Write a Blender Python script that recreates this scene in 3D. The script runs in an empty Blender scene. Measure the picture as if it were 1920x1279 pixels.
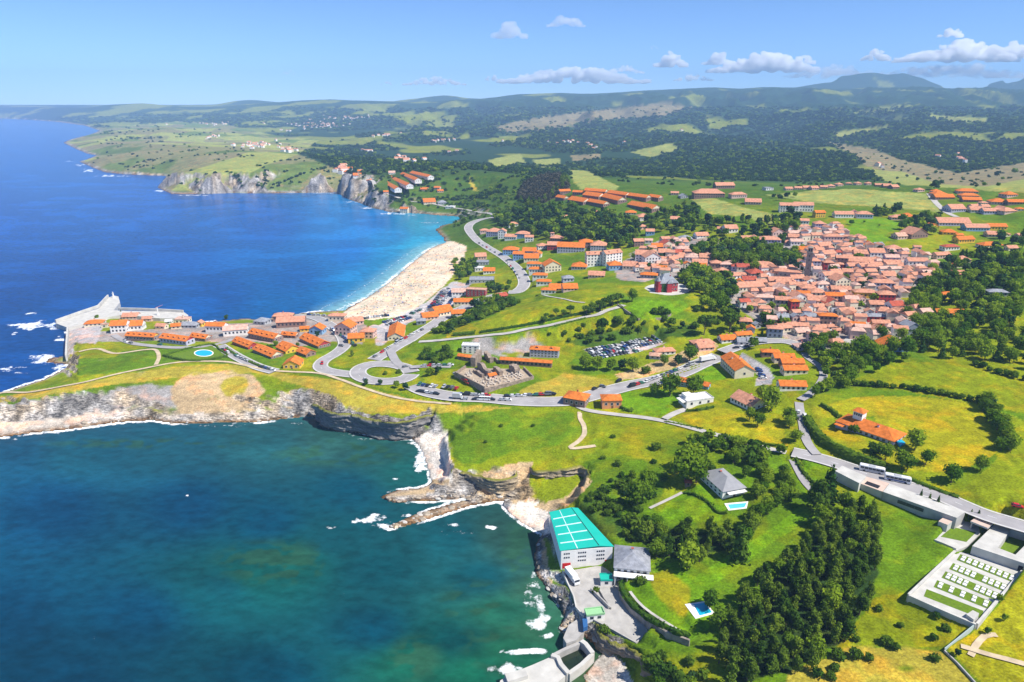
import bpy, bmesh, math, random
import numpy as np
from mathutils import Vector, Matrix, geometry
random.seed(7); rng = np.random.default_rng(7)
SC = bpy.context.scene
R = math.radians
# ------------------------------------------------------------------ camera, sky, sun, exposure
H = 180.0                                   # camera height above the sea
PITCH = R(19.23)
FPX = 1280.0                                # focal length in the photograph's pixels (1920 wide)
cp, sp = math.cos(PITCH), math.sin(PITCH)
cam_d = bpy.data.cameras.new('camera'); cam = bpy.data.objects.new('camera', cam_d)
SC.collection.objects.link(cam); SC.camera = cam
cam.location = (0, 0, H); cam.rotation_euler = (R(90)-PITCH, 0, 0)
cam_d.sensor_width = 36; cam_d.lens = 24; cam_d.clip_start = 1; cam_d.clip_end = 80000

SUN = Vector((0.91*math.cos(R(53)), -0.41*math.cos(R(53)), math.sin(R(53)))).normalized()
w = bpy.data.worlds.new('World'); SC.world = w; w.use_nodes = True
nt = w.node_tree; nt.nodes.clear()
sky = nt.nodes.new('ShaderNodeTexSky'); sky.sky_type = 'NISHITA'; sky.sun_disc = False
sky.sun_elevation = R(53); sky.sun_rotation = math.atan2(SUN.x, SUN.y)
sky.altitude = 150; sky.air_density = 0.55; sky.dust_density = 0.1; sky.ozone_density = 10.0
bg = nt.nodes.new('ShaderNodeBackground'); bg.inputs[1].default_value = 0.13
wo = nt.nodes.new('ShaderNodeOutputWorld')
nt.links.new(sky.outputs[0], bg.inputs[0]); nt.links.new(bg.outputs[0], wo.inputs[0])
sl = bpy.data.lights.new('sun', 'SUN'); sl.energy = 4.9; sl.angle = R(0.5); sl.color = (1, .955, .88)
so = bpy.data.objects.new('sun', sl); SC.collection.objects.link(so)
so.rotation_euler = SUN.to_track_quat('Z', 'Y').to_euler(); so.location = (300, -200, 600)
SC.view_settings.view_transform = 'Standard'; SC.view_settings.look = 'None'
SC.view_settings.exposure = 0.52; SC.view_settings.gamma = 1
SC.cycles.max_bounces = 24; SC.cycles.diffuse_bounces = 2; SC.cycles.glossy_bounces = 2
SC.cycles.transparent_max_bounces = 8; SC.cycles.volume_bounces = 24
SC.cycles.use_denoising = True
SC.cycles.sample_clamp_indirect = 4

# ------------------------------------------------------------------ geometry of the view
def ray(px, py):
    X = (px-960.0)/FPX; Y = (639.5-py)/FPX
    return X, cp+Y*sp, -sp+Y*cp
def unproj(px, py, z=0.0):
    dx, dy, dz = ray(px, py)
    t = (z-H)/dz
    return dx*t, dy*t
def at_dist(px, py, d):
    dx, dy, dz = ray(px, py); t = d/dy
    return dx*t, d, H+dz*t
def project(x, y, z):
    dz = z-H
    dep = y*cp-dz*sp; v = y*sp+dz*cp
    return 960+FPX*x/dep, 639.5-FPX*v/dep

def _hash(ix, iy, s):
    h = (ix.astype(np.int64)*374761393+iy.astype(np.int64)*668265263+s*1442695041) & 0xffffffff
    h = ((h ^ (h >> 13))*1274126177) & 0xffffffff
    h = h ^ (h >> 16)
    return (h & 0xffff)/65535.0
def vnoise(x, y, s=0):
    x = np.asarray(x, float); y = np.asarray(y, float)
    ix = np.floor(x); iy = np.floor(y); fx = x-ix; fy = y-iy
    fx = fx*fx*(3-2*fx); fy = fy*fy*(3-2*fy)
    a = _hash(ix, iy, s); b = _hash(ix+1, iy, s); c = _hash(ix, iy+1, s); d = _hash(ix+1, iy+1, s)
    return (a*(1-fx)+b*fx)*(1-fy)+(c*(1-fx)+d*fx)*fy
def fbm(x, y, o=4, s=0):
    t = 0; a = .5; n = 0
    for k in range(o):
        t = t+a*vnoise(x*2**k, y*2**k, s+17*k); n += a; a *= .5
    return t/n
def inpoly(px, py, poly):
    px = np.asarray(px, float); py = np.asarray(py, float)
    r = np.zeros(px.shape, bool); n = len(poly)
    for i in range(n):
        x1, y1 = poly[i][:2]; x2, y2 = poly[(i+1) % n][:2]
        if y1 == y2: continue
        c = ((y1 > py) != (y2 > py)) & (px < (x2-x1)*(py-y1)/(y2-y1)+x1)
        r ^= c
    return r
def smooth01(t):
    t = np.clip(t, 0, 1); return t*t*(3-2*t)

# ------------------------------------------------------------------ tags and mesh helpers
COL = SC.collection
def tag(o, label=None, cat=None, group=None, kind=None):
    if label: o['label'] = label
    if cat: o['category'] = cat
    if group: o['group'] = group
    if kind: o['kind'] = kind
    return o
def new_obj(name, me, parent=None):
    o = bpy.data.objects.new(name, me); COL.objects.link(o)
    if parent is not None: o.parent = parent
    return o
class MB:
    """collects shapes of one mesh, each face with a material slot"""
    def __init__(s): s.v = []; s.f = []; s.m = []
    def add(s, vs, fs, m=0):
        o = len(s.v); s.v += [tuple(v) for v in vs]
        s.f += [tuple(i+o for i in f) for f in fs]; s.m += [m]*len(fs); return s
    def box(s, x0, x1, y0, y1, z0, z1, m=0):
        return s.add([(x0,y0,z0),(x1,y0,z0),(x1,y1,z0),(x0,y1,z0),(x0,y0,z1),(x1,y0,z1),(x1,y1,z1),(x0,y1,z1)],
                     [(3,2,1,0),(4,5,6,7),(0,1,5,4),(1,2,6,5),(2,3,7,6),(3,0,4,7)], m)
    def prism(s, pts, z0, z1, m=0, mt=None):
        n = len(pts)
        zz0 = z0 if hasattr(z0, '__len__') else [z0]*n; zz1 = z1 if hasattr(z1, '__len__') else [z1]*n
        a = sum(pts[i][0]*pts[(i+1) % n][1]-pts[(i+1) % n][0]*pts[i][1] for i in range(n))
        if a < 0: pts = pts[::-1]; zz0 = zz0[::-1]; zz1 = zz1[::-1]
        vs = [(p[0], p[1], z) for p, z in zip(pts, zz0)]+[(p[0], p[1], z) for p, z in zip(pts, zz1)]
        s.add(vs, [tuple(range(n-1, -1, -1))]+[(i, (i+1) % n, n+(i+1) % n, n+i) for i in range(n)], m)
        o = len(s.v)-2*n; s.f.append(tuple(o+n+i for i in range(n))); s.m.append(m if mt is None else mt)
        return s
    def cyl(s, x, y, z0, z1, r0, r1=None, n=8, m=0):
        r1 = r0 if r1 is None else r1
        vs = [(x+r0*math.cos(2*math.pi*k/n), y+r0*math.sin(2*math.pi*k/n), z0) for k in range(n)]
        vs += [(x+r1*math.cos(2*math.pi*k/n), y+r1*math.sin(2*math.pi*k/n), z1) for k in range(n)]
        return s.add(vs, [tuple(range(n-1, -1, -1)), tuple(range(n, 2*n))]+[(i, (i+1) % n, n+(i+1) % n, n+i) for i in range(n)], m)
    def tube(s, pts, rad, n=6, m=0):
        for (a, b, ra, rb) in zip(pts[:-1], pts[1:], rad[:-1], rad[1:]):
            A = Vector(a); B = Vector(b); q = (B-A).to_track_quat('Z', 'Y')
            vs = []
            for P, r in ((A, ra), (B, rb)):
                for k in range(n):
                    t = 2*math.pi*k/n; vs.append(P+q @ Vector((r*math.cos(t), r*math.sin(t), 0)))
            s.add(vs, [tuple(range(n-1, -1, -1)), tuple(range(n, 2*n))]+[(i, (i+1) % n, n+(i+1) % n, n+i) for i in range(n)], m)
        return s
    def mesh(s, name, mats):
        me = bpy.data.meshes.new(name); me.from_pydata(s.v, [], s.f)
        for m in mats: me.materials.append(m)
        if len(mats) > 1: me.polygons.foreach_set('material_index', s.m)
        me.update(); return me
    def obj(s, name, mats, parent=None):
        if not isinstance(mats, (list, tuple)): mats = [mats]
        return new_obj(name, s.mesh(name, mats), parent)

# ------------------------------------------------------------------ materials
def mat(name, col, rough=.85, var=.25, scale=3.0, spec=.25, bump=0.0, bscale=None, metallic=0, coords='Object', col2=None):
    m = bpy.data.materials.new(name); m.use_nodes = True; n = m.node_tree.nodes; l = m.node_tree.links
    b = n['Principled BSDF']; b.inputs['Roughness'].default_value = rough
    b.inputs['Specular IOR Level'].default_value = spec; b.inputs['Metallic'].default_value = metallic
    tc = n.new('ShaderNodeTexCoord'); ns = n.new('ShaderNodeTexNoise')
    ns.inputs['Scale'].default_value = scale; ns.inputs['Detail'].default_value = 5
    l.new(tc.outputs[coords], ns.inputs['Vector'])
    mx = n.new('ShaderNodeMix'); mx.data_type = 'RGBA'
    c2 = col2 or tuple(c*(1-var) for c in col)
    c1 = tuple(min(1, c*(1+var*.6)) for c in col)
    mx.inputs[6].default_value = (*c2, 1); mx.inputs[7].default_value = (*c1, 1)
    mr = n.new('ShaderNodeMapRange'); mr.inputs[1].default_value = .3; mr.inputs[2].default_value = .7
    l.new(ns.outputs['Fac'], mr.inputs[0]); l.new(mr.outputs[0], mx.inputs[0])
    l.new(mx.outputs[2], b.inputs['Base Color'])
    if bump:
        n2 = n.new('ShaderNodeTexNoise'); n2.inputs['Scale'].default_value = bscale or scale*4; n2.inputs['Detail'].default_value = 4
        l.new(tc.outputs[coords], n2.inputs['Vector'])
        bp = n.new('ShaderNodeBump'); bp.inputs['Strength'].default_value = bump; bp.inputs['Distance'].default_value = .5
        l.new(n2.outputs['Fac'], bp.inputs['Height']); l.new(bp.outputs[0], b.inputs['Normal'])
    return m
# ------------------------------------------------------------------ terrain: survey points (photo x, photo y, height) and coast
COAST = [(1086,1420),(1092,1300),(1098,1262),(1118,1238),(1130,1222),(1108,1205),(1085,1190),(1062,1196),(1045,1180),(1058,1158),(1048,1135),(1034,1118),
 (1020,1098),(1004,1078),(1001,1045),(1004,1020),(1016,1002),(1000,994),(975,980),(952,960),(940,948),(962,942),
 (930,941),(880,950),(830,966),(790,979),(738,993),(726,988),(770,968),(820,951),(870,938),(905,932),
 (850,938),(800,941),(738,943),(710,933),(742,919),(790,914),(808,906),(803,885),(793,852),(782,834),(770,823),
 (740,824),(700,818),(664,808),(640,809),(618,803),(606,792),(588,781),(540,785),(480,793),(420,793),(370,795),(330,796),(285,789),(240,791),(190,797),(130,806),(60,813),(0,821),(-160,838),(-330,852),(-420,840),
 (-330,806),(-100,762),(0,739),(40,724),(80,712),(112,696),(136,687),(118,683),(84,680),(90,672),(122,667),(124,642),(125,618),(106,616),(108,606),(150,598),(200,592),(240,597),(275,600),(330,601),(350,608),(385,604),(430,600),(462,597),(500,601),(515,591),(560,588),(600,584),(646,582),(652,577),
 (684,560),(720,536),(750,511),(775,490),(800,470),(820,459),(834,455),(829,445),(814,431),(830,422),(850,418),(866,411),(858,406),(820,404),(790,401),(760,399),(735,399),(700,391),(680,383),(655,375),(640,366),(630,361),(560,362),(500,363),(440,362),(370,364),(320,364),(294,352),(300,345),(312,330),(280,329),(230,327),(195,323),(176,316),(148,303),(160,300),(181,291),(165,289),(145,281),(118,268),(130,262),(170,252),(186,245),(160,236),(110,229),(60,225),(0,222),(-200,220),(-700,219)]
# cliff tops and other break lines
LINES = [
 [(-330,818,7),(0,755,12),(60,750,12.5),(110,737,13),(170,727,13.5),(235,720,13),(300,707,13.5),(350,705,13.5),(400,693,14),(440,692,14),(480,700,14),(540,708,13.5),(566,728,12.5),(600,733,12.5),(628,745,12.5),(648,764,12),(682,778,11.5),(735,784,11.5),(775,780,12),(812,779,12.5),(850,774,13),(880,766,13.5),(905,762,14)],
 [(848,808,6),(838,830,8),(842,860,9),(852,882,9.5),(880,880,9.5),(920,872,9.5),(952,868,10),(968,874,10),(990,866,10.5),(1030,858,11.5),(1070,854,12.5),(1104,862,13),(1112,880,12.5),(1092,915,11.5),(1086,940,11.5)],
 [(806,812,1.0),(820,832,1.3),(830,860,1.5),(838,888,2.0)],
 [(1030,950,2.5),(1060,935,5),(1094,905,7)],
 [(742,984,1.6),(790,972,2.6),(850,955,3.2),(920,937,3.6),(958,932,4.2)],
 [(728,932,1.8),(762,929,2.6),(800,924,3),(850,926,3.6),(900,918,4.5)],
 [(1012,1012,1.8),(1014,1040,2),(1014,1070,1.6),(1034,1098,2.2),(1050,1130,2.2)],
 [(0,790,3),(80,785,3.5),(160,775,4),(240,772,3.5),(320,778,3),(400,775,4),(480,778,3),(560,772,3)],
 [(1060,1080,5),(1072,1110,5),(1078,1140,5),(1100,1155,5.5)],
 [(1160,1100,8.5),(1172,1130,9),(1200,1160,9.5),(1240,1185,10),(1290,1205,11)],
 [(1152,1106,5),(1160,1130,5.5),(1186,1160,6),(1230,1190,7),(1290,1212,9)],
 [(1110,1165,5),(1150,1180,5.5),(1190,1205,6),(1215,1240,7.5),(1240,1300,8.5)],
 [(1130,1215,1),(1165,1225,1.5),(1190,1260,1.5),(1200,1320,1.5)],
]
PTS = [
 # headland at left
 (30,770,6),(130,760,8),(260,745,9),(350,745,8),(420,735,10),(480,745,9),(520,735,10),(150,715,12.5),(250,680,13),(150,670,9),(200,650,9),(300,665,12.5),(380,662,12),(420,670,12.5),(540,690,13),(640,712,13.5),(740,745,14),(820,760,14.5),
 (140,655,6),(150,625,5),(180,610,4),(230,625,7),(210,602,3.5),(260,605,3.5),(300,630,9),(340,612,4),(380,640,9),(420,620,7),(470,612,7),(480,650,10),(540,660,11.5),(540,610,8),(610,640,10),(600,600,5),(640,590,4),(660,620,7),(720,625,9),(650,675,12.5),(720,700,14),(790,700,15),(770,660,15),(740,640,12),
 # beach
 (690,575,3),(740,560,3),(770,520,2.6),(810,490,2.6),(840,470,2.6),(868,468,4),(855,500,3.5),(830,540,4),(780,575,4.5),(720,598,5),
 (870,560,6),(850,590,8),(800,610,10),(890,520,6),(900,490,6),
 # beach road and slope
 (880,440,9),(905,465,10),(945,490,10.5),(975,520,11),(980,545,13),(930,570,12),(860,610,17),(930,540,9),(1000,545,17),
 (1020,500,16),(990,470,15),(950,450,13),(930,440,14),(1050,465,20),(1100,480,21),(1060,530,22),(1150,500,24),
 # hill and its path
 (830,640,20),(880,635,22),(960,620,26),(1040,605,30),(1110,590,34),(1170,570,36),(890,610,24),(960,585,30),(1030,570,34),(1090,560,34),(1150,555,35),(1240,545,38),(1220,590,36),(1290,560,36),(1180,525,31),(1100,530,27),
 (900,655,17),(1000,650,18),(1060,635,22),(1150,620,25),(1240,605,28),(1290,590,31),
 # old burial ground, roads in the middle
 (850,690,17),(900,720,17),(970,700,18),(860,745,16),(950,752,16),(1040,752,16.5),(1080,735,17),(1160,720,18.5),(1040,690,18),(1090,660,20),(1230,640,23),(1200,690,20),(1290,690,21),(1340,660,24),(1400,690,24),(1390,640,27),(1300,630,26),(1450,640,30),(1500,690,27),(1540,720,27),
 # grass above the coves
 (900,790,14),(960,820,13),(1040,830,14),(1100,790,16),(1200,790,18),(1150,850,15.5),(1200,900,15),(1260,860,18),(1320,830,20),(1180,950,13.5),(1140,925,13.5),(1110,960,10),(1150,1000,11),(1190,1010,11),
 (1300,900,18.5),(1370,915,19.5),(1300,950,17),(1400,960,18),(1440,860,22),(1480,850,23),(1330,1010,13.5),(1420,1010,16),(1250,1060,10),(1330,1100,11),(1230,1120,9.5),(1300,1150,10.5),(1480,970,18),
 (1560,860,24),(1560,960,20),(1640,890,25),(1500,1080,14.5),(1450,1200,13),(1600,1050,17),(1640,1150,15.5),(1600,1250,15),(1400,1300,12),(1700,1000,19),(1750,950,22),(1690,1090,17),(1820,1170,17.5),(1700,1220,16),(1850,960,27),(1920,1000,26),(1920,1150,20),(1920,1279,19),(1800,1279,17),(2050,1000,27),(2100,1250,20),(1500,1350,12),(1350,1350,8),
 # fields and park at right
 (1620,850,26.5),(1700,820,28),(1600,740,28),(1700,750,30),(1800,780,31),(1850,850,29),(1850,900,28),(1600,700,30),(1700,680,33),(1850,720,34),(1920,750,34),(1700,640,35),(1850,650,37),(1600,650,32),(2100,700,38),(2100,850,32),
 (1500,560,33),(1400,540,33),(1450,600,31),(1550,600,32),(1650,580,35),(1600,520,38),(1500,490,40),(1400,500,36),(1300,500,33),(1700,520,41),(1800,560,42),(1850,600,40),(1750,480,45),(1850,480,47),(1900,540,46),(2100,560,48),
 (1230,470,30),(1300,460,36),(1380,470,38),(1450,450,44),(1560,440,48),(1660,440,50),(1540,410,55),(1750,430,52),(1850,430,52),(2050,430,55),
 (1200,430,36),(1120,430,34),(1050,420,28),(980,430,22),(940,410,18),(1300,410,48),(1380,400,55),(1450,400,56),(1050,385,42),(1150,390,46),(1220,385,50),(1100,360,55),(1200,362,60),(1340,365,60),(1420,355,62),(1500,370,62),(1600,395,58),(1600,360,66),(1700,375,63),(1700,350,70),(1800,400,58),(1800,365,68),(1880,390,62),(1900,350,75),(2050,380,75),
 # valley behind the beach and far headlands
 (900,395,15),(880,400,10),(840,385,20),(780,385,14),(740,375,16),(700,350,34),(720,330,42),(660,335,38),(640,325,42),(600,318,46),(540,312,44),(470,322,40),(400,328,38),(330,322,36),(340,345,12),(420,348,12),(500,346,14),(600,345,14),
 (900,350,30),(960,370,34),(850,330,46),(960,330,50),(1050,340,58),(800,310,54),(720,300,52),(250,305,22),(200,292,26),(300,292,34),(400,300,40),(450,285,48),(330,270,42),(230,270,32),(160,262,20),(250,248,36),(350,240,45),(200,235,30),(100,222,20),
]
# hills beyond: (photo x, photo y, distance)
FAR = [
 (500,268,3600),(600,262,3900),(700,270,3500),(820,275,3300),(950,280,3100),(1080,290,2700),(1180,285,2750),(1280,275,2900),(900,300,2500),(1000,312,2200),(1120,315,2050),(1200,320,1900),(1300,320,1800),(1400,325,1720),(1500,335,1600),(1600,330,1600),(1630,335,1560),
 (1350,295,2150),(1450,285,2250),(1540,275,2400),(1600,290,2100),(1680,320,1750),(1760,330,1680),(1900,310,1900),(2080,300,2100),(1800,300,2100),(1700,295,2150),(1640,280,2450),
 (1350,262,3300),(1450,268,3000),(1600,262,2900),(1700,275,2600),(1800,280,2500),(1900,285,2400),(2080,270,2700),
 (1300,245,4300),(1500,240,4000),(1620,235,3900),(1750,230,4000),(1900,235,3800),(2100,230,4000),
 (450,245,5000),(560,240,5200),(680,245,4800),(800,245,4700),(900,240,4800),(1000,235,4900),(1100,225,5100),(1200,225,5000),
 (400,222,6800),(500,218,7000),(600,215,7000),(700,215,6800),(800,215,6500),(950,215,6200),(1100,208,6300),(1250,205,6200),(1400,215,5600),(1550,205,5600),(1700,200,5600),(1850,205,5400),(2050,200,5500),
 (-600,212,9500),(-200,210,9500),(0,212,9500),(120,212,9000),(250,212,8800),(350,210,8600),
]
# skyline ridges: (photo x, photo y) at one distance
FAR = [(a, b, d if d < 6000 else 6000+(d-6000)*.6) for a, b, d in FAR]
def _ridge(d, pts): return [(x, y, d) for x, y in pts]
RIDGE = _ridge(8500, [(-700,203),(-200,200),(0,196),(100,200),(160,202),(220,193),(270,190),(310,196),(370,200),(420,198),(470,194),(520,190),(570,186),(620,184),(680,187),(740,188),(800,189),(860,186),(920,182),(975,174),(1040,172),(1100,174),(1160,171),(1220,167),(1280,164),(1340,161),(1400,164),(1450,160),(1500,162),(1560,165),(1620,163),(1700,161),(1780,164),(1850,163),(1920,165),(2100,160),(2400,165)])
RIDGE2 = _ridge(10000, [(-700,200),(300,199),(400,196),(440,188),(470,185),(510,190),(560,194),(700,192),(790,180),(830,175),(880,182),(1000,182),(1380,172),(1440,166),(1490,157),(1530,150),(1570,144),(1610,138),(1640,136),(1665,140),(1695,137),(1725,145),(1750,155),(1775,164),(1800,168),(1850,158),(1885,148),(1930,140),(2050,130),(2300,150)])
U0, U1, NU = -1.30, 1.25, 900
LV = np.concatenate([np.linspace(math.log(95), math.log(1500), 660)[:-1], np.linspace(math.log(1500), math.log(11600), 250)])
NV = len(LV); VY = np.exp(LV); UU = np.linspace(U0, U1, NU)

def _survey():
    V = []; Z = []; E = []
    def addp(x, y, z):
        V.append((x/y, math.log(y))); Z.append(z); return len(V)-1
    ids = [addp(*unproj(a, b, 0), 0.0) for a, b in COAST]
    E += list(zip(ids[:-1], ids[1:]))
    for L in LINES:
        ids = [addp(*unproj(a, b, c), c) for a, b, c in L]; E += list(zip(ids[:-1], ids[1:]))
    for a, b, c in PTS: addp(*unproj(a, b, c), c)
    for a, b, d in FAR: addp(*at_dist(a, b, d))
    for a, b, d in RIDGE+RIDGE2: addp(*at_dist(a, b, d))
    for a in range(-900, 2900, 120):                      # ground falls behind each skyline
        addp(*at_dist(a, 199, 9100)[:2], 120.0); addp(*at_dist(a, 199, 10900)[:2], 150.0)
    for u in np.linspace(U0-.1, U1+.1, 12):               # near and far rims
        addp(u*90, 90, -3 if u < .1 else 12.0); addp(u*12500, 12500, 150.0)
    for y, z in ((150, 14), (220, 20), (400, 30), (800, 45), (1500, 75), (3000, 110), (6000, 150)): addp(1.32*y, y, z)
    for y in (150, 300, 600, 1200, 3000): addp(-1.37*y, y, -3)
    addp(-1.37*8300, 8300, 60)
    return V, Z, E
def _raster():
    V, Z, E = _survey()
    r = geometry.delaunay_2d_cdt([Vector(v) for v in V], E, [], 0, 1e-7)
    vs = r[0]; tris = r[2]; orig = r[3]
    zz = []
    Va = np.array(V); Za = np.array(Z)
    for k, o in enumerate(orig):
        if o: zz.append(np.mean([Z[i] for i in o]))
        else:
            d = np.hypot(Va[:, 0]-vs[k].x, Va[:, 1]-vs[k].y); i = np.argsort(d)[:3]; zz.append(np.mean(Za[i]))
    G = np.full((NV, NU), np.nan)
    for t in tris:
        (x0, y0), (x1, y1), (x2, y2) = vs[t[0]], vs[t[1]], vs[t[2]]
        den = (y1-y2)*(x0-x2)+(x2-x1)*(y0-y2)
        if abs(den) < 1e-14: continue
        i0 = max(0, int(math.ceil((min(x0, x1, x2)-U0)/(U1-U0)*(NU-1)))); i1 = min(NU-1, int((max(x0, x1, x2)-U0)/(U1-U0)*(NU-1)))
        j0 = int(np.searchsorted(LV, min(y0, y1, y2))); j1 = int(np.searchsorted(LV, max(y0, y1, y2)))
        if i1 < i0 or j1 <= j0: continue
        uu = UU[i0:i1+1][None, :]; ll = LV[j0:j1][:, None]
        a = ((y1-y2)*(uu-x2)+(x2-x1)*(ll-y2))/den; b = ((y2-y0)*(uu-x2)+(x0-x2)*(ll-y2))/den; c = 1-a-b
        m = (a > -1e-6) & (b > -1e-6) & (c > -1e-6)
        sub = G[j0:j1, i0:i1+1]; sub[m] = (a*zz[t[0]]+b*zz[t[1]]+c*zz[t[2]])[m]
    return np.nan_to_num(G, nan=0.0)
GX = VY[:, None]*UU[None, :]; GY = np.repeat(VY[:, None], NU, 1)
coast_uv = []
for a, b in COAST:
    x, y = unproj(a, b, 0); coast_uv.append((x/y, math.log(y)))
land_poly = coast_uv+[(-1.6, math.log(40000)), (2.0, math.log(40000)), (2.0, math.log(30)), (coast_uv[0][0], math.log(30))]
LAND = inpoly(np.repeat(UU[None, :], NV, 0), np.repeat(LV[:, None], NU, 1), land_poly)
G = _raster()
def blur(A, n=1):
    for _ in range(n):
        P = np.pad(A, 1, mode='edge')
        A = (P[1:-1, 1:-1]*4+P[:-2, 1:-1]*2+P[2:, 1:-1]*2+P[1:-1, :-2]*2+P[1:-1, 2:]*2+P[:-2, :-2]+P[2:, 2:]+P[:-2, 2:]+P[2:, :-2])/16
    return A
def slope(Z):
    dy = np.gradient(Z, axis=0)/np.gradient(GY, axis=0)
    dx = np.gradient(Z, axis=1)/np.gradient(GX, axis=1)
    return np.hypot(dx, dy)
S0 = slope(G)
steep = smooth01((blur((S0 > .42).astype(float)*LAND, 4)-.15)/.4)
coastal = blur(LAND.astype(float), 14)
nearsea = smooth01((.97-coastal)/.4)*LAND                # 1 at the water's edge
Gb = blur(G, 12)
G = G*np.clip(steep+nearsea, 0, 1)+Gb*(1-np.clip(steep+nearsea, 0, 1))
G = np.where(LAND, np.maximum(G, .25), G)
# relief: broken rock in the cliffs, folds in the far hills, gentle roll on the grass
n1 = fbm(GX/9, GY/9, 4, 3)-.5; n2 = fbm(GX/260, GY/260, 5, 5)-.5; n3 = fbm(GX/34, GY/34, 3, 9)-.5
strata = np.abs(((GX*.35+GY*.9+G*1.6)/7.5+2*fbm(GX/40, GY/40, 2, 21)) % 1-.5)-.25
far = smooth01((GY-1500)/2500)
ROCKM = np.clip(np.maximum(steep, nearsea*.8), 0, 1)*(GY < 3500)
CH = np.clip(G/6, .12, 1)
G = G+ROCKM*CH*(n1*5.5+strata*4.2)*np.where(GY < 700, 1, 1.8)+(1-ROCKM)*LAND*n3*1.5*smooth01((coastal-.9)/.1)
n5 = 1-np.abs(2*fbm(GX/420+3, GY/620, 4, 15)-1); n5 = n5-.78
G = G+far*LAND*(n2*(14+GY/140)+n5*(55+GY/34)*smooth01((GX/GY+.35)/.3))*smooth01((coastal-.9)/.1)*(1-.95*smooth01((GY-7000)/1000))
G = np.where(LAND, np.maximum(G, .15), -5.0)
G0 = G.copy()

def gidx(x, y):
    y = np.maximum(np.asarray(y, float), 96); u = np.asarray(x, float)/y
    fi = np.clip((u-U0)/(U1-U0)*(NU-1), 0, NU-1.001)
    ly = np.log(y); j = np.clip(np.searchsorted(LV, ly)-1, 0, NV-2)
    fj = np.clip((ly-LV[j])/(LV[j+1]-LV[j]), 0, 1); i = fi.astype(int); fi = fi-i
    return i, j, fi, fj
def height(x, y, A=None):
    A = G if A is None else A
    i, j, a, b = gidx(x, y)
    return (A[j, i]*(1-a)+A[j, i+1]*a)*(1-b)+(A[j+1, i]*(1-a)+A[j+1, i+1]*a)*b
def ground(px, py):
    """photo pixels -> points on the terrain (arrays)"""
    px = np.atleast_1d(np.asarray(px, float)); py = np.atleast_1d(np.asarray(py, float))
    dx, dy, dz = ray(px, py)
    ts = np.exp(np.linspace(math.log(110), math.log(11300), 1500))
    best = np.full(px.shape, np.nan); prev = np.full(px.shape, 1e9); pt = ts[0]/dy
    done = np.zeros(px.shape, bool)
    for yv in ts:
        t = yv/dy; x = dx*t; z = H+dz*t; h = np.maximum(height(x, np.full(x.shape, yv)), 0.0); e = z-h
        hit = (e <= 0) & ~done
        if hit.any():
            f = prev/(prev-e+1e-9); best = np.where(hit, pt+(t-pt)*f, best); done |= hit
        prev = e; pt = t
        if done.all(): break
    best = np.where(done, best, ts[-1]/dy)
    x = dx*best; y = dy*best
    return x, y, np.maximum(height(x, y), 0)
def gp(px, py):
    x, y, z = ground(px, py); return float(x[0]), float(y[0]), float(z[0])
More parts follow.
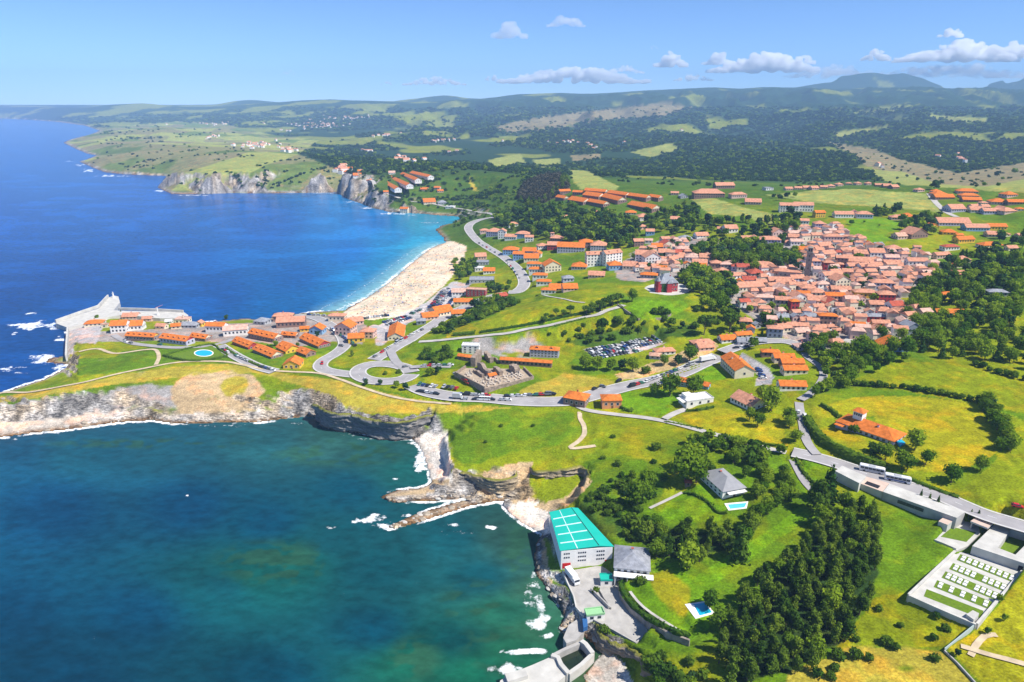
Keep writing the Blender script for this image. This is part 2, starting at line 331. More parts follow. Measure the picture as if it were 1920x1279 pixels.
# ------------------------------------------------------------------ roads and paths: the ground is levelled under them
def spline(P, n=6):
    P = [np.array(p, float) for p in P]; P = [2*P[0]-P[1]]+P+[2*P[-1]-P[-2]]; out = []
    for i in range(1, len(P)-2):
        for k in range(n):
            t = k/n; a, b, c, d = P[i-1:i+3]
            out.append(.5*((2*b)+(c-a)*t+(2*a-5*b+4*c-d)*t*t+(3*b-a-3*c+d)*t**3))
    out.append(P[-2]); return np.array(out)
_el = lambda cx, cy, rx, ry, n=20: [(cx+rx*math.cos(2*math.pi*k/n), cy+ry*math.sin(2*math.pi*k/n)) for k in range(n+1)]
ROADS = [  # name, label, width, kind, points
 ('road', 'asphalt', 11, [(1352,664),(1310,684),(1270,702),(1230,713),(1180,723),(1130,736),(1080,750),(1040,754),(980,752),(930,748),(880,745),(835,741),(798,734),(772,722)]),
 ('roundabout_road', 'asphalt', 9, _el(721,699,51,17)),
 ('road', 'asphalt', 8, [(672,703),(640,700),(612,695),(600,688),(606,676),(626,665),(641,654),(647,643),(640,628),(624,613),(603,600),(580,594),(548,594)]),
 ('road', 'asphalt', 9, [(700,676),(712,668),(735,655),(760,640),(800,616),(830,597),(852,585),(882,572),(915,558),(950,549)]),
 ('road', 'asphalt', 10, [(950,549),(970,546),(983,532),(975,510),(955,490),(925,470),(900,455),(885,440),(878,428),(884,419),(905,412),(932,403),(900,398),(862,396)]),
 ('road', 'asphalt', 6, [(732,657),(737,668),(745,680),(762,690),(768,700)]),
 ('road', 'asphalt', 5, [(765,690),(800,687),(850,685)]),
 ('lane', 'path', 4.5, [(782,645),(850,634),(900,630),(960,623),(1020,612),(1070,600),(1120,588),(1172,570)]),
 ('lane', 'path', 4, [(1082,760),(1095,769),(1130,775),(1200,782),(1250,790),(1300,803),(1330,811),(1365,820),(1400,830),(1440,840),(1480,848)]),
 ('road', 'asphalt', 8, [(1480,848),(1530,858),(1600,878),(1660,897),(1720,920),(1790,945),(1850,962),(1920,985),(2010,1012),(2120,1050)]),
 ('lane', 'asphalt', 4.5, [(1535,856),(1520,840),(1510,820),(1505,790),(1500,770),(1498,752)]),
 ('lane', 'asphalt', 4.5, [(1498,752),(1515,742),(1536,722),(1545,700),(1535,685),(1515,672),(1508,658)]),
 ('driveway', 'asphalt', 3.5, [(1482,852),(1496,880),(1508,905),(1526,925)]),
 ('dirt_track', 'dirt', 2.6, [(1087,768),(1088,785),(1098,803),(1090,825),(1062,846),(1085,842),(1122,832)]),
 ('footpath', 'dirt', 2.4, [(-120,772),(0,742),(60,735),(130,720),(200,705),(280,688),(350,678),(420,678),(460,685),(510,694),(560,698),(600,700),(640,712),(690,730),(740,745),(790,753),(850,756)]),
 ('footpath', 'dirt', 2.6, [(292,684),(298,668),(290,655),(262,657),(215,662),(182,654),(145,662)]),
 ('street', 'asphalt', 7, [(410,648),(440,666),(480,686),(518,697)]),
 ('street', 'asphalt', 5, [(212,628),(245,643),(300,649),(350,651),(405,646),(440,636)]),
 ('driveway', 'path', 4, [(1243,789),(1265,774),(1290,764)]),
 ('road', 'path', 7, [(1742,362),(1755,380),(1775,398),(1795,408)]),
 ('road', 'path', 7, [(676,318),(700,344),(735,368),(752,378)]),
 ('road', 'path', 6, [(765,374),(800,380),(850,392),(932,400)]),
 ('street', 'asphalt', 8, [(1352,664),(1385,650),(1420,640),(1470,637),(1510,650)]),
 ('street', 'path', 7, [(1560,655),(1592,640),(1612,610),(1622,585)]),
 ('garden_path', 'path', 1.1, [(1178,1104),(1196,1131),(1238,1162),(1284,1186)]),
 ('garden_path', 'path', 1.5, [(1212,962),(1245,940),(1285,915)]),
 ('dirt_track', 'dirt', 2.2, [(1790,1212),(1850,1226),(1920,1242),(2020,1270)]),
 ('dirt_track', 'dirt', 2.0, [(1815,1236),(1830,1210),(1850,1184),(1880,1190)]),
 ('footpath', 'path', 2.4, [(1016,556),(1040,558),(1070,562),(1100,565)]),
]
road_parts = []
flat_w = np.zeros_like(G); flat_z = np.zeros_like(G)
for nm, kd, wd, P in ROADS:
    Q = spline(P, 7)
    x, y, z = ground(Q[:, 0], Q[:, 1])
    keep = np.concatenate([[True], np.hypot(np.diff(x), np.diff(y)) > .4])
    x, y, z = x[keep], y[keep], z[keep]
    # resample every 3 m
    s = np.concatenate([[0], np.cumsum(np.hypot(np.diff(x), np.diff(y)))]); st = 3.0 if y.mean() < 900 else 8.0
    q = np.linspace(0, s[-1], max(3, int(s[-1]/st)))
    x, y, z = (np.interp(q, s, a) for a in (x, y, z))
    k = 5
    for a in range(3):
        zp = np.pad(z, k, mode='edge'); z = np.convolve(zp, np.ones(2*k+1)/(2*k+1), 'valid')
        xp = np.pad(x, 1, mode='edge'); yp = np.pad(y, 1, mode='edge')
        if a < 2: x = (xp[:-2]+2*x+xp[2:])/4; y = (yp[:-2]+2*y+yp[2:])/4
    road_parts.append((nm, kd, wd, x, y, z))
    if y.mean() > 1300: continue
    for X, Y, Z in zip(x, y, z):
        rad = wd/2+7
        j0, j1 = np.searchsorted(VY, [max(96, Y-rad), Y+rad])
        i0 = int(max(0, ((X-rad)/Y-.02-U0)/(U1-U0)*NU)); i1 = int(min(NU, ((X+rad)/Y+.02-U0)/(U1-U0)*NU+1))
        d = np.hypot(GX[j0:j1, i0:i1]-X, GY[j0:j1, i0:i1]-Y)
        ww = 1-smooth01((d-wd/2-1.4)/4.5)
        sub = flat_w[j0:j1, i0:i1]; m = ww > sub
        flat_z[j0:j1, i0:i1][m] = Z-.35; sub[m] = ww[m]
G = np.where(LAND, G*(1-flat_w)+flat_z*flat_w, G)
def pad_level(poly, z=None, drop=.3, soft=3.0):
    """level the ground under a paved or built area given in photo pixels; returns its world outline and height"""
    X, Y, Z = ground([p[0] for p in poly], [p[1] for p in poly])
    z = float(np.mean(Z)) if z is None else z
    pts = [unproj(p[0], p[1], z) for p in poly]
    inside = inpoly(GX, GY, pts)
    m = inside.astype(float)
    n = 3
    m = np.clip(blur(m, n)*2, 0, 1)*LAND
    G[:] = G*(1-m)+(z-drop)*m
    return pts, z
# ------------------------------------------------------------------ ground colours by zone (real albedo of what grows or lies there)
C_ = dict(meadow=(.21,.255,.006), lush=(.105,.195,.006), dry=(.36,.30,.035), scrub=(.065,.13,.012), yellow=(.30,.29,.008), lawn=(.13,.26,.005),
 rock=(.33,.31,.29), tan=(.47,.34,.19), pebble=(.66,.60,.52), sand=(.66,.555,.41), forest=(.028,.06,.012), town=(.33,.29,.26), paved=(.46,.43,.42),
 dirt=(.50,.36,.17), farfield=(.15,.18,.055), pale=(.26,.30,.075), farforest=(.020,.052,.020), wet=(.23,.13,.06), asphalt=(.33,.32,.32), heath=(.22,.195,.10), brown=(.07,.065,.05), shelfrock=(.58,.50,.41))
ZONES = [
 ('lush', 8, [(140,705),(150,665),(300,650),(420,650),(540,690),(640,705),(800,755),(760,770),(620,715),(520,690),(350,676),(230,700)]),
 ('dry', 5, [(-200,770),(0,744),(130,722),(300,690),(420,681),(520,699),(640,714),(760,747),(880,760),(960,764),(900,772),(780,776),(690,775),(640,758),(590,730),(480,700),(350,706),(235,720),(110,737),(0,757),(-200,790)]),
 ('rock', 13, [(0,759),(110,744),(235,727),(320,714),(345,758),(240,772),(100,776),(0,786)]),
 ('tan', 14, [(325,712),(400,698),(475,706),(500,735),(470,775),(380,779),(330,762)]),
 ('dry', 12, [(420,705),(470,715),(440,750),(410,740)]),
 ('tan', 12, [(520,735),(560,735),(590,765),(540,772)]),
 ('shelfrock', 6, [(-60,778),(60,771),(160,773),(240,770),(320,776),(420,773),(520,774),(592,770),(590,786),(480,796),(330,799),(190,801),(60,819),(-60,834)]),
 ('meadow', 6, [(820,640),(960,575),(1040,558),(1160,556),(1165,570),(1080,594),(960,617),(850,632)]),
 ('yellow', 5, [(835,625),(880,608),(905,618),(870,632),(838,634)]),
 ('lawn', 3, [(1158,570),(1200,562),(1285,566),(1292,576),(1255,596),(1200,602)]),
 ('meadow', 5, [(1280,560),(1330,575),(1360,565),(1345,552),(1300,545)]),
 ('meadow', 8, [(920,640),(1060,612),(1160,596),(1280,600),(1300,620),(1230,640),(1080,660),(1060,690),(920,660)]),
 ('scrub', 9, [(1060,640),(1180,615),(1300,610),(1310,630),(1240,632),(1100,650)]),
 ('rock', 12, [(870,640),(930,632),(1005,638),(1010,660),(940,668),(880,662)]),
 ('dry', 12, [(1000,720),(1060,702),(1150,710),(1160,722),(1080,745),(960,738)]),
 ('dirt', 4, [(1150,700),(1200,690),(1250,672),(1290,655),(1310,664),(1270,690),(1200,708),(1160,712)]),
 ('dirt', 4, [(1295,650),(1340,640),(1350,650),(1310,672)]),
 ('lush', 4, [(800,670),(860,662),(860,690),(800,690)]),
 ('meadow', 4, [(790,700),(860,690),(900,720),(870,738),(800,728)]),
 ('lawn', 3, [(1160,732),(1238,728),(1288,748),(1240,782),(1165,772)]),
 ('yellow', 4, [(1258,782),(1350,762),(1472,792),(1476,836),(1370,817),(1310,800)]),
 ('lawn', 3, [(1300,700),(1330,685),(1362,700),(1360,712),(1310,712)]),
 ('yellow', 4, [(1520,765),(1600,745),(1700,741),(1830,755),(1862,800),(1868,850),(1800,885),(1700,885),(1650,850),(1640,780),(1530,785)]),
 ('yellow', 12, [(1560,810),(1620,825),(1640,850),(1590,838),(1545,815)]),
 ('meadow', 4, [(1600,712),(1680,680),(1800,680),(1920,716),(2200,780),(2200,800),(1920,775),(1850,762),(1720,738)]),
 ('meadow', 4, [(1850,762),(1920,790),(2200,860),(2200,1000),(1920,955),(1800,925),(1870,860)]),
 ('lawn', 4, [(1500,860),(1560,865),(1575,895),(1530,905),(1508,885)]),
 ('lawn', 4, [(1160,1090),(1225,1045),(1300,1082),(1420,1010),(1500,950),(1525,962),(1335,1100),(1330,1180),(1292,1205),(1180,1120)]),
 ('yellow', 12, [(1215,1080),(1250,1070),(1300,1100),(1290,1160),(1240,1120)]),
 ('lawn', 3, [(1228,968),(1280,922),(1330,900),(1370,945),(1350,975),(1290,982)]),
 ('lush', 12, [(1090,870),(1180,850),(1260,880),(1230,960),(1200,1020),(1130,1010),(1080,950)]),
 ('scrub', 6, [(1085,940),(1130,930),(1200,1000),(1180,1020),(1120,990)]),
 ('lush', 12, [(850,800),(960,770),(1080,775),(1060,830),(900,870),(845,860)]),
 ('lush', 12, [(1640,950),(1740,960),(1700,1060),(1640,1150),(1600,1180),(1630,1050)]),
 ('meadow', 8, [(1640,1120),(1720,1110),(1830,1168),(1770,1215),(1640,1210),(1560,1230)]),
 ('yellow', 5, [(1920,1075),(1835,1178),(1778,1218),(1850,1290),(1930,1400),(2300,1400),(2300,1000)]),
 ('dry', 13, [(1480,1260),(1600,1210),(1760,1222),(1850,1300),(1700,1400),(1450,1400)]),
 ('forest', 12, [(1385,1135),(1480,1065),(1545,990),(1640,970),(1640,1100),(1580,1205),(1480,1255),(1365,1290),(1362,1200)]),
 ('forest', 12, [(1206,985),(1290,1002),(1395,988),(1422,965),(1416,1000),(1372,1030),(1280,1050),(1214,1030)]),
 ('sand', 2, [(640,590),(690,554),(725,530),(755,505),(780,485),(803,466),(822,455),(850,452),(876,462),(872,480),(857,500),(847,520),(827,541),(790,571),(750,592),(700,600),(660,598)]),
 ('paved', 2, [(690,612),(752,591),(800,566),(830,541),(850,528),(882,530),(872,548),(842,576),(800,592),(764,606),(735,627),(718,648),(702,648),(708,625)]),
 ('town', 4, [(1180,475),(1250,445),(1400,450),(1480,430),(1560,420),(1640,470),(1730,480),(1760,515),(1690,560),(1740,600),(1680,640),(1560,655),(1470,635),(1400,590),(1340,550),(1250,515),(1190,515)]),
 ('town', 4, [(1150,500),(1190,480),(1250,515),(1210,530),(1160,525)]),
 ('town', 3, [(140,640),(170,622),(230,620),(340,615),(470,605),(520,598),(640,590),(690,610),(680,645),(620,640),(560,650),(470,640),(300,640),(215,640),(150,645)]),
 ('meadow', 3, [(138,655),(160,650),(185,640),(240,648),(215,670),(150,672)]),
 ('paved', 2, [(126,640),(130,612),(160,598),(225,556),(230,570),(200,600),(190,620),(180,645),(138,642),(138,664),(126,664)]),
 ('lawn', 2, [(308,668),(396,648),(428,668),(360,677)]),
 ('paved', 2, [(1092,656),(1130,648),(1232,631),(1248,643),(1182,666),(1112,674)]),
 ('asphalt', 2, [(1392,660),(1412,672),(1440,688),(1452,708),(1444,722),(1415,723),(1422,705),(1405,682),(1385,670)]),
 ('pebble', 3, [(772,826),(800,810),(838,812),(842,845),(848,880),(852,905),(808,907),(793,870)]),
 ('pebble', 3, [(936,946),(985,936),(1030,946),(1036,1000),(1012,1006),(975,988)]),
 ('pebble', 3, [(1105,1242),(1140,1222),(1172,1245),(1196,1300),(1190,1420),(1085,1420)]),
 ('tan', 3, [(720,990),(770,965),(830,948),(920,926),(985,925),(990,940),(930,945),(830,970),(740,995)]),
 ('tan', 3, [(705,935),(745,915),(800,900),(860,900),(960,870),(1000,865),(990,930),(900,935),(800,945),(735,946)]),
 ('tan', 3, [(985,1000),(1020,1000),(1030,1080),(1062,1140),(1060,1160),(1030,1130),(1000,1085)]),
 ('tan', 4, [(1000,950),(1060,930),(1100,890),(1112,905),(1070,945),(1030,962)]),
 ('meadow', 4, [(617,684),(660,658),(712,672),(690,688),(640,692)]),
 # middle distance
 ('pale', 3, [(1436,366),(1520,358),(1600,354),(1740,364),(1772,398),(1650,388),(1540,382),(1480,372)]),
 ('lawn', 3, [(1588,412),(1660,410),(1700,420),(1645,447),(1600,452)]),
 ('lawn', 3, [(1645,440),(1668,445),(1660,458),(1630,455)]),
 ('pale', 3, [(1290,368),(1340,372),(1400,390),(1450,402),(1470,412),(1440,425),(1400,405),(1330,402)]),
 ('pale', 4, [(1700,345),(1800,345),(1920,330),(2200,330),(2200,365),(1920,362),(1780,352)]),
 ('heath', 4, [(1540,264),(1640,280),(1690,300),(1800,325),(1920,305),(2200,300),(2200,335),(1920,336),(1850,350),(1760,345),(1680,326),(1625,312),(1600,290)]),
 ('pale', 3, [(1628,318),(1690,322),(1760,345),(1700,348),(1640,335)]),
 ('pale', 3, [(1180,285),(1260,268),(1275,280),(1220,295)]),
 ('heath', 3, [(1070,292),(1125,288),(1125,298),(1075,302)]),
 ('pale', 3, [(915,300),(975,288),(985,305),(925,315)]),
 ('pale', 3, [(1000,300),(1050,296),(1050,308),(1005,312)]),
 ('pale', 3, [(1065,318),(1100,320),(1160,350),(1150,358),(1090,355),(1075,340)]),
 ('pale', 2, [(1600,212),(1690,196),(1705,202),(1620,214)]),
 ('pale', 2, [(1740,216),(1850,222),(1850,230),(1780,230)]),
 ('pale', 2, [(1560,250),(1600,243),(1665,236),(1670,242),(1600,252),(1575,258)]),
 ('heath', 3, [(920,240),(980,225),(1090,210),(1230,195),(1300,200),(1240,218),(1130,225),(1060,238),(960,250)]),
 ('brown', 3, [(1000,335),(1050,325),(1068,358),(1010,385),(968,372),(985,345)]),
 ('dry', 3, [(880,335),(890,350),(900,360),(885,356)]),
]
FIELD_PALE_LEFT = [(100,300),(115,262),(180,240),(330,228),(420,232),(520,255),(600,262),(560,290),(640,320),(690,350),(740,375),(640,366),(560,360),(430,364),(300,360),(200,328)]
PXg, PYg = project(GX, GY, np.maximum(G, 0))
def zone_colour():
    col = np.zeros((NV, NU, 3))
    warpx = (fbm(GX/14, GY/14, 3, 31)-.5)*2; warpy = (fbm(GX/14, GY/14, 3, 37)-.5)*2
    nz = fbm(GX/55, GY/55, 4, 41)[..., None]
    near = np.array(C_['meadow'])*(1-smooth01((nz-.42)/.2))+np.array(C_['lush'])*smooth01((nz-.42)/.2)
    nf = fbm(GX/330, GY/420, 4, 43)[..., None]; nf2 = fbm(GX/120, GY/150, 3, 47)[..., None]
    fld = np.array(C_['farfield'])*(1-nf2)+np.array(C_['meadow'])*nf2
    farc = np.array(C_['farforest'])*(1-smooth01((nf-(.555+.075*smooth01((GX/GY+.25)/.4)[..., None]))/.05))+fld*smooth01((nf-(.555+.075*smooth01((GX/GY+.25)/.4)[..., None]))/.05)
    t = smooth01((GY-650)/350)[..., None]
    mid = np.array(C_['scrub'])*1.0
    col[:] = near*(1-t)+mid*t
    t = smooth01((GY-1250)/300)[..., None]
    col[:] = col*(1-t)+farc*t
    # the open headlands across the bay
    m = inpoly(PXg+warpx*6, PYg+warpy*2, FIELD_PALE_LEFT)[..., None]
    n4 = fbm(GX/160, GY/160, 4, 53)[..., None]
    cu = np.floor((GX+60*(fbm(GX/300, GY/300, 2, 55)-.5)*2)/150); cv = np.floor((GY+.35*GX+80*(fbm(GX/260, GY/260, 2, 57)-.5)*2)/210); par = _hash(cu, cv, 5)[..., None]
    hd = np.array(C_['heath'])*1.05*(1-n4)+np.array(C_['farfield'])*n4*1.2
    hd = hd*(1-.75*smooth01((n4-.6)/.06))+np.array(C_['scrub'])*.75*smooth01((n4-.6)/.06)
    hd = np.where(par > .72, np.array(C_['pale'])*1.05, np.where(par < .2, np.array((.13,.19,.04)), hd))
    col = np.where(m, hd, col)
    for nm, wv, P in ZONES:
        xs = [p[0] for p in P]; ys = [p[1] for p in P]
        bb = (PXg > min(xs)-15) & (PXg < max(xs)+15) & (PYg > min(ys)-15) & (PYg < max(ys)+15) & LAND
        jj, ii = np.nonzero(bb)
        if not len(jj): continue
        base = np.array(C_[nm])
        if wv >= 12:                                   # patches that fade into each other
            a0, a1, b0, b1 = jj.min(), jj.max()+1, ii.min(), ii.max()+1; s_ = (slice(a0, a1), slice(b0, b1))
            m = blur(inpoly(PXg[s_], PYg[s_], P).astype(float), 9)+(fbm(GX[s_]/11, GY[s_]/11, 4, 33)-.5)*1.5
            m = (smooth01((m-.38)/.3)*LAND[s_])[..., None]; col[s_] = col[s_]*(1-m)+base*m; continue
        k = inpoly(PXg[jj, ii]+warpx[jj, ii]*wv, PYg[jj, ii]+warpy[jj, ii]*wv*.6, P); jj = jj[k]; ii = ii[k]
        c = np.repeat(base[None, :], len(jj), 0)
        if nm in ('yellow', 'lawn', 'meadow') and ys and max(ys) > 540:       # mown swaths
            an = .6+.3*len(P); t = GX[jj, ii]*math.cos(an)+GY[jj, ii]*math.sin(an)+7*warpx[jj, ii]
            c = c*(1+.13*np.sin(t*2*math.pi/6.5)*smooth01((warpy[jj, ii]+.25)/.4))[:, None]
        col[jj, ii] = c
    # rock where it is steep, rubble and shelves at the water
    r1 = fbm(GX/22, GY/22, 4, 61); r2 = fbm(GX/6, GY/6, 3, 67)
    Z = np.maximum(G, 0)
    SL = slope(blur(Z, 1))
    tanness = smooth01((r1-.45)/.2); right = smooth01((PXg-780)/150)
    tt = np.clip(tanness*(.6+.4*right), 0, 1)[..., None]
    rk = np.array(C_['rock'])*(1-tt)+np.array(C_['tan'])*tt
    r3 = fbm(GX/2.6, GY/2.6, 2, 69)[..., None]
    rk = rk*(.45+1.1*smooth01((r2[..., None]-.2)/.6))*(.68+.62*r3)
    strat = np.abs(((Z*1.5+GX*.12+2.5*r1)/2.1) % 1-.5)[..., None]*2
    rk = rk*(.78+.36*strat)
    cst = smooth01((.9985-blur(LAND.astype(float), 70))/.004)
    isr = np.clip(smooth01((SL-.36)/.22)*(GY < 3000)*cst+nearsea*smooth01((5.5-Z)/2.0), 0, 1)
    lowp = np.zeros_like(Z, bool)
    for nm, wv, P in ZONES:
        if nm in ('sand', 'paved', 'town', 'pebble'): lowp |= inpoly(PXg+warpx*2, PYg+warpy*2, P)
    isr = isr*(~lowp)
    veg = smooth01((fbm(GX/16, GY/16, 4, 71)-.52)/.08)*smooth01((Z-np.where(PXg < 620, 7.5, 4.5))/2.5)*smooth01((.95-SL)/.4)
    isr = (isr*(1-veg))[..., None]
    col = col*(1-isr)+rk*isr
    # pale rubble on the shelf and dark weed at the waterline
    shelf = (nearsea*smooth01((4.2-Z)/1.5)*(~lowp)*smooth01((r2-.22)/.25))[..., None]*np.where(PXg < 420, .85, .55)[..., None]
    shelf = shelf*(smooth01((GY-250)/60)*(GY < 800))[..., None]
    col = col*(1-shelf)+np.array(C_['pebble'])*shelf
    weed = (smooth01((1.7-Z)/.8)*nearsea*(~lowp))[..., None]
    col = col*(1-weed)+np.array(C_['wet'])*(.6+.8*r2[..., None])*weed
    wetsand = (smooth01((.8-Z)/.6)*lowp)[..., None]
    col = col*(1-.35*wetsand)
    return np.clip(col, 0.004, .95), isr[..., 0]
# ------------------------------------------------------------------ level building grounds (before the ground mesh is made)
PADS = {}
def pad(nm, poly, z=None, drop=.3): PADS[nm] = pad_level(poly, z, drop)
pad('yard', [(1056,1072),(1128,1060),(1152,1078),(1160,1108),(1205,1160),(1218,1190),(1196,1207),(1112,1160),(1088,1163),(1077,1120),(1062,1092)], 5.0, .25)
pad('warehouse', [(1028,966),(1082,962),(1152,1050),(1054,1068)], 5.0, .4)
pad('oval_pool', [(308,668),(396,648),(428,668),(360,677)], None, .12)
pad('house_pool', [(1350,942),(1408,938),(1404,958),(1360,962)], None, .12)
pad('lawn_pool', [(1278,1130),(1328,1122),(1346,1156),(1298,1166)], None, .12)
pad('garden_pool', [(1545,666),(1585,664),(1588,676),(1548,677)], None, .12)
pad('grave_court', [(1703,1118),(1794,1032),(1919,1070),(1830,1174)], 19.5, .35)
pad('upper_court', [(1752,1014),(1778,986),(1800,974),(1834,984),(1838,1000),(1814,1024),(1794,1032)], 20.6, .35)
pad('museum_block', [(1794,1032),(1876,968),(2000,1000),(2000,1090),(1919,1070)], 20.0, .5)
pad('car_park', [(1090,656),(1130,648),(1232,631),(1248,643),(1182,666),(1112,674)], None, .1)
pad('villa', [(1208,538),(1230,530),(1275,531),(1296,540),(1292,551),(1256,556),(1222,551)], None, .25)
pad('old_graves', [(853,704),(873,690),(982,692),(1000,710),(909,732)], 18.2, .3)
pad('beach_park', [(700,606),(752,591),(800,566),(830,541),(850,529),(878,531),(868,548),(842,576),(800,592),(764,606),(735,624)], 4.6, .1)
ZCOL, ISROCK = zone_colour()
def grid_mesh(name, X, Y, Z, keep, attrs):
    nv, nu = X.shape
    idx = np.arange(nv*nu).reshape(nv, nu)
    q = np.stack([idx[:-1, :-1], idx[:-1, 1:], idx[1:, 1:], idx[1:, :-1]], -1)[keep]
    used = np.zeros(nv*nu, bool); used[q.ravel()] = True
    rem = np.cumsum(used)-1; q = rem[q]
    co = np.stack([X, Y, Z], -1).reshape(-1, 3)[used]
    me = bpy.data.meshes.new(name)
    me.vertices.add(len(co)); me.vertices.foreach_set('co', co.astype(np.float32).ravel())
    me.loops.add(len(q)*4); me.loops.foreach_set('vertex_index', q.astype(np.int32).ravel())
    me.polygons.add(len(q)); me.polygons.foreach_set('loop_start', np.arange(0, len(q)*4, 4, dtype=np.int32))
    me.polygons.foreach_set('loop_total', np.full(len(q), 4, dtype=np.int32))
    me.polygons.foreach_set('use_smooth', np.ones(len(q), bool))
    for an, A in attrs.items():
        A = A.reshape(nv*nu, -1)[used]
        c4 = np.ones((len(co), 4), np.float32); c4[:, :A.shape[1]] = A
        if A.shape[1] == 1: c4[:, 1] = A[:, 0]; c4[:, 2] = A[:, 0]
        at = me.attributes.new(an, 'FLOAT_COLOR', 'POINT'); at.data.foreach_set('color', c4.ravel())
    me.update(); me.validate(); return me
keep = (LAND[:-1, :-1] | LAND[1:, :-1] | LAND[:-1, 1:] | LAND[1:, 1:])
keep = blur(keep.astype(float), 6) > .02; keep = keep[:, :]
gme = grid_mesh('ground', GX, GY, G, keep, {'ground_colour': ZCOL, 'rocky': ISROCK[..., None]})
def ground_mat():
    m = bpy.data.materials.new('ground'); m.use_nodes = True; n = m.node_tree.nodes; l = m.node_tree.links
    b = n['Principled BSDF']; b.inputs['Roughness'].default_value = .95; b.inputs['Specular IOR Level'].default_value = .05
    a = n.new('ShaderNodeAttribute'); a.attribute_name = 'ground_colour'
    rk = n.new('ShaderNodeAttribute'); rk.attribute_name = 'rocky'
    tc = n.new('ShaderNodeTexCoord')
    def noise(sc, det=5, st=None):
        t = n.new('ShaderNodeTexNoise'); t.inputs['Scale'].default_value = sc; t.inputs['Detail'].default_value = det
        if st:
            mp = n.new('ShaderNodeMapping'); mp.inputs['Scale'].default_value = st; mp.inputs['Rotation'].default_value = (0.5, .3, .4)
            l.new(tc.outputs['Object'], mp.inputs[0]); l.new(mp.outputs[0], t.inputs['Vector'])
        else: l.new(tc.outputs['Object'], t.inputs['Vector'])
        return t
    def rng_(src, lo, hi, a0=.3, a1=.7):
        r = n.new('ShaderNodeMapRange'); r.inputs[1].default_value = a0; r.inputs[2].default_value = a1
        r.inputs[3].default_value = lo; r.inputs[4].default_value = hi; l.new(src, r.inputs[0]); return r.outputs[0]
    big = noise(.035, 4); mid = noise(.22, 5); fine = noise(1.1, 4); streak = noise(.9, 8, (.45, 1.0, 1.8))
    def mul(x, f):
        v = n.new('ShaderNodeVectorMath'); v.operation = 'SCALE'; l.new(x, v.inputs[0]); l.new(f, v.inputs['Scale']); return v.outputs[0]
    c = mul(a.outputs['Color'], rng_(big.outputs['Fac'], .80, 1.18))
    c = mul(c, rng_(mid.outputs['Fac'], .78, 1.2)); c = mul(c, rng_(fine.outputs['Fac'], .68, 1.30)); c = mul(c, rng_(noise(3.2, 3).outputs['Fac'], .78, 1.2))
    # grass dries out in patches
    hs = n.new('ShaderNodeMix'); hs.data_type = 'RGBA'; hs.blend_type = 'MULTIPLY'; hs.inputs[7].default_value = (1.5, 1.08, .9, 1)
    l.new(rng_(noise(.09, 6).outputs['Fac'], 0, 1, .5, .66), hs.inputs[0]); l.new(c, hs.inputs[6])
    rmix = n.new('ShaderNodeMix'); rmix.data_type = 'RGBA'
    rc = mul(c, rng_(streak.outputs['Fac'], .42, 1.5, .36, .64))
    l.new(rk.outputs['Fac'], rmix.inputs[0]); l.new(hs.outputs[2], rmix.inputs[6]); l.new(rc, rmix.inputs[7])
    l.new(rmix.outputs[2], b.inputs['Base Color'])
    bp = n.new('ShaderNodeBump'); bp.inputs['Distance'].default_value = 1.3
    l.new(rng_(rk.outputs['Fac'], .35, 1.0, 0, 1), bp.inputs['Strength'])
    ad = n.new('ShaderNodeMath'); ad.operation = 'ADD'; l.new(streak.outputs['Fac'], ad.inputs[0]); l.new(mid.outputs['Fac'], ad.inputs[1])
    l.new(ad.outputs[0], bp.inputs['Height']); l.new(bp.outputs[0], b.inputs['Normal'])
    return m
gme.materials.append(ground_mat())
terrain = new_obj('terrain', gme); tag(terrain, kind='structure')
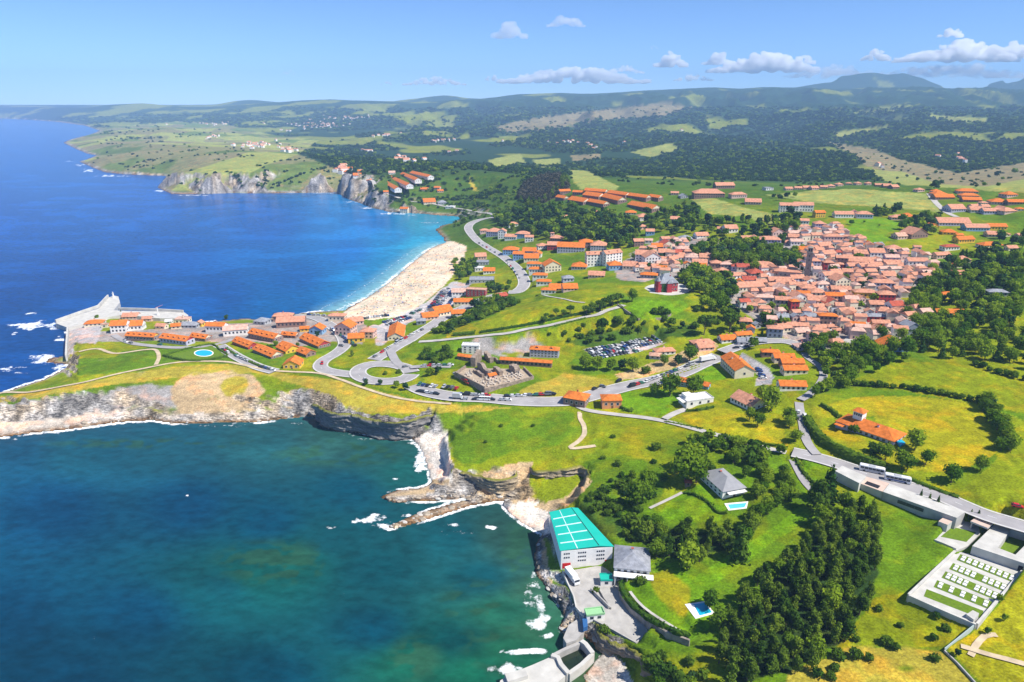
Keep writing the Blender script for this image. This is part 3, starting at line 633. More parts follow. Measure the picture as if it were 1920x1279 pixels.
# ------------------------------------------------------------------ sea
SU = np.linspace(-1.45, .55, 760)
SV = np.exp(np.concatenate([np.linspace(math.log(120), math.log(900), 560)[:-1], np.linspace(math.log(900), math.log(11600), 190)]))
SX = SV[:, None]*SU[None, :]; SY = np.repeat(SV[:, None], len(SU), 1)
SPX, SPY = project(SX, SY, np.zeros_like(SX))
def sea_colour():
    # depth and bottom seen through the water: control colours by photo pixel (albedo of the water body)
    ctl = [(0,240,.002,.095,.36),(100,300,.002,.09,.36),(0,420,.001,.07,.33),(250,380,.001,.08,.36),(500,420,.0015,.09,.37),(300,480,.001,.068,.30),(0,560,.001,.05,.235),(100,520,.001,.055,.26),(400,550,.001,.075,.30),(550,520,.001,.095,.34),(650,470,.002,.12,.37),(700,420,.002,.13,.38),(740,440,.004,.17,.38),(790,425,.012,.26,.38),(780,460,.01,.25,.38),(740,500,.006,.19,.37),(690,545,.005,.17,.36),(640,570,.004,.14,.35),(560,575,.002,.11,.34),(830,410,.01,.25,.36),
      (60,600,.001,.05,.20),(60,660,.001,.05,.20),(20,700,.001,.045,.19),(0,850,.004,.065,.12),(150,850,.006,.075,.11),(300,840,.008,.08,.11),(480,830,.012,.085,.095),(620,830,.02,.085,.075),(720,850,.015,.085,.08),(100,950,.001,.045,.105),(350,950,.001,.048,.105),(0,1150,.001,.04,.085),(250,1150,.001,.04,.08),(500,980,.001,.055,.10),(650,920,.002,.065,.10),(760,880,.008,.10,.09),(620,1010,.004,.07,.085),(700,1070,.003,.065,.08),(470,1080,.004,.085,.07),(550,1050,.005,.09,.07),(420,1100,.003,.065,.08),(850,1010,.004,.07,.085),(900,1080,.003,.065,.08),(940,1000,.02,.075,.06),(980,1040,.02,.075,.06),(700,1180,.001,.045,.07),(850,1200,.002,.06,.06),(950,1150,.012,.10,.06),(1000,1180,.025,.11,.055),(780,1240,.006,.085,.05),(900,1260,.006,.11,.06),(500,1270,.001,.04,.065),(100,1279,.001,.038,.075),(960,1220,.012,.11,.055),(1010,1110,.03,.10,.06),(1120,1270,.04,.08,.03)]
    P = np.array(ctl); px = SPX.ravel(); py = SPY.ravel()
    num = np.zeros((px.size, 3)); den = np.zeros(px.size)
    for r in P:
        d2 = (px-r[0])**2+((py-r[1])*1.7)**2+300
        wt = 1/d2**1.6; num += wt[:, None]*r[2:]*(np.array((.3,.84,.80)) if r[1] < 600 and r[0] < 640 else 1); den += wt
    col = (num/den[:, None]).reshape(SX.shape+(3,))
    # kelp and reef patches on the bottom
    k = .55*fbm(SX/24, SY/15, 5, 81)+.45*fbm(SX/6, SY/4.5, 3, 82)
    km = np.zeros_like(SX)
    for cx, cy, rx, ry in [(520,1055,135,50),(780,1235,60,50),(960,1210,110,75),(985,1010,45,55),(1010,1120,40,70),(640,850,160,30),(300,832,260,12),(900,1130,90,50),(980,1050,50,60)]:
        km = np.maximum(km, 1-smooth01((np.hypot((SPX-cx)/rx, (SPY-cy)/ry)-.4)/.7))
    kk = (km*smooth01((k-.47)/.06))[..., None]*.75
    col = col*(1-kk)+np.array((.022,.085,.045))*kk
    dk = smooth01((fbm(SX/60, SY/30, 4, 83)-.45)/.25)[..., None]
    col = col*(.82+.3*dk)
    # foam: along the rocks and on the breakers
    fo = np.zeros_like(SX); wx_ = (fbm(SX/9, SY/9, 4, 91)-.5)*2; wy_ = (fbm(SX/9, SY/9, 4, 93)-.5)*2
    for cx, cy, rx, ry, a in [(62,611,44,8,1),(100,612,20,8,.8),(55,588,18,3,.9),(118,637,22,6,1),(28,625,10,4,.7),(85,675,24,10,1),(112,690,34,7,.9),(20,692,22,6,.7),(40,700,20,3,.6),(690,975,34,12,1),(735,985,30,8,1),(780,968,40,5,.9),(845,987,20,5,.8),(925,990,22,6,1),(850,1000,40,6,.45),(620,990,16,4,.6),(790,850,12,30,1),(775,830,20,6,.7),(1000,1120,26,30,.7),(1008,1160,26,20,1),(1000,1085,10,20,.8),(985,1220,50,9,1),(945,1255,30,16,1),(1030,1190,20,8,.8),(560,795,20,3,.5),(650,815,30,4,.5),(10,820,30,5,.9),(100,812,40,4,.5),(400,797,90,4,.45),(690,822,40,4,.6),(130,303,10,1.5,.6),(150,310,14,2,.9),(165,320,18,3,1),(215,330,40,2,.9),(300,358,12,2.5,1),(350,366,50,2,.8),(450,363,100,1.6,.6),(600,362,60,1.6,.7),(660,379,20,2,.8),(690,390,20,2,.9),(740,401,26,2.5,1),(770,404,20,2,.6),(830,425,10,2,.8),(820,418,30,2,.6),(720,530,60,3,.5),(785,480,50,4,.45),(350,930,3,2,.9),(744,897,11,5,.9)]:
        fo = np.maximum(fo, a*(1-smooth01((np.hypot((SPX+wx_*rx*.9-cx)/rx, (SPY+wy_*ry*1.2-cy)/ry)-.2)/1.15)))
    ci, cj = np.asarray(LAND, float), None
    lb = blur(LAND.astype(float), 3)
    edge = height(SX, SY, lb)
    e1 = smooth01((edge-.02)/.25)*(SY < 900)
    fo = np.maximum(fo, e1*.95*smooth01((fbm(SX/30, SY/30, 3, 87)-.36)/.25))
    bx = np.zeros_like(SX)
    bpts = np.array([unproj(a, b) for a, b in [(640,580),(684,560),(720,536),(750,511),(775,490),(800,470),(820,459)]])
    for a, b in zip(bpts[:-1], bpts[1:]):
        d = b-a; t = np.clip(((SX-a[0])*d[0]+(SY-a[1])*d[1])/(d@d), 0, 1)
        q = np.hypot(SX-a[0]-t*d[0], SY-a[1]-t*d[1])
        bx = np.maximum(bx, 1-smooth01(q/42)); fo = np.maximum(fo, .62*(1-smooth01((q-3)/5))); fo = np.maximum(fo, .5*(1-smooth01(np.abs(q-17-5*fbm(SX/40, SY/40, 2, 5))/3)))
    sh = (bx**1.6)[..., None]*.75
    col = col*(1-sh)+np.array((.22,.42,.40))*sh
    return col, fo
SCOL, SFOAM = sea_colour()
landS = height(SX, SY, blur(LAND.astype(float), 1))
skeep = landS < .98
skeep = (skeep[:-1, :-1] | skeep[1:, 1:] | skeep[:-1, 1:] | skeep[1:, :-1])
sme = grid_mesh('sea', SX, SY, np.zeros_like(SX), skeep, {'water_colour': SCOL, 'foam': SFOAM[..., None]})
def sea_mat():
    m = bpy.data.materials.new('sea_water'); m.use_nodes = True; n = m.node_tree.nodes; l = m.node_tree.links
    b = n['Principled BSDF']; b.inputs['Roughness'].default_value = .22; b.inputs['IOR'].default_value = 1.33; b.inputs['Specular IOR Level'].default_value = .09
    a = n.new('ShaderNodeAttribute'); a.attribute_name = 'water_colour'; f = n.new('ShaderNodeAttribute'); f.attribute_name = 'foam'
    tc = n.new('ShaderNodeTexCoord')
    mp = n.new('ShaderNodeMapping'); mp.inputs['Scale'].default_value = (.6, 1, 1); mp.inputs['Rotation'].default_value = (0, 0, .5); l.new(tc.outputs['Object'], mp.inputs[0])
    w1 = n.new('ShaderNodeTexNoise'); w1.inputs['Scale'].default_value = .22; w1.inputs['Detail'].default_value = 6; w1.inputs['Roughness'].default_value = .6; l.new(mp.outputs[0], w1.inputs[0])
    fn = n.new('ShaderNodeTexNoise'); fn.inputs['Scale'].default_value = .3; fn.inputs['Detail'].default_value = 8; fn.inputs['Roughness'].default_value = .68; l.new(tc.outputs['Object'], fn.inputs[0])
    sb = n.new('ShaderNodeMath'); sb.operation = 'ADD'; l.new(f.outputs['Fac'], sb.inputs[0])
    mr0 = n.new('ShaderNodeMapRange'); mr0.inputs[1].default_value = .25; mr0.inputs[2].default_value = .75; mr0.inputs[3].default_value = -1.15; mr0.inputs[4].default_value = .1; l.new(fn.outputs['Fac'], mr0.inputs[0]); l.new(mr0.outputs[0], sb.inputs[1])
    mr = n.new('ShaderNodeMapRange'); mr.inputs[1].default_value = .0; mr.inputs[2].default_value = .42; l.new(sb.outputs[0], mr.inputs[0])
    sc = n.new('ShaderNodeVectorMath'); sc.operation = 'SCALE'; l.new(a.outputs['Color'], sc.inputs[0])
    mw = n.new('ShaderNodeMapRange'); mw.inputs[1].default_value = .35; mw.inputs[2].default_value = .65; mw.inputs[3].default_value = .78; mw.inputs[4].default_value = 1.24; l.new(w1.outputs['Fac'], mw.inputs[0]); l.new(mw.outputs[0], sc.inputs['Scale'])
    mx = n.new('ShaderNodeMix'); mx.data_type = 'RGBA'; mx.inputs[7].default_value = (.86, .88, .88, 1)
    l.new(mr.outputs[0], mx.inputs[0]); l.new(sc.outputs[0], mx.inputs[6]); l.new(mx.outputs[2], b.inputs['Base Color'])
    bp = n.new('ShaderNodeBump'); bp.inputs['Strength'].default_value = .35; bp.inputs['Distance'].default_value = .6
    l.new(w1.outputs['Fac'], bp.inputs['Height']); l.new(bp.outputs[0], b.inputs['Normal'])
    return m
sme.materials.append(sea_mat())
sea = new_obj('sea', sme); tag(sea, kind='structure')
# ------------------------------------------------------------------ road surfaces
M_ROAD = dict(asphalt=mat('asphalt', (.36,.34,.335), var=.18, scale=.15), path=mat('worn_concrete_lane', (.47,.44,.40), var=.2, scale=.2), dirt=mat('trodden_earth', (.58,.46,.30), var=.25, scale=.3))
M_KERB = mat('kerb_stone', (.55,.53,.50), var=.15, scale=.5); M_LINE = mat('road_paint', (.8,.8,.78), var=.1, scale=.5)
def ribbon(mb, x, y, z, o0, o1, m, dz=0.0):
    tx = np.gradient(x); ty = np.gradient(y); L = np.hypot(tx, ty)+1e-9; nx, ny = -ty/L, tx/L
    o0 = np.broadcast_to(o0, x.shape); o1 = np.broadcast_to(o1, x.shape)
    vs = []; fs = []
    for k in range(len(x)):
        vs += [(x[k]+nx[k]*o0[k], y[k]+ny[k]*o0[k], z[k]+dz), (x[k]+nx[k]*o1[k], y[k]+ny[k]*o1[k], z[k]+dz)]
        if k: fs.append((2*k-2, 2*k, 2*k+1, 2*k-1))
    fs = [f[::-1] for f in fs] if o0[0] < o1[0] else fs
    mb.add(vs, fs, m)
for k, (nm, kd, wd, x, y, z) in enumerate(road_parts):
    mb = MB()
    if kd == 'dirt':
        e = (fbm(x/6, y/6, 2, k)-.5)*.35*wd
        ribbon(mb, x, y, z, wd/2+e, -wd/2+e*.6, 0, .04)
    else:
        ribbon(mb, x, y, z, wd/2, -wd/2, 0, .02+.006*(k % 5))
    if kd == 'asphalt' and wd >= 7:
        for s in (1, -1):
            for q in range(0, len(x)-1, 1):
                pass
            a = np.full(x.shape, s*(wd/2)); b = np.full(x.shape, s*(wd/2+1.1))
            ribbon(mb, x, y, z, np.maximum(a, b), np.minimum(a, b), 1, .14)
        for q in range(2, len(x)-3, 4):
            ribbon(mb, x[q:q+2], y[q:q+2], z[q:q+2], .09, -.09, 2, .06)
    o = mb.obj(nm, [M_ROAD[kd], M_KERB, M_LINE]); tag(o, kind='structure')
# ------------------------------------------------------------------ buildings
WALL = dict(w=((.84,.81,.76),'white'), c=((.78,.68,.50),'cream'), l=((.50,.48,.60),'lilac grey'), p=((.68,.47,.40),'pink'), y=((.80,.50,.06),'yellow'), r=((.42,.05,.06),'crimson'), b=((.25,.42,.62),'pale blue'), n=((.28,.18,.15),'brown brick'), g=((.42,.43,.45),'grey'), s=((.40,.35,.30),'stone'), o=((.75,.33,.15),'salmon'), d=((.22,.26,.32),'slate blue'))
ROOF = dict(o=((.66,.185,.035),'orange'), t=((.60,.28,.175),'terracotta'), p=((.64,.40,.31),'faded pink'), g=((.30,.31,.34),'grey'), r=((.45,.10,.06),'dark red'), e=((.62,.36,.25),'pale tiled'), w=((.72,.71,.69),'white'))
def tile_mat(name, col):
    m = mat(name, col, rough=.9, var=.30, scale=.55, spec=.1, bump=.35, bscale=2.2)
    return m
MW = {k: mat(v[1].replace(' ', '_')+'_wall', v[0], var=.10, scale=.5, spec=.15) for k, v in WALL.items()}
MR = {k: tile_mat(v[1].replace(' ', '_')+'_tiles', v[0]) for k, v in ROOF.items()}
M_GLASS = mat('window_glass', (.035,.045,.065), rough=.25, var=.2, spec=.5)
M_FRAME = mat('window_frame', (.62,.60,.57), var=.1)
M_DOOR = mat('painted_door', (.20,.10,.05), var=.2)
M_CONC = mat('concrete', (.42,.40,.37), var=.2, scale=.35, bump=.15)
M_CONCW = mat('pale_concrete', (.54,.52,.47), var=.18, scale=.25, bump=.1)
M_DARK = mat('dark_opening', (.02,.02,.025), var=.1)
def win_boxes(mb, x0, x1, z0, z1, rows, cols, y, sgn, axis, m, ww=None, hh=None):
    out = []
    if rows < 1 or cols < 1: return out
    cw = (x1-x0)/cols; rh_ = (z1-z0)/rows
    ww = ww or min(1.3, cw*.5); hh = hh or min(1.5, rh_*.5)
    for r in range(rows):
        for c in range(cols):
            cx = x0+cw*(c+.5); cz = z0+rh_*(r+.52)
            out.append((cx-ww/2, cx+ww/2, cz-hh/2, cz+hh/2))
    for a, b, e, f in out:
        if axis == 'x': mb.box(a, b, min(y, y+sgn*.06), max(y, y+sgn*.06), e, f, m)
        else: mb.box(min(y, y+sgn*.06), max(y, y+sgn*.06), a, b, e, f, m)
    return out
def roof_mesh(mb, w, d, h, shape, rise, ov=.45, th=.22):
    """roof over a w x d plan (x 0..w, y 0..d); returns the gable heights used for the walls"""
    x0, x1, y0, y1 = -ov, w+ov, -ov, d+ov
    if shape == 'g':
        s = rise/(d/2); e = h-ov*s; k = h+rise
        for q in (0, 1):
            ya, yb = (y0, d/2) if q == 0 else (y1, d/2)
            vs = [(x0,ya,e),(x1,ya,e),(x1,yb,k),(x0,yb,k),(x0,ya,e+th),(x1,ya,e+th),(x1,yb,k+th),(x0,yb,k+th)]
            fs = [(3,2,1,0),(4,5,6,7),(0,1,5,4),(1,2,6,5),(3,0,4,7)]
            mb.add(vs, fs if q == 0 else [f[::-1] for f in fs], 0)
    elif shape == 'f':
        s = rise/(w/2); e = h-ov*s; k = h+rise
        for q in (0, 1):
            xa, xb = (x0, w/2) if q == 0 else (x1, w/2)
            vs = [(xa,y0,e),(xa,y1,e),(xb,y1,k),(xb,y0,k),(xa,y0,e+th),(xa,y1,e+th),(xb,y1,k+th),(xb,y0,k+th)]
            fs = [(0,1,2,3),(7,6,5,4),(4,5,1,0),(5,6,2,1),(7,4,0,3)]
            mb.add(vs, fs if q == 0 else [f[::-1] for f in fs], 0)
    elif shape == 'h':
        e = h-ov*.3
        if w >= d: r0, r1 = (d/2, d/2), (w-d/2, d/2)
        else: r0, r1 = (w/2, w/2), (w/2, d-w/2)
        if abs(r0[0]-r1[0])+abs(r0[1]-r1[1]) < .3:
            vs = [(x0,y0,e),(x1,y0,e),(x1,y1,e),(x0,y1,e),(x0,y0,e+th),(x1,y0,e+th),(x1,y1,e+th),(x0,y1,e+th),(w/2,d/2,h+rise)]
            mb.add(vs, [(3,2,1,0),(0,1,5,4),(1,2,6,5),(2,3,7,6),(3,0,4,7),(4,5,8),(5,6,8),(6,7,8),(7,4,8)], 0)
        else:
            vs = [(x0,y0,e),(x1,y0,e),(x1,y1,e),(x0,y1,e),(x0,y0,e+th),(x1,y0,e+th),(x1,y1,e+th),(x0,y1,e+th),(*r0,h+rise),(*r1,h+rise)]
            top = [(4,5,9,8),(5,6,9),(6,7,8,9),(7,4,8)] if w >= d else [(4,5,8),(5,6,9,8),(6,7,9),(7,4,8,9)]
            mb.add(vs, [(3,2,1,0),(0,1,5,4),(1,2,6,5),(2,3,7,6),(3,0,4,7)]+top, 0)
    else:
        mb.box(-.15, w+.15, -.15, d+.15, h, h+.3, 0)
        mb.box(-.15, w+.15, -.15, .1, h+.3, h+.75, 0); mb.box(-.15, w+.15, d-.1, d+.15, h+.3, h+.75, 0)
        mb.box(-.15, .1, .1, d-.1, h+.3, h+.75, 0); mb.box(w-.1, w+.15, .1, d-.1, h+.3, h+.75, 0)
BLD = []          # every building: dict for labels
def px_scale(x, y, z):
    dep = y*cp-(z-H)*sp; ang = math.atan2(H-z, math.hypot(x, y))
    return dep/FPX, dep/FPX/math.cos(ang)
def building(p1, p2, hpx, depth=None, ratio=.8, shape='h', wall='w', roof='t', rise=None, wins=None, swins=None, name='house', cat='house',
             label=None, near=False, chim=0, dorm=0, z=None, region=None, door=False, extra=None, group=None, gable_col=None, hm=None):
    """front base edge p1 -> p2 in photo pixels, wall height in photo pixels"""
    X, Y, Z = ground([p1[0], p2[0]], [p1[1], p2[1]])
    z0 = float(Z.mean()) if z is None else z
    A = unproj(p1[0], p1[1], z0); B = unproj(p2[0], p2[1], z0)
    w = math.hypot(B[0]-A[0], B[1]-A[1]); yaw = math.atan2(B[1]-A[1], B[0]-A[0])
    k, kv = px_scale((A[0]+B[0])/2, (A[1]+B[1])/2, z0)
    h = hm or max(2.4, hpx*kv); d = depth or w*ratio
    if rise is None: rise = (.30 if shape in 'gf' else .26)*(w if shape == 'f' else min(w, d))*.9 if shape != 'h' else .26*min(w, d)
    mb = MB(); gl = 1
    mb.box(0, w, 0, d, -2.5, h, 0)
    gm = 2 if gable_col else 0
    if shape == 'g':
        for xx, f in ((0, ((0,2,1),)), (w, ((0,1,2),))): mb.add([(xx,0,h),(xx,d,h),(xx,d/2,h+rise)], f, gm)
    if shape == 'f':
        mb.add([(0,0,h),(w,0,h),(w/2,0,h+rise)], [(0,1,2)], gm); mb.add([(0,d,h),(w,d,h),(w/2,d,h+rise)], [(0,2,1)], gm)
    rows = max(1, int(h/2.7)); cols = max(1, int(w/2.9)); sc = max(1, int(d/3.4))
    wins = wins or (rows, cols); swins = swins or (rows, sc)
    root = None
    if near:
        body = mb.obj(name, [MW[wall], M_GLASS]+([MW[gable_col]] if gable_col else []))
    else:
        win_boxes(mb, .5, w-.5, .3, h, *wins, 0, -1, 'x', 1)
        win_boxes(mb, .5, d-.5, .3, h, *swins, w, 1, 'y', 1); win_boxes(mb, .5, d-.5, .3, h, *swins, 0, -1, 'y', 1)
        body = mb.obj(name, [MW[wall], M_GLASS]+([MW[gable_col]] if gable_col else []))
    body.location = (A[0], A[1], z0); body.rotation_euler = (0, 0, yaw)
    r = MB(); roof_mesh(r, w, d, h, shape, rise)
    ro = r.obj('roof', MR[roof], body)
    rr = random.Random(int(p1[0]*7+p1[1]))
    if near:
        for (n_r, n_c, y, s, ax, L) in ((*wins, 0, -1, 'x', w), (*swins, w, 1, 'y', d), (*swins, 0, -1, 'y', d)):
            tmp = MB(); rec = win_boxes(tmp, .5, L-.5, .3, h, n_r, n_c, y, s, ax, 0)
            for (a, b, e, f) in rec:
                m2 = MB(); t = .12; q0, q1 = sorted((y, y+s*.08)); g0, g1 = sorted((y, y+s*.05))
                if ax == 'x':
                    m2.box(a, b, g0, g1, e, f, 1); m2.box(a-t, b+t, q0, q1, e-t, e, 0); m2.box(a-t, b+t, q0, q1, f, f+t, 0); m2.box(a-t, a, q0, q1, e, f, 0); m2.box(b, b+t, q0, q1, e, f, 0)
                else:
                    m2.box(g0, g1, a, b, e, f, 1); m2.box(q0, q1, a-t, b+t, e-t, e, 0); m2.box(q0, q1, a-t, b+t, f, f+t, 0); m2.box(q0, q1, a-t, a, e, f, 0); m2.box(q0, q1, b, b+t, e, f, 0)
                m2.obj('window', [M_FRAME, M_GLASS], body)
    if door:
        m2 = MB(); m2.box(w*.48, w*.48+1.1, -.07, 0, 0, 2.1, 0); m2.obj('door', M_DOOR, body)
    for c in range(chim):
        cx = w*(.2+.6*(c+.5)/chim); cy = d*(.35 if c % 2 else .62); zt = h+rise*.55
        m2 = MB(); m2.box(cx-.4, cx+.4, cy-.35, cy+.35, zt-1.2, zt+1.5, 0); m2.box(cx-.5, cx+.5, cy-.45, cy+.45, zt+1.5, zt+1.66, 1)
        m2.obj('chimney', [MW[wall], MR['r']], body if near else ro)
    for c in range(dorm):
        cx = w*(c+.5)/dorm; m2 = MB(); dy = d*.16; zb = h+rise*.2; dw = min(.9, w/dorm*.28); dh = 1.15
        m2.box(cx-dw, cx+dw, dy, d*.42, zb, zb+dh, 1); m2.box(cx-dw*.7, cx+dw*.7, dy-.05, dy, zb+.35, zb+dh-.1, 2)
        m2.add([(cx-dw-.2,dy-.2,zb+dh-.1),(cx+dw+.2,dy-.2,zb+dh-.1),(cx+dw+.2,d*.45,zb+dh-.1),(cx-dw-.2,d*.45,zb+dh-.1),(cx,dy-.2,zb+dh+.55),(cx,d*.45,zb+dh+.55)],
               [(0,1,4),(1,2,5,4),(2,3,5),(3,0,4,5),(3,2,1,0)], 0)
        m2.obj('dormer', [MR[roof], MW[wall], M_GLASS], ro)
    tag(body, label, cat, group)
    cx, cy = A[0]+.5*(B[0]-A[0]), A[1]+.5*(B[1]-A[1])
    BLD.append(dict(o=body, px=(p1[0]+p2[0])/2, py=(p1[1]+p2[1])/2, w=w, h=h, d=d, wall=wall, roof=roof, shape=shape, region=region, label=label, x=A[0], y=A[1], z=z0, yaw=yaw))
    return body, w, d, h, rise
SZ = 1.0
def recolour(o, m):
    for c in o.children:
        if c.name.startswith('roof'): c.data.materials[0] = m
def B(x, y, w, h, o='', yaw=None, **kw):
    """a house by the middle of its front base edge; o = shape + wall + roof colour"""
    r = random.Random(int(x*13+y*7))
    o = list(o.ljust(3, '?'))
    shp = o[0] if o[0] != '?' else r.choice('hhggff'); wl = o[1] if o[1] != '?' else r.choice('wwwwccclppns'); rf = o[2] if o[2] != '?' else r.choice('tttttpor')
    yaw = r.choice((-14, -10, -7, 6, 10, 15)) if yaw is None else yaw
    w *= SZ; h *= SZ; X, Y, Z = gp(x, y); k, kv = px_scale(X, Y, Z); W = w*k/max(.5, abs(math.cos(R(yaw))))
    dx, dy = W/2*math.cos(R(yaw)), W/2*math.sin(R(yaw))
    a = project(X-dx, Y-dy, Z); b = project(X+dx, Y+dy, Z)
    kw.setdefault('ratio', r.uniform(.62, .95) if w < 30 else .5)
    if shp == 'f': kw['ratio'] = max(.8, kw['ratio'])
    return building(a, b, h, shape=shp, wall=wl, roof=rf, z=Z, **kw)
# old town around the church: (x, y, width, wall height, shape/wall/roof, yaw)
TOWN = [(1198,462,18,9,'gnt'),(1216,457,14,6,'g?p'),(1232,471,20,8),(1254,466,22,8),(1266,453,14,5),(1284,475,33,8,'hwp',-8),(1246,482,22,8,'glt',-8),(1272,480,26,6,'hlr',5),(1203,498,25,20,'gwt',-12),(1224,500,30,17,'fwt',8),(1245,491,10,7),(1258,501,16,10,'fpt'),(1274,490,20,7,'?wt'),(1298,490,26,7),(1323,489,22,6,'gct'),(1312,501,26,7,'gnt',-8),(1289,509,12,14,'fco',5),(1311,508,28,4,'gco',-5),(1343,504,20,10,'hnt',-6),(1361,504,21,8,'hsp'),(1382,508,20,8),(1359,516,26,6),(1378,524,22,7,'gwt'),(1386,535,16,6,'fco'),(1216,522,30,6,'hdo',-14),(1240,509,18,6,'gco'),
 (1402,452,32,3,'gwt'),(1414,451,11,6,'fct'),(1442,462,40,12,'hlt',-8),(1460,442,24,6,'?pt'),(1490,442,20,5,'gcp'),(1490,450,22,5),(1494,461,22,8,'gwp'),(1478,459,14,5),(1532,450,20,9,'gct',8),(1501,476,24,8,'gyo',-6),(1526,462,16,6,'hpt'),(1549,468,26,7,'gwt',12),(1532,470,18,6),(1556,484,24,8,'gwt',14),(1528,501,20,11,'hlt',-4),(1502,501,14,10,'flt',8),(1553,507,18,14,'hrt',-5),(1574,503,14,7,'hrt'),(1431,507,37,10,'hnt',-9),(1393,509,22,8),(1421,520,28,7),(1440,522,10,10,'fwt'),(1405,532,24,7,'gwr'),(1409,547,50,9,'gct',10),(1463,532,40,5,'gpt',-5),(1497,527,25,5,'glt',8),(1470,539,26,6,'gpt',-8),(1521,531,18,5),(1446,552,20,8,'gpp'),(1470,551,26,9,'fwp',10),(1494,542,20,6),(1517,548,28,7,'hlt',-6),(1546,540,25,7),(1534,556,26,7,'hct',-6),(1502,557,30,6,'gso',-10),(1562,529,36,13,'gwt',12),
 (1433,568,33,10,'hgp',-8),(1465,580,23,17,'gst',-12),(1499,572,27,15,'fwt',8),(1489,588,16,22,'hro',4),(1397,577,19,11,'gwr',8),(1384,573,8,5,'glt'),(1518,586,12,11,'fwt'),(1536,583,20,8,'gwt',8),(1528,571,28,7,'gpt',-8),(1559,572,27,7),(1557,583,12,9,'fct'),(1470,604,22,8,'grg',8),(1493,605,15,11,'fpg',4),(1508,603,10,10,'frg'),(1521,603,22,9,'gwg',-10),(1551,610,32,17,'hno',-8),(1452,634,26,17,'hdt',-12),(1473,623,24,8,'gct',12),(1500,617,30,6,'gpt',-8),(1512,608,20,6,'gpt'),(1507,629,26,6,'gcp',12),(1525,624,12,7,'flt'),(1541,621,20,6,'gwt'),(1561,619,20,6),(1398,609,22,6,'hdt'),(1407,625,14,9,'flo'),(1421,616,12,7,'fgg'),(1396,634,30,4,'gco',12),(1419,646,34,6,'gdg',-8),
 (1619,464,14,9,'fwt'),(1631,467,20,7),(1650,466,17,6,'glg'),(1645,482,26,8,'gwt',-6),(1677,478,27,11,'hlt',-10),(1673,491,24,8,'glp',-6),(1593,477,30,7,'gwt',12),(1615,482,24,6,'gpt'),(1578,496,20,12,'gnt',-14),(1616,496,48,5,'gpt',-12),(1603,505,24,6,'glt',8),(1624,507,20,7,'gwt'),(1645,504,22,6),(1648,492,15,5),(1674,498,30,5,'gpt',-4),(1682,504,20,4,'gwt'),(1721,499,35,9,'gwt',-5),(1655,544,40,13,'hlt',-9),(1667,523,25,8,'gwt',5),(1602,530,12,9,'fwt'),(1580,539,30,13,'fct',12),(1617,531,20,4,'gce'),(1577,550,34,7,'gpt',-8),(1622,560,38,11,'hyt',-10),(1582,557,14,9,'glp'),(1662,568,29,15,'hrt',-6),(1566,563,34,8,'gpo',-6),(1705,546,15,3,'hpt'),
 (1562,575,30,6),(1602,568,24,6,'gpt'),(1616,569,14,10,'fpt'),(1591,594,29,9,'gct',14),(1645,577,26,6,'gst',-6),(1683,584,25,11,'gwr',8),(1660,586,13,6,'fot'),(1645,602,34,8,'hrg',-6),(1652,613,30,7,'got',-6),(1646,624,20,6,'fct'),(1608,617,27,6,'gwo',-10),(1573,592,22,6,'gwg',-6),(1712,627,26,14,'fdg',8),(1677,660,46,8,'fbo',-10),(1508,657,28,6,'hlp',8),
 (1570,520,20,8),(1590,516,18,6,'gpt'),(1610,514,16,6),(1545,521,14,6,'hct'),(1560,497,16,7),(1537,488,16,7),(1590,488,16,6,'gpt'),(1575,479,14,6),(1512,488,12,5),(1350,523,18,6,'gpt'),(1370,534,16,6),(1390,521,16,6),(1428,535,18,6,'gpt'),(1450,541,16,6,'gpt'),(1485,536,16,6),(1508,540,14,6),(1530,540,14,6,'gpt'),(1560,548,16,6),(1596,560,16,6),(1545,566,16,6,'gpt'),(1515,562,18,7),(1480,562,18,8,'gct'),(1450,567,14,8),(1575,606,16,8,'gpt'),(1590,610,14,6),(1536,598,14,8,'gwt'),(1630,590,14,6),(1487,618,18,7,'gpt'),(1545,629,18,6,'gct'),(1575,626,18,6),(1626,622,14,7,'gyt')]
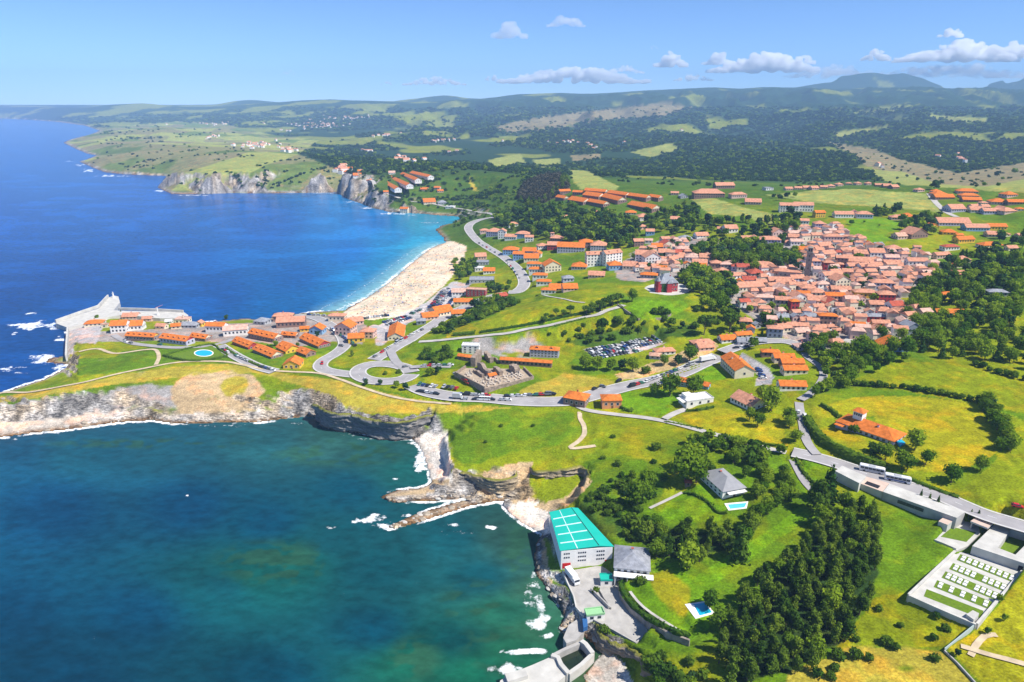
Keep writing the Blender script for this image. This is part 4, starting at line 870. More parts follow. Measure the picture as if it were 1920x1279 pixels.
UPTOWN = [(1479,399,33,13,'gwt',-12),(1506,397,34,12,'gwt',-12),(1538,408,19,9,'gyo',6),(1583,409,34,7,'gwt',-5),(1602,406,12,8,'fpt'),(1621,410,28,8,'hlt',-12),(1538,430,20,10,'hlt',-5),(1508,422,16,8,'gwt',-10),(1512,430,14,6),(1562,458,34,14,'hpt',-4),(1684,413,24,5,'hpt'),(1703,411,26,4,'hwo'),(1724,447,36,8,'fnt',14),(1692,449,20,6,'gpe'),(1769,485,30,7,'gpt',12),(1785,470,30,7,'hwr',8),(1808,494,24,7,'hpt',-4),(1795,503,18,4,'gco'),(1779,558,30,4,'hco'),(1785,596,52,5,'gbo',-4),(1870,562,34,14,'hgg',-8),(1720,468,12,4,'gbt'),(1800,520,26,6,'got',-6),
 (1443,357,15,4,'twg'),(1330,372,56,9,'hnt',-4),(1360,354,36,6,'gnt',5),(1386,372,30,7,'hpt',8),(1412,384,28,5,'gpt',-14),(1283,372,14,4,'fgg'),(1265,366,14,4,'gpt'),
 (1063,414,15,7,'hbt',8),(1116,400,14,3,'hpt'),(1183,403,20,4,'hco'),(1208,414,23,7,'hwt',5),(1207,430,14,5,'hpt'),(1219,442,16,8,'gbt',-5),(1265,419,16,8,'glt'),(1372,437,24,8,'gwt',6),(1352,434,14,5,'gpt'),(1318,446,24,4,'gwt'),(1286,453,24,5,'hgg',-6),(1042,454,22,7,'hnt'),(1036,448,7,11,'hpt'),(1135,399,12,4,'gct'),(963,426,17,6,'hwt'),
 (1480,357,14,3,'gpt'),(1497,356,13,3,'gpt'),(1513,355,13,3,'gpt'),(1529,356,14,3,'gpt'),(1545,354,13,3,'gpt'),(1560,352,13,3,'hpt'),(1576,349,12,3,'hpt'),(1592,347,11,3,'hpt'),(1611,347,11,3,'hpt'),(1630,347,11,3,'hpt'),(1648,350,13,3,'gnt'),(1664,352,14,3,'gnt'),(1680,354,14,3,'gnt'),(1727,360,15,4,'hpt'),
 (1757,363,16,4,'hpo'),(1765,368,24,4,'hpo'),(1772,374,36,4,'gno',0),(1815,363,34,4,'hpo'),(1819,371,32,4,'hpo'),(1823,379,32,4,'gno'),(1898,370,23,5,'hpo'),(1906,384,30,5,'gno'),(1874,384,28,5,'hpo'),(1797,398,29,6,'glt',5),(1830,391,16,4,'gpt'),(1832,399,22,5,'gct'),(1862,402,34,6,'glt',-4),(1895,400,28,4,'hpt'),(1850,392,16,4),(1846,384,14,3),(1882,395,14,4),(1914,396,14,4),
 (1790,424,58,6,'glt',-4),(1833,434,42,7,'gbt',-4),(1870,432,34,7,'gyo',-5),(1752,431,18,6,'fyo'),(1781,441,25,5,'hyo'),(1812,456,34,7,'gyo',10),(1865,445,24,5,'gpt'),(1888,444,15,4,'hct'),(1862,465,40,5,'hco',8),(1800,446,14,5,'gyo'),(1900,470,20,4,'gct'),(1915,445,14,4,'gpt'),(1905,512,16,5,'gwt'),(1880,520,14,4,'gct')]
TERR = [((1073,366),(1093,367)),((1095,363),(1134,366)),((1138,367),(1172,372)),((1175,372),(1211,377)),((1214,374),(1234,377)),((1041,375),(1057,378)),((1050,365),(1070,364)),((1064,380),(1093,385)),((1099,383),(1131,389)),((1092,371),(1122,375)),((1126,374),(1158,382)),((1176,389),(1222,398))]
MID = [(909,438,14,5,'hpt'),(924,444,22,8,'hlt',-14),(941,448,13,12,'fwt'),(957,451,19,6,'gwt',-12),(979,447,22,7,'hbt',-12),(992,454,14,8,'gwt',-5),(1018,467,16,5,'hwt'),(1037,469,19,8,'grt',-5),(1070,474,44,9,'glo',-10),(1098,466,22,10,'hno'),(1122,470,26,8,'hlt',-8),(957,478,25,8,'hbo',-8),(972,487,18,9,'gbo',-8),(992,479,22,7,'glo',-8),(1006,484,14,7,'fwo'),(996,491,24,6,'gco',-4),
 (1037,510,27,10,'fco',12),(1085,506,24,5,'hlo',-12),(1042,546,22,4,'gpo',-6),(1070,546,24,4,'gpo',5),(1066,529,18,6,'hlg'),(1155,507,23,8,'hbo',5),(1118,521,26,3,'gpt'),(1180,506,22,6,'gct'),
 (902,488,18,6,'gpt'),(905,498,20,5,'tgg',0),(899,509,15,5,'tww',0),(917,514,19,5,'gwo',0),(866,555,33,6,'gwp',0),(868,573,30,6,'gco',0),(835,592,25,6,'gco',35),(860,593,22,4,'glo',10),(808,600,24,5,'gpo',20),(942,561,18,5,'grr',30),
 (631,603,27,9,'hct',-5),(666,610,26,6,'gpt',25),(643,629,28,13,'fpo',-14),(668,643,25,8,'gyo',8),(688,635,22,11,'hpt',-8),(790,609,15,6,'hdg',10),
 (530,602,31,8,'hnt',5),(545,614,44,9,'gnt',8),(486,609,20,5,'hgg'),(571,622,14,5,'gyo'),(592,627,22,8,'fbo',-8),(442,630,36,10,'gwp',14),(403,623,31,10,'gwo',-5),(340,607,21,6,'tcp',0),(350,616,33,5,'hgg',0),(372,613,12,6,'fyt'),(223,624,24,12,'gwo',10),(252,620,24,8,'gwo',12),(175,612,26,4,'hco',14),(196,615,10,5,'tcp'),(243,599,24,4,'gpt'),(300,617,16,4,'gct'),(316,608,10,3,'gww'),(275,603,14,3,'gpt'),(330,617,14,4,'gco'),
 (1320,650,35,4,'hnt',12),(1325,658,26,3,'gpt',12),(1367,643,25,4,'gwo',8),(1248,666,33,6,'hwt',8),(1228,674,18,4,'hle'),(1395,648,20,4,'gwg'),
 (1445,670,28,8,'hno',-8),(1471,680,33,8,'gco',0),(1487,690,36,8,'gno',0),(1492,703,38,8,'gco',0),(1487,733,42,8,'gwo',-4),(1290,913,9,6,'gnr',-5)]
SZ = 1.02
for t in TOWN: B(*t[:4], *(t[4:5]), yaw=(t[5] if len(t) > 5 else None), region='in the old town', chim=(1 if t[2] > 19 else 0))
SZ = 1.0
for t in UPTOWN: B(*t[:4], *(t[4:5]), yaw=(t[5] if len(t) > 5 else None), region='above the old town' if t[1] < 470 else 'among the park trees')
for a, b in TERR: building(a, b, 6, ratio=.32 if b[0]-a[0] > 30 else .5, shape='g', wall='n', roof='o', gable_col='c', name='terraced_block', cat='terraced block', region='on the ridge above the woods')  # dark brown walls hold the shade of the fronts; gable ends stay cream
SZ = 1.15
for t in MID:
    B(*t[:4], t[4], yaw=(t[5] if len(t) > 5 else None), region='at the harbour' if t[0] < 480 else 'behind the beach' if t[1] < 620 and t[0] < 1200 else 'below the town', chim=1 if t[2] > 20 else 0)
SZ = 1.0
# far terraces across the bay
for a, b in [((704,338),(740,359)),((724,335),(762,352)),((750,330),(778,342)),((768,328),(802,336))]: building(a, b, 4, depth=13, shape='g', wall='w', roof='o', name='terraced_block', cat='terraced block', region='across the bay')
for x, y, w_, h_, o in [(757,400,15,8,'gco'),(724,363,9,3,'gpo'),(690,341,12,3,'gpo'),(670,333,15,4,'gwo'),(645,326,14,4,'gpo'),(795,358,14,3,'gpo'),(819,356,11,4,'gpo'),(826,361,11,3,'gpo'),(806,383,22,4,'gco'),(830,384,16,4,'hgg'),(843,391,16,3,'tww'),(655,320,12,4,'gwo'),(676,324,10,3,'gwo'),(735,327,12,3,'gwp')]: B(x, y, w_, h_, o, region='across the bay')
# row of five houses stepping down the hill behind the beach
for k, (x, y) in enumerate([(1001,503),(1005,513),(1012,524),(1019,536),(1028,552)]):
    B(x, y, 27, 8, 'hwo', yaw=-8, ratio=.5, region='in the stepped row behind the beach')
# bigger buildings one by one
NB = dict(near=True)
building((866,663),(898,664),14,ratio=.55,shape='t',wall='w',roof='w',name='apartment_building',cat='apartment building',label='white flat roofed building standing below the grey quarry face',wins=(3,3),**NB)
building((993,669),(1047,672),14,ratio=.35,shape='h',wall='l',roof='o',name='hotel',cat='hotel',label='three storey hotel with hipped orange roof below the green hill',wins=(3,8),dorm=2,**NB)  # lilac grey puts the front's shade into the colour of a white wall
building((938,683),(1034,690),9,ratio=.12,shape='g',wall='n',roof='o',name='long_shed',cat='shed',label='very long low shed with bright orange roof behind the ruined church',wins=(1,12))
building((858,674),(893,679),7,ratio=.28,shape='g',wall='n',roof='o',name='shed',cat='shed',label='short low shed with orange roof left of the ruined church',wins=(1,4))
building((1100,500),(1132,499),22,ratio=.5,shape='g',wall='w',roof='t',name='apartment_building',cat='apartment building',label='left one of two tall white apartment blocks behind the hill meadow',wins=(4,5),dorm=3)
building((1136,498),(1166,494),21,ratio=.5,shape='g',wall='w',roof='t',name='apartment_building',cat='apartment building',label='right one of two tall white apartment blocks behind the hill meadow',wins=(4,5),dorm=2)
building((880,531),(926,531),5,ratio=.62,shape='t',wall='g',roof='g',name='beach_hall',cat='hall',label='broad grey flat roofed hall behind the beach car park',wins=(1,6))
building((874,555),(910,557),12,ratio=.4,shape='t',wall='r',roof='e',name='beach_hotel',cat='hotel',label='red and white striped hotel facing the beach car park',wins=(3,5),**NB)
building((727,638),(757,637),4,ratio=2.3,shape='f',wall='c',roof='o',name='market_hall',cat='hall',label='long orange roofed hall between the two beach roads')
building((236,638),(289,641),9,ratio=.30,shape='g',wall='n',roof='o',name='terraced_block',cat='terraced block',label='left terrace with orange roof and brick front near the breakwater',dorm=5,gable_col='y',**NB)
building((300,642),(350,649),9,ratio=.34,shape='g',wall='l',roof='o',name='terraced_block',cat='terraced block',label='middle terrace with orange roof behind the oval pool',dorm=5,gable_col='r',**NB)
building((356,637),(385,641),6,ratio=.5,shape='g',wall='n',roof='o',name='terraced_block',cat='terraced block',label='short terrace with cream gable right of the oval pool terraces',dorm=3,gable_col='c',**NB)
building((466,633),(514,644),9,ratio=.34,shape='g',wall='n',roof='o',name='terraced_block',cat='terraced block',label='tall terrace with cream gable at the back of the seaside estate',dorm=5,gable_col='c',**NB)
building((527,633),(554,635),5,ratio=.5,shape='g',wall='n',roof='o',name='terraced_block',cat='terraced block',label='low terrace with pale gable behind the seaside estate',dorm=2,gable_col='c')
building((436,645),(466,657),5,ratio=.38,shape='g',wall='r',roof='o',name='terraced_block',cat='terraced block',label='terrace with crimson gable beside the sloping car park',dorm=4,gable_col='r',**NB)
building((474,660),(509,675),5,ratio=.38,shape='g',wall='n',roof='o',name='terraced_block',cat='terraced block',label='terrace with cream gable beside the sloping car park',dorm=4,gable_col='c',**NB)
building((518,656),(536,665),5,ratio=.8,shape='g',wall='y',roof='o',name='terraced_block',cat='terraced block',label='short block with yellow gable in the middle of the seaside estate',dorm=2,gable_col='y')
building((562,639),(597,655),5,ratio=.38,shape='g',wall='n',roof='o',name='terraced_block',cat='terraced block',label='terrace with crimson gable facing the curved road',dorm=4,gable_col='r',**NB)
building((556,664),(574,671),5,ratio=.7,shape='g',wall='n',roof='o',name='terraced_block',cat='terraced block',label='lower end block of the estate beside the curved road',dorm=1)
building((531,692),(562,692),8,ratio=.9,shape='f',wall='y',roof='o',name='gabled_house',cat='house',label='yellow gabled house nearest to the cliff path',door=True,chim=1,gable_col='y',**NB)
building((1249,718),(1327,734),9,ratio=.22,shape='g',wall='b',roof='o',name='apartment_building',cat='apartment building',label='long orange roofed apartment row beside the main road',dorm=3,gable_col='c',wins=(2,9),**NB)
building((1377,709),(1413,708),14,ratio=2.0,shape='f',wall='c',roof='o',name='apartment_building',cat='apartment building',label='deep orange roofed apartment block with blank cream gable end',wins=(1,1),swins=(2,8),chim=3,**NB)
building((1056,759),(1096,766),14,ratio=.8,shape='h',wall='n',roof='o',name='villa',cat='villa',label='purple brick villa with orange hipped roof at the road fork',door=True,chim=1,**NB)
building((1129,766),(1165,766),15,ratio=.75,shape='h',wall='o',roof='o',name='villa',cat='villa',label='salmon villa with white awning beside the green field',door=True,**NB)
building((1369,753),(1407,772),9,ratio=.8,shape='g',wall='w',roof='t',name='farmhouse',cat='farmhouse',label='long white house with terracotta roof above the mown field',wins=(1,6),chim=1,**NB)

# the smallest houses wedged between the others: more of the same kind than one would count
def infill():
    r = random.Random(44); mb = MB(); taken = [(b['x']+.5*b['w']*math.cos(b['yaw'])-.5*b['d']*math.sin(b['yaw']), b['y']+.5*b['w']*math.sin(b['yaw'])+.5*b['d']*math.cos(b['yaw']), .5*math.hypot(b['w'], b['d'])) for b in BLD]
    poly = [(1190,478),(1260,448),(1400,500),(1420,455),(1480,432),(1560,422),(1640,468),(1735,480),(1760,512),(1690,560),(1735,598),(1680,638),(1560,650),(1470,632),(1400,585),(1385,545),(1280,520),(1195,512)]
    P = np.array(poly, float); X, Y, Z = ground(P[:, 0], P[:, 1]); n = 0
    for t in range(2600):
        x = r.uniform(X.min(), X.max()); y = r.uniform(Y.min(), Y.max()); z = float(height(x, y)); px, py = project(x, y, z)
        if not inpoly([px], [py], poly)[0]: continue
        w_ = r.uniform(5.5, 9.5); d = r.uniform(5, 8); h = r.uniform(3.5, 6.5); q = .5*math.hypot(w_, d)
        if (1270 < px < 1390 and 495 < py < 562) or (1290 < px < 1500 and 445 < py < 505) or any(math.hypot(x-a, y-b) < .80*(q+c) for a, b, c in taken): continue
        taken.append((x, y, q)); n += 1; a = R(r.choice((-14, -8, 6, 12, 76, 98))); c, s = math.cos(a), math.sin(a); m = r.choice((0, 0, 1, 1, 2))
        Q = [(x+c*u-s*v, y+s*u+c*v) for u, v in ((-w_/2,-d/2),(w_/2,-d/2),(w_/2,d/2),(-w_/2,d/2))]; mb.prism(Q, z-2, z+h, m)
        E = [(x+c*u-s*v, y+s*u+c*v) for u, v in ((-w_/2-.4,-d/2-.4),(w_/2+.4,-d/2-.4),(w_/2+.4,d/2+.4),(-w_/2-.4,d/2+.4))]; mb.prism(E, z+h, z+h+.15, r.choice((3, 3, 4)))
        k = .5 if r.random() < .5 else .22
        rd = [((E[0][0]+E[3][0])/2, (E[0][1]+E[3][1])/2), ((E[1][0]+E[2][0])/2, (E[1][1]+E[2][1])/2)]; u0 = k if k < .5 else 0
        g0 = (rd[0][0]+(rd[1][0]-rd[0][0])*u0, rd[0][1]+(rd[1][1]-rd[0][1])*u0); g1 = (rd[1][0]-(rd[1][0]-rd[0][0])*u0, rd[1][1]-(rd[1][1]-rd[0][1])*u0)
        vs = [(*e, z+h+.15) for e in E]+[(*g0, z+h+.15+d*.28), (*g1, z+h+.15+d*.28)]; mb.add(vs, [(0,1,5,4),(2,3,4,5),(1,2,5),(3,0,4)], r.choice((3, 3, 4)))
        for u in (-.25, .25):
            px_, py_ = x+c*u*w_-s*(-d/2-.03), y+s*u*w_+c*(-d/2-.03); W_ = [(px_+c*a_-s*b_, py_+s*a_+c*b_) for a_, b_ in ((-.5,-.03),(.5,-.03),(.5,.03),(-.5,.03))]; mb.prism(W_, z+1.2, z+2.5, 5)
    o = mb.obj('wedged_houses', [MW['w'], MW['c'], MW['p'], MR['t'], MR['p'], M_GLASS]); tag(o, kind='stuff'); return taken
TAKEN = infill()
# ------------------------------------------------------------------ one-off structures
def W3(px, py, z): return (*unproj(px, py, z), z)
def W2s(P, z): return [unproj(a, b, z) for a, b in P]
def solid(name, P, ztop, zbot, m, label=None, cat=None, parent=None, kind=None, mt=None, mb=None):
    """a solid whose top outline is seen at photo pixels P at height ztop"""
    own = mb is None; mb = mb or MB()
    mats = m if isinstance(m, list) else [m]
    mb.prism(W2s(P, ztop), zbot, ztop, 0, mt)
    if own:
        o = mb.obj(name, mats, parent); tag(o, label, cat, kind=kind); return o
def wall_line(name, P, h, th, m, label=None, cat='wall', down=1.5, level=None, parent=None, group=None):
    X, Y, Z = ground([p[0] for p in P], [p[1] for p in P])
    if level is not None:
        Z = np.full(len(P), level); q = W2s(P, level); X = np.array([a[0] for a in q]); Y = np.array([a[1] for a in q])
    tx = np.gradient(X); ty = np.gradient(Y); L = np.hypot(tx, ty); nx, ny = -ty/L*th/2, tx/L*th/2
    vs = []; fs = []; n = len(P)
    for i in range(n):
        for s, z in ((1, -down), (-1, -down), (-1, h), (1, h)): vs.append((X[i]+s*nx[i], Y[i]+s*ny[i], Z[i]+z))
        if i:
            a, b = 4*i-4, 4*i
            for k in range(4): fs.append((a+k, a+(k+1) % 4, b+(k+1) % 4, b+k))
    fs += [(3, 2, 1, 0), (4*n-4, 4*n-3, 4*n-2, 4*n-1)]
    o = MB().add(vs, fs).obj(name, m, parent); tag(o, label, cat, group)
    return o
M_TEAL = mat('turquoise_sheeting', (.012,.44,.34), var=.10, scale=.12, rough=.6); M_SKYL = mat('skylight_sheet', (.62,.80,.80), var=.08, rough=.5)
M_RED = mat('red_paint', (.62,.02,.02), var=.1, rough=.5); M_PGREEN = mat('pale_green_roof', (.30,.55,.28), var=.15)
M_GRASS = mat('mown_grass', (.12,.20,.006), var=.25, scale=1.2); M_POOL = mat('pool_water', (.01,.42,.62), var=.12, scale=.3, rough=.12, spec=.5)
M_POOLP = mat('pale_pool_water', (.10,.55,.68), var=.12, scale=.3, rough=.12, spec=.5)
M_STONE = mat('weathered_stone', (.33,.28,.23), var=.35, scale=.6, bump=.6, bscale=1.5)
M_RUIN = mat('dark_ruin_stone', (.31,.24,.185), var=.4, scale=.6, bump=.6, bscale=1.5)
M_TILEPINK = mat('terracotta_paving', (.60,.45,.36), var=.1, scale=.5)
M_GREYBLUE = mat('grey_slate_roof', (.23,.24,.29), var=.15, scale=.5)
M_BLUE = mat('blue_tarpaulin', (.03,.12,.30), var=.15); M_BASIN = mat('still_green_water', (.016,.028,.012), var=.3, scale=.25, rough=.08, spec=.4)
# --- warehouse on the shore
def solve_z(pb, zb, pt):
    A = unproj(*pb, zb)
    zs = np.linspace(zb, zb+40, 800); ys = [unproj(pt[0], pt[1], z)[1] for z in zs]
    return float(zs[np.argmin(np.abs(np.array(ys)-A[1]))])
YZ = 5.0
ZR = solve_z((1054, 1066.4), YZ, (1052.3, 1033.7))
FL, FR, BR, BL = [np.array(unproj(a, b, ZR)) for a, b in ((1052.3,1033.7),(1148.8,1026),(1082,954),(1032,961))]
RF = FL+(FR-FL)*.74; RB = BL+(BR-BL)*.78
mb = MB(); mb.prism([tuple(FL), tuple(FR), tuple(BR), tuple(BL)], .5, ZR, 0)
wh = mb.obj('warehouse', [MW['w']]); tag(wh, 'big white warehouse with turquoise roof standing at the water', 'warehouse')
def roofq(a, b, c, d, za, zb, t=.3):  # a,b low side; c,d ridge side
    return [(*a, za), (*b, za), (*c, zb), (*d, zb)]
ov = lambda p, q, k: p+(p-q)/np.linalg.norm(p-q)*k
mb = MB()
for (p, q, r, s) in ((ov(FL, FR, .5), RF, RB, ov(BL, BR, .5)), (RF, ov(FR, FL, .5), ov(BR, BL, .5), RB)):
    za = [ZR+.1, ZR+.9, ZR+.9, ZR+.1] if p is not RF else [ZR+.9, ZR+.1, ZR+.1, ZR+.9]
    vs = [(*p, za[0]), (*q, za[1]), (*r, za[2]), (*s, za[3])]; vs += [(a, b, c+.25) for a, b, c in vs]
    mb.add(vs, [(3,2,1,0),(4,5,6,7),(0,1,5,4),(1,2,6,5),(2,3,7,6),(3,0,4,7)])
ro = mb.obj('roof', M_TEAL, wh)
def rp(u, v, dz):
    """point on the left roof slope: u across from eave to ridge, v from front to back"""
    a = FL+(RF-FL)*u; b = BL+(RB-BL)*u; p = a+(b-a)*v; return (*p, ZR+.35+.8*u+dz)
def strip(u0, u1, v0, v1):
    mb = MB(); q = [rp(u0, v0, .02), rp(u1, v0, .02), rp(u1, v1, .02), rp(u0, v1, .02)]; q += [(a, b, c+.1) for a, b, c in q]
    mb.add(q, [(3,2,1,0),(4,5,6,7),(0,1,5,4),(1,2,6,5),(2,3,7,6),(3,0,4,7)]); mb.obj('skylight', M_SKYL, ro)
for v in (.17, .38, .585, .79): strip(.03, .96, v-.011, v+.011)
for a, b in ((0, .155), (.185, .365), (.395, .57), (.60, .775), (.805, .99)): strip(.41, .435, a, b)
mb = MB(); vs = [rp(.985, .01, .02), rp(1.0, .01, .02), rp(1.0, .99, .02), rp(.985, .99, .02)]; vs += [(a, b, c+.12) for a, b, c in vs]
mb.add(vs, [(3,2,1,0),(4,5,6,7),(0,1,5,4),(1,2,6,5),(2,3,7,6),(3,0,4,7)]); mb.obj('ridge_dark_strip', M_DARK, ro)  # thin dark strip laid along the gap at the ridge
fd = (FR-FL); fl_ = np.linalg.norm(fd); fd = fd/fl_; fn = np.array((fd[1], -fd[0]))
def onfront(name, t0, t1, z0, z1, m, pr=.08):
    a = FL+fd*t0*fl_; b = FL+fd*t1*fl_
    mb = MB(); mb.prism([tuple(a), tuple(b), tuple(b+fn*pr), tuple(a+fn*pr)], z0, z1); return mb.obj(name, m, wh)
hh = ZR-YZ
onfront('loading_door', .03, .19, YZ, YZ+hh*.30, M_RED); onfront('loading_door', .86, .97, YZ, YZ+hh*.30, M_RED)
for t0, n in ((.055, 3), (.33, 4), (.69, 4)):
    for r in ((.40, .62, .84) if t0 > .06 else (.62, .84)):
        for k in range(n): onfront('window', t0+k*.042, t0+k*.042+.028, YZ+hh*(r-.05), YZ+hh*(r+.03), M_GLASS)
# --- white house with grey roof beside it and the sheds of the yard
b, w_, d_, h_, r_ = building((1151,1089),(1216,1096),24,ratio=1.05,shape='h',wall='w',roof='g',z=5.2,rise=3.2,wins=(2,5),swins=(3,6),near=True,label='white house with grey hipped roof beside the turquoise warehouse',name='house',chim=1,door=True)
mb = MB(); mb.box(-.2, w_+1.5, -3.4, -.46, h_*.72, h_*.72+.3); mb.obj('terrace_roof', MW['w'], b)
for k in range(4):
    mb = MB(); mb.cyl(.3+k*(w_+.6)/3, -3.1, -1, h_*.72, .18); mb.obj('column', MW['w'], b)
building((1126,1099),(1148,1099),9,ratio=.8,shape='t',wall='w',roof='w',z=5.0,label='small white shed with teal roof in the warehouse yard',name='shed',cat='shed')[0]; recolour(BLD[-1]['o'], M_TEAL)
building((1100,1166),(1133,1162),7,ratio=.5,shape='t',wall='w',roof='w',z=5.2,label='low shed with pale green roof at the edge of the yard',name='shed',cat='shed')[0]; recolour(BLD[-1]['o'], M_PGREEN)
solid('tarpaulin', [(1092,1160),(1101,1156),(1102,1174),(1094,1177)], 6.4, 4.6, M_BLUE, 'dark blue tarpaulin stack beside the pale green roofed shed', 'tarpaulin')
o = MB().prism(PADS['yard'][0], 3.5, 5.0).obj('yard_paving', M_CONC); tag(o, kind='structure')
wall_line('yard_wall', [(1055,1074),(1064,1096),(1076,1122),(1080,1142),(1096,1160)], 1.1, .5, M_CONCW, 'concrete parapet between the warehouse yard and the rocks', level=5.0, down=5)
wall_line('ramp_wall', [(1108,1108),(1126,1126),(1142,1142)], 1.4, .5, M_CONC, 'left low wall of the sunken ramp in the yard', level=5.0)
wall_line('ramp_wall', [(1124,1108),(1134,1126),(1146,1143)], .9, .4, M_CONC, 'right low wall of the sunken ramp in the yard', level=5.0)
wall_line('retaining_wall', [(1160,1102),(1164,1124),(1182,1150),(1212,1174),(1250,1196),(1292,1212)], 2.6, .8, M_STONE, 'dark curved retaining wall between the driveway and the lawn', down=3)
wall_line('quay_wall', [(1112,1164),(1150,1184),(1192,1208),(1214,1192)], .9, .6, M_CONC, 'low concrete wall ending the yard above the cove', level=5.0, down=5)
# --- landing stage and rearing basin
PZ = 2.7
solid('landing_stage', [(926,1330),(938,1276),(960,1262),(1000,1246),(1034,1231),(1042,1231),(1064,1264),(1040,1284),(1004,1330)], PZ, -4, M_CONCW, 'pale concrete landing stage running into the sea', 'landing stage')
solid('storm_shelter', [(946,1262),(984,1254),(990,1266),(952,1278)], PZ+1.6, PZ-.2, M_CONCW, 'square white concrete block on the landing stage', 'shelter')
solid('basin_water', [(1038,1232),(1080,1208),(1108,1229),(1066,1264)], .9, -3, M_BASIN, kind='structure')
wall_line('basin_wall', [(1034,1232),(1046,1236),(1052,1250),(1066,1266)], 1.1, 1.5, M_CONCW, 'curved white wall on the sea side of the square basin', level=PZ, down=5)
wall_line('basin_wall', [(1066,1266),(1090,1249),(1111,1229)], .8, 1.4, M_CONCW, 'straight wall of the square basin beside the pebble cove', level=PZ, down=5)
wall_line('basin_wall', [(1111,1229),(1098,1212),(1090,1206)], 1.3, 1.6, M_CONCW, 'short thick wall of the square basin below the yard', level=PZ, down=5)
wall_line('basin_wall', [(1090,1206),(1062,1218),(1034,1232)], .6, 1.2, M_CONC, 'long narrow wall of the square basin below the ruined landing', level=PZ, down=5)
solid('slipway', [(1056,1196),(1066,1172),(1084,1160),(1098,1164),(1094,1186),(1080,1200),(1062,1206)], 4.0, -1, M_CONC, 'broken concrete landing between the yard and the basin', 'slipway')
# --- modern burial ground and its long building
gz = 19.5
o = MB().prism(PADS['grave_court'][0], 15.5, gz).obj('cemetery_terrace', M_CONCW); tag(o, 'pale walled cemetery terrace with rows of white graves', 'cemetery terrace')
wall_line('cemetery_wall', [(1703,1118),(1748,1075),(1793,1033)], .9, .8, M_CONCW, 'white wall along the slope side of the cemetery terrace', level=gz, down=4)
wall_line('cemetery_wall', [(1703,1119),(1766,1147),(1829,1174)], .9, .8, M_CONCW, 'lower front wall of the cemetery terrace above the scrub', level=gz, down=4)
wall_line('cemetery_wall', [(1831,1173),(1875,1122),(1918,1071)], .9, .8, M_CONCW, 'white wall of the cemetery terrace beside the dry field', level=gz, down=4)
solid('gate_block', [(1812,1152),(1824,1144),(1836,1150),(1826,1162)], gz+2, gz-3, M_CONCW, 'white concrete block at the lower corner of the cemetery', 'gate block')
rows = [((1806,1048),(1897,1084),9,()),((1792,1065),(1881,1101),9,(4,)),((1778,1081),(1865,1117),9,(4,)),((1763,1098),(1848,1132),9,(1,3,5,7))]
mbx = MB()
for a, b, n, sk in rows+[((1744,1115),(1832,1149),0,())]:
    A = np.array(unproj(*a, gz)); Bq = np.array(unproj(*b, gz)); u = (Bq-A); L = np.linalg.norm(u); u /= L; v = np.array((u[1], -u[0]))
    half = 2.5 if n else 2.4
    q = [A-u*1.5+v*half, Bq+u*1.5+v*half, Bq+u*1.5-v*half, A-u*1.5-v*half]
    o = MB().prism([tuple(p) for p in q], gz-.05, gz+.05).obj('grave_lawn', M_GRASS); tag(o, kind='structure')
slab = MB(); slab.box(-.62, .62, -.78, .78, 0, .24); slab.box(-.5, .5, -.66, .66, .24, .32); sm = slab.mesh('grave', [mat('white_marble', (.78,.77,.74), var=.06)])
for ri, (a, b, n, sk) in enumerate(rows):
    A = np.array(unproj(*a, gz)); Bq = np.array(unproj(*b, gz)); u = (Bq-A); L = np.linalg.norm(u); u /= L; v = np.array((u[1], -u[0]))
    for k in range(n):
        if k in sk: continue
        for s in (-1, 1):
            p = A+u*(L*k/(n-1))+v*s*1.0
            o = new_obj('grave', sm); o.location = (*p, gz+.05); o.rotation_euler = (0, 0, math.atan2(u[1], u[0]))
            tag(o, 'white marble grave in the %s row of the cemetery lawn' % ('uppermost', 'second', 'third', 'lowest')[ri], 'grave', 'graves on the cemetery terrace')
Qo = [(1823,1023.6),(1876,972),(1990,1006),(1938,1062)]; Qi = [(1871,1027),(1895,993),(1938,1006),(1904,1040)]
mb = MB()
for i in range(4): mb.prism(W2s([Qo[i], Qo[(i+1) % 4], Qi[(i+1) % 4], Qi[i]], 23.2), 18.5, 23.2)
mus = mb.obj('courtyard_building', M_CONCW); tag(mus, 'white flat roofed building around a square lawn beside the cemetery', 'building')
o = MB().prism(W2s(Qi, 20.1), 19.0, 20.1).obj('courtyard_lawn', M_GRASS); tag(o, kind='structure')
wa = np.array(unproj(1823,1023.6,23.2)); wb = np.array(unproj(1938,1062,23.2)); wu = (wb-wa)/np.linalg.norm(wb-wa); wn = np.array((wu[1], -wu[0]))
p = wa+wu*np.linalg.norm(wb-wa)*.78; m2 = MB(); m2.prism([tuple(p), tuple(p+wu*1.4), tuple(p+wu*1.4+wn*.07), tuple(p+wn*.07)], gz, gz+2.2); m2.obj('door', M_DARK, mus)
o = MB().prism(PADS['upper_court'][0], 17.5, 20.6).obj('entrance_court', M_CONCW); tag(o, 'raised white court with a lawn above the cemetery terrace', 'court')
o = MB().prism(W2s([(1764,1006),(1786,988),(1830,998),(1812,1016)], 20.7), 20.4, 20.68).obj('court_lawn', M_GRASS); tag(o, kind='structure')
wall_line('court_wall', [(1752,1014),(1772,1022),(1793,1031)], .7, .6, M_CONCW, 'low white wall below the entrance court lawn', level=20.6, down=3)
o = solid('pavilion', [(1759.7,977.3),(1773.4,966.3),(1792.3,972.2),(1776.9,984.2)], 24.0, 19, [M_CONCW, M_TILEPINK], 'detached white cube pavilion with terracotta coloured roof', 'pavilion', mt=1)
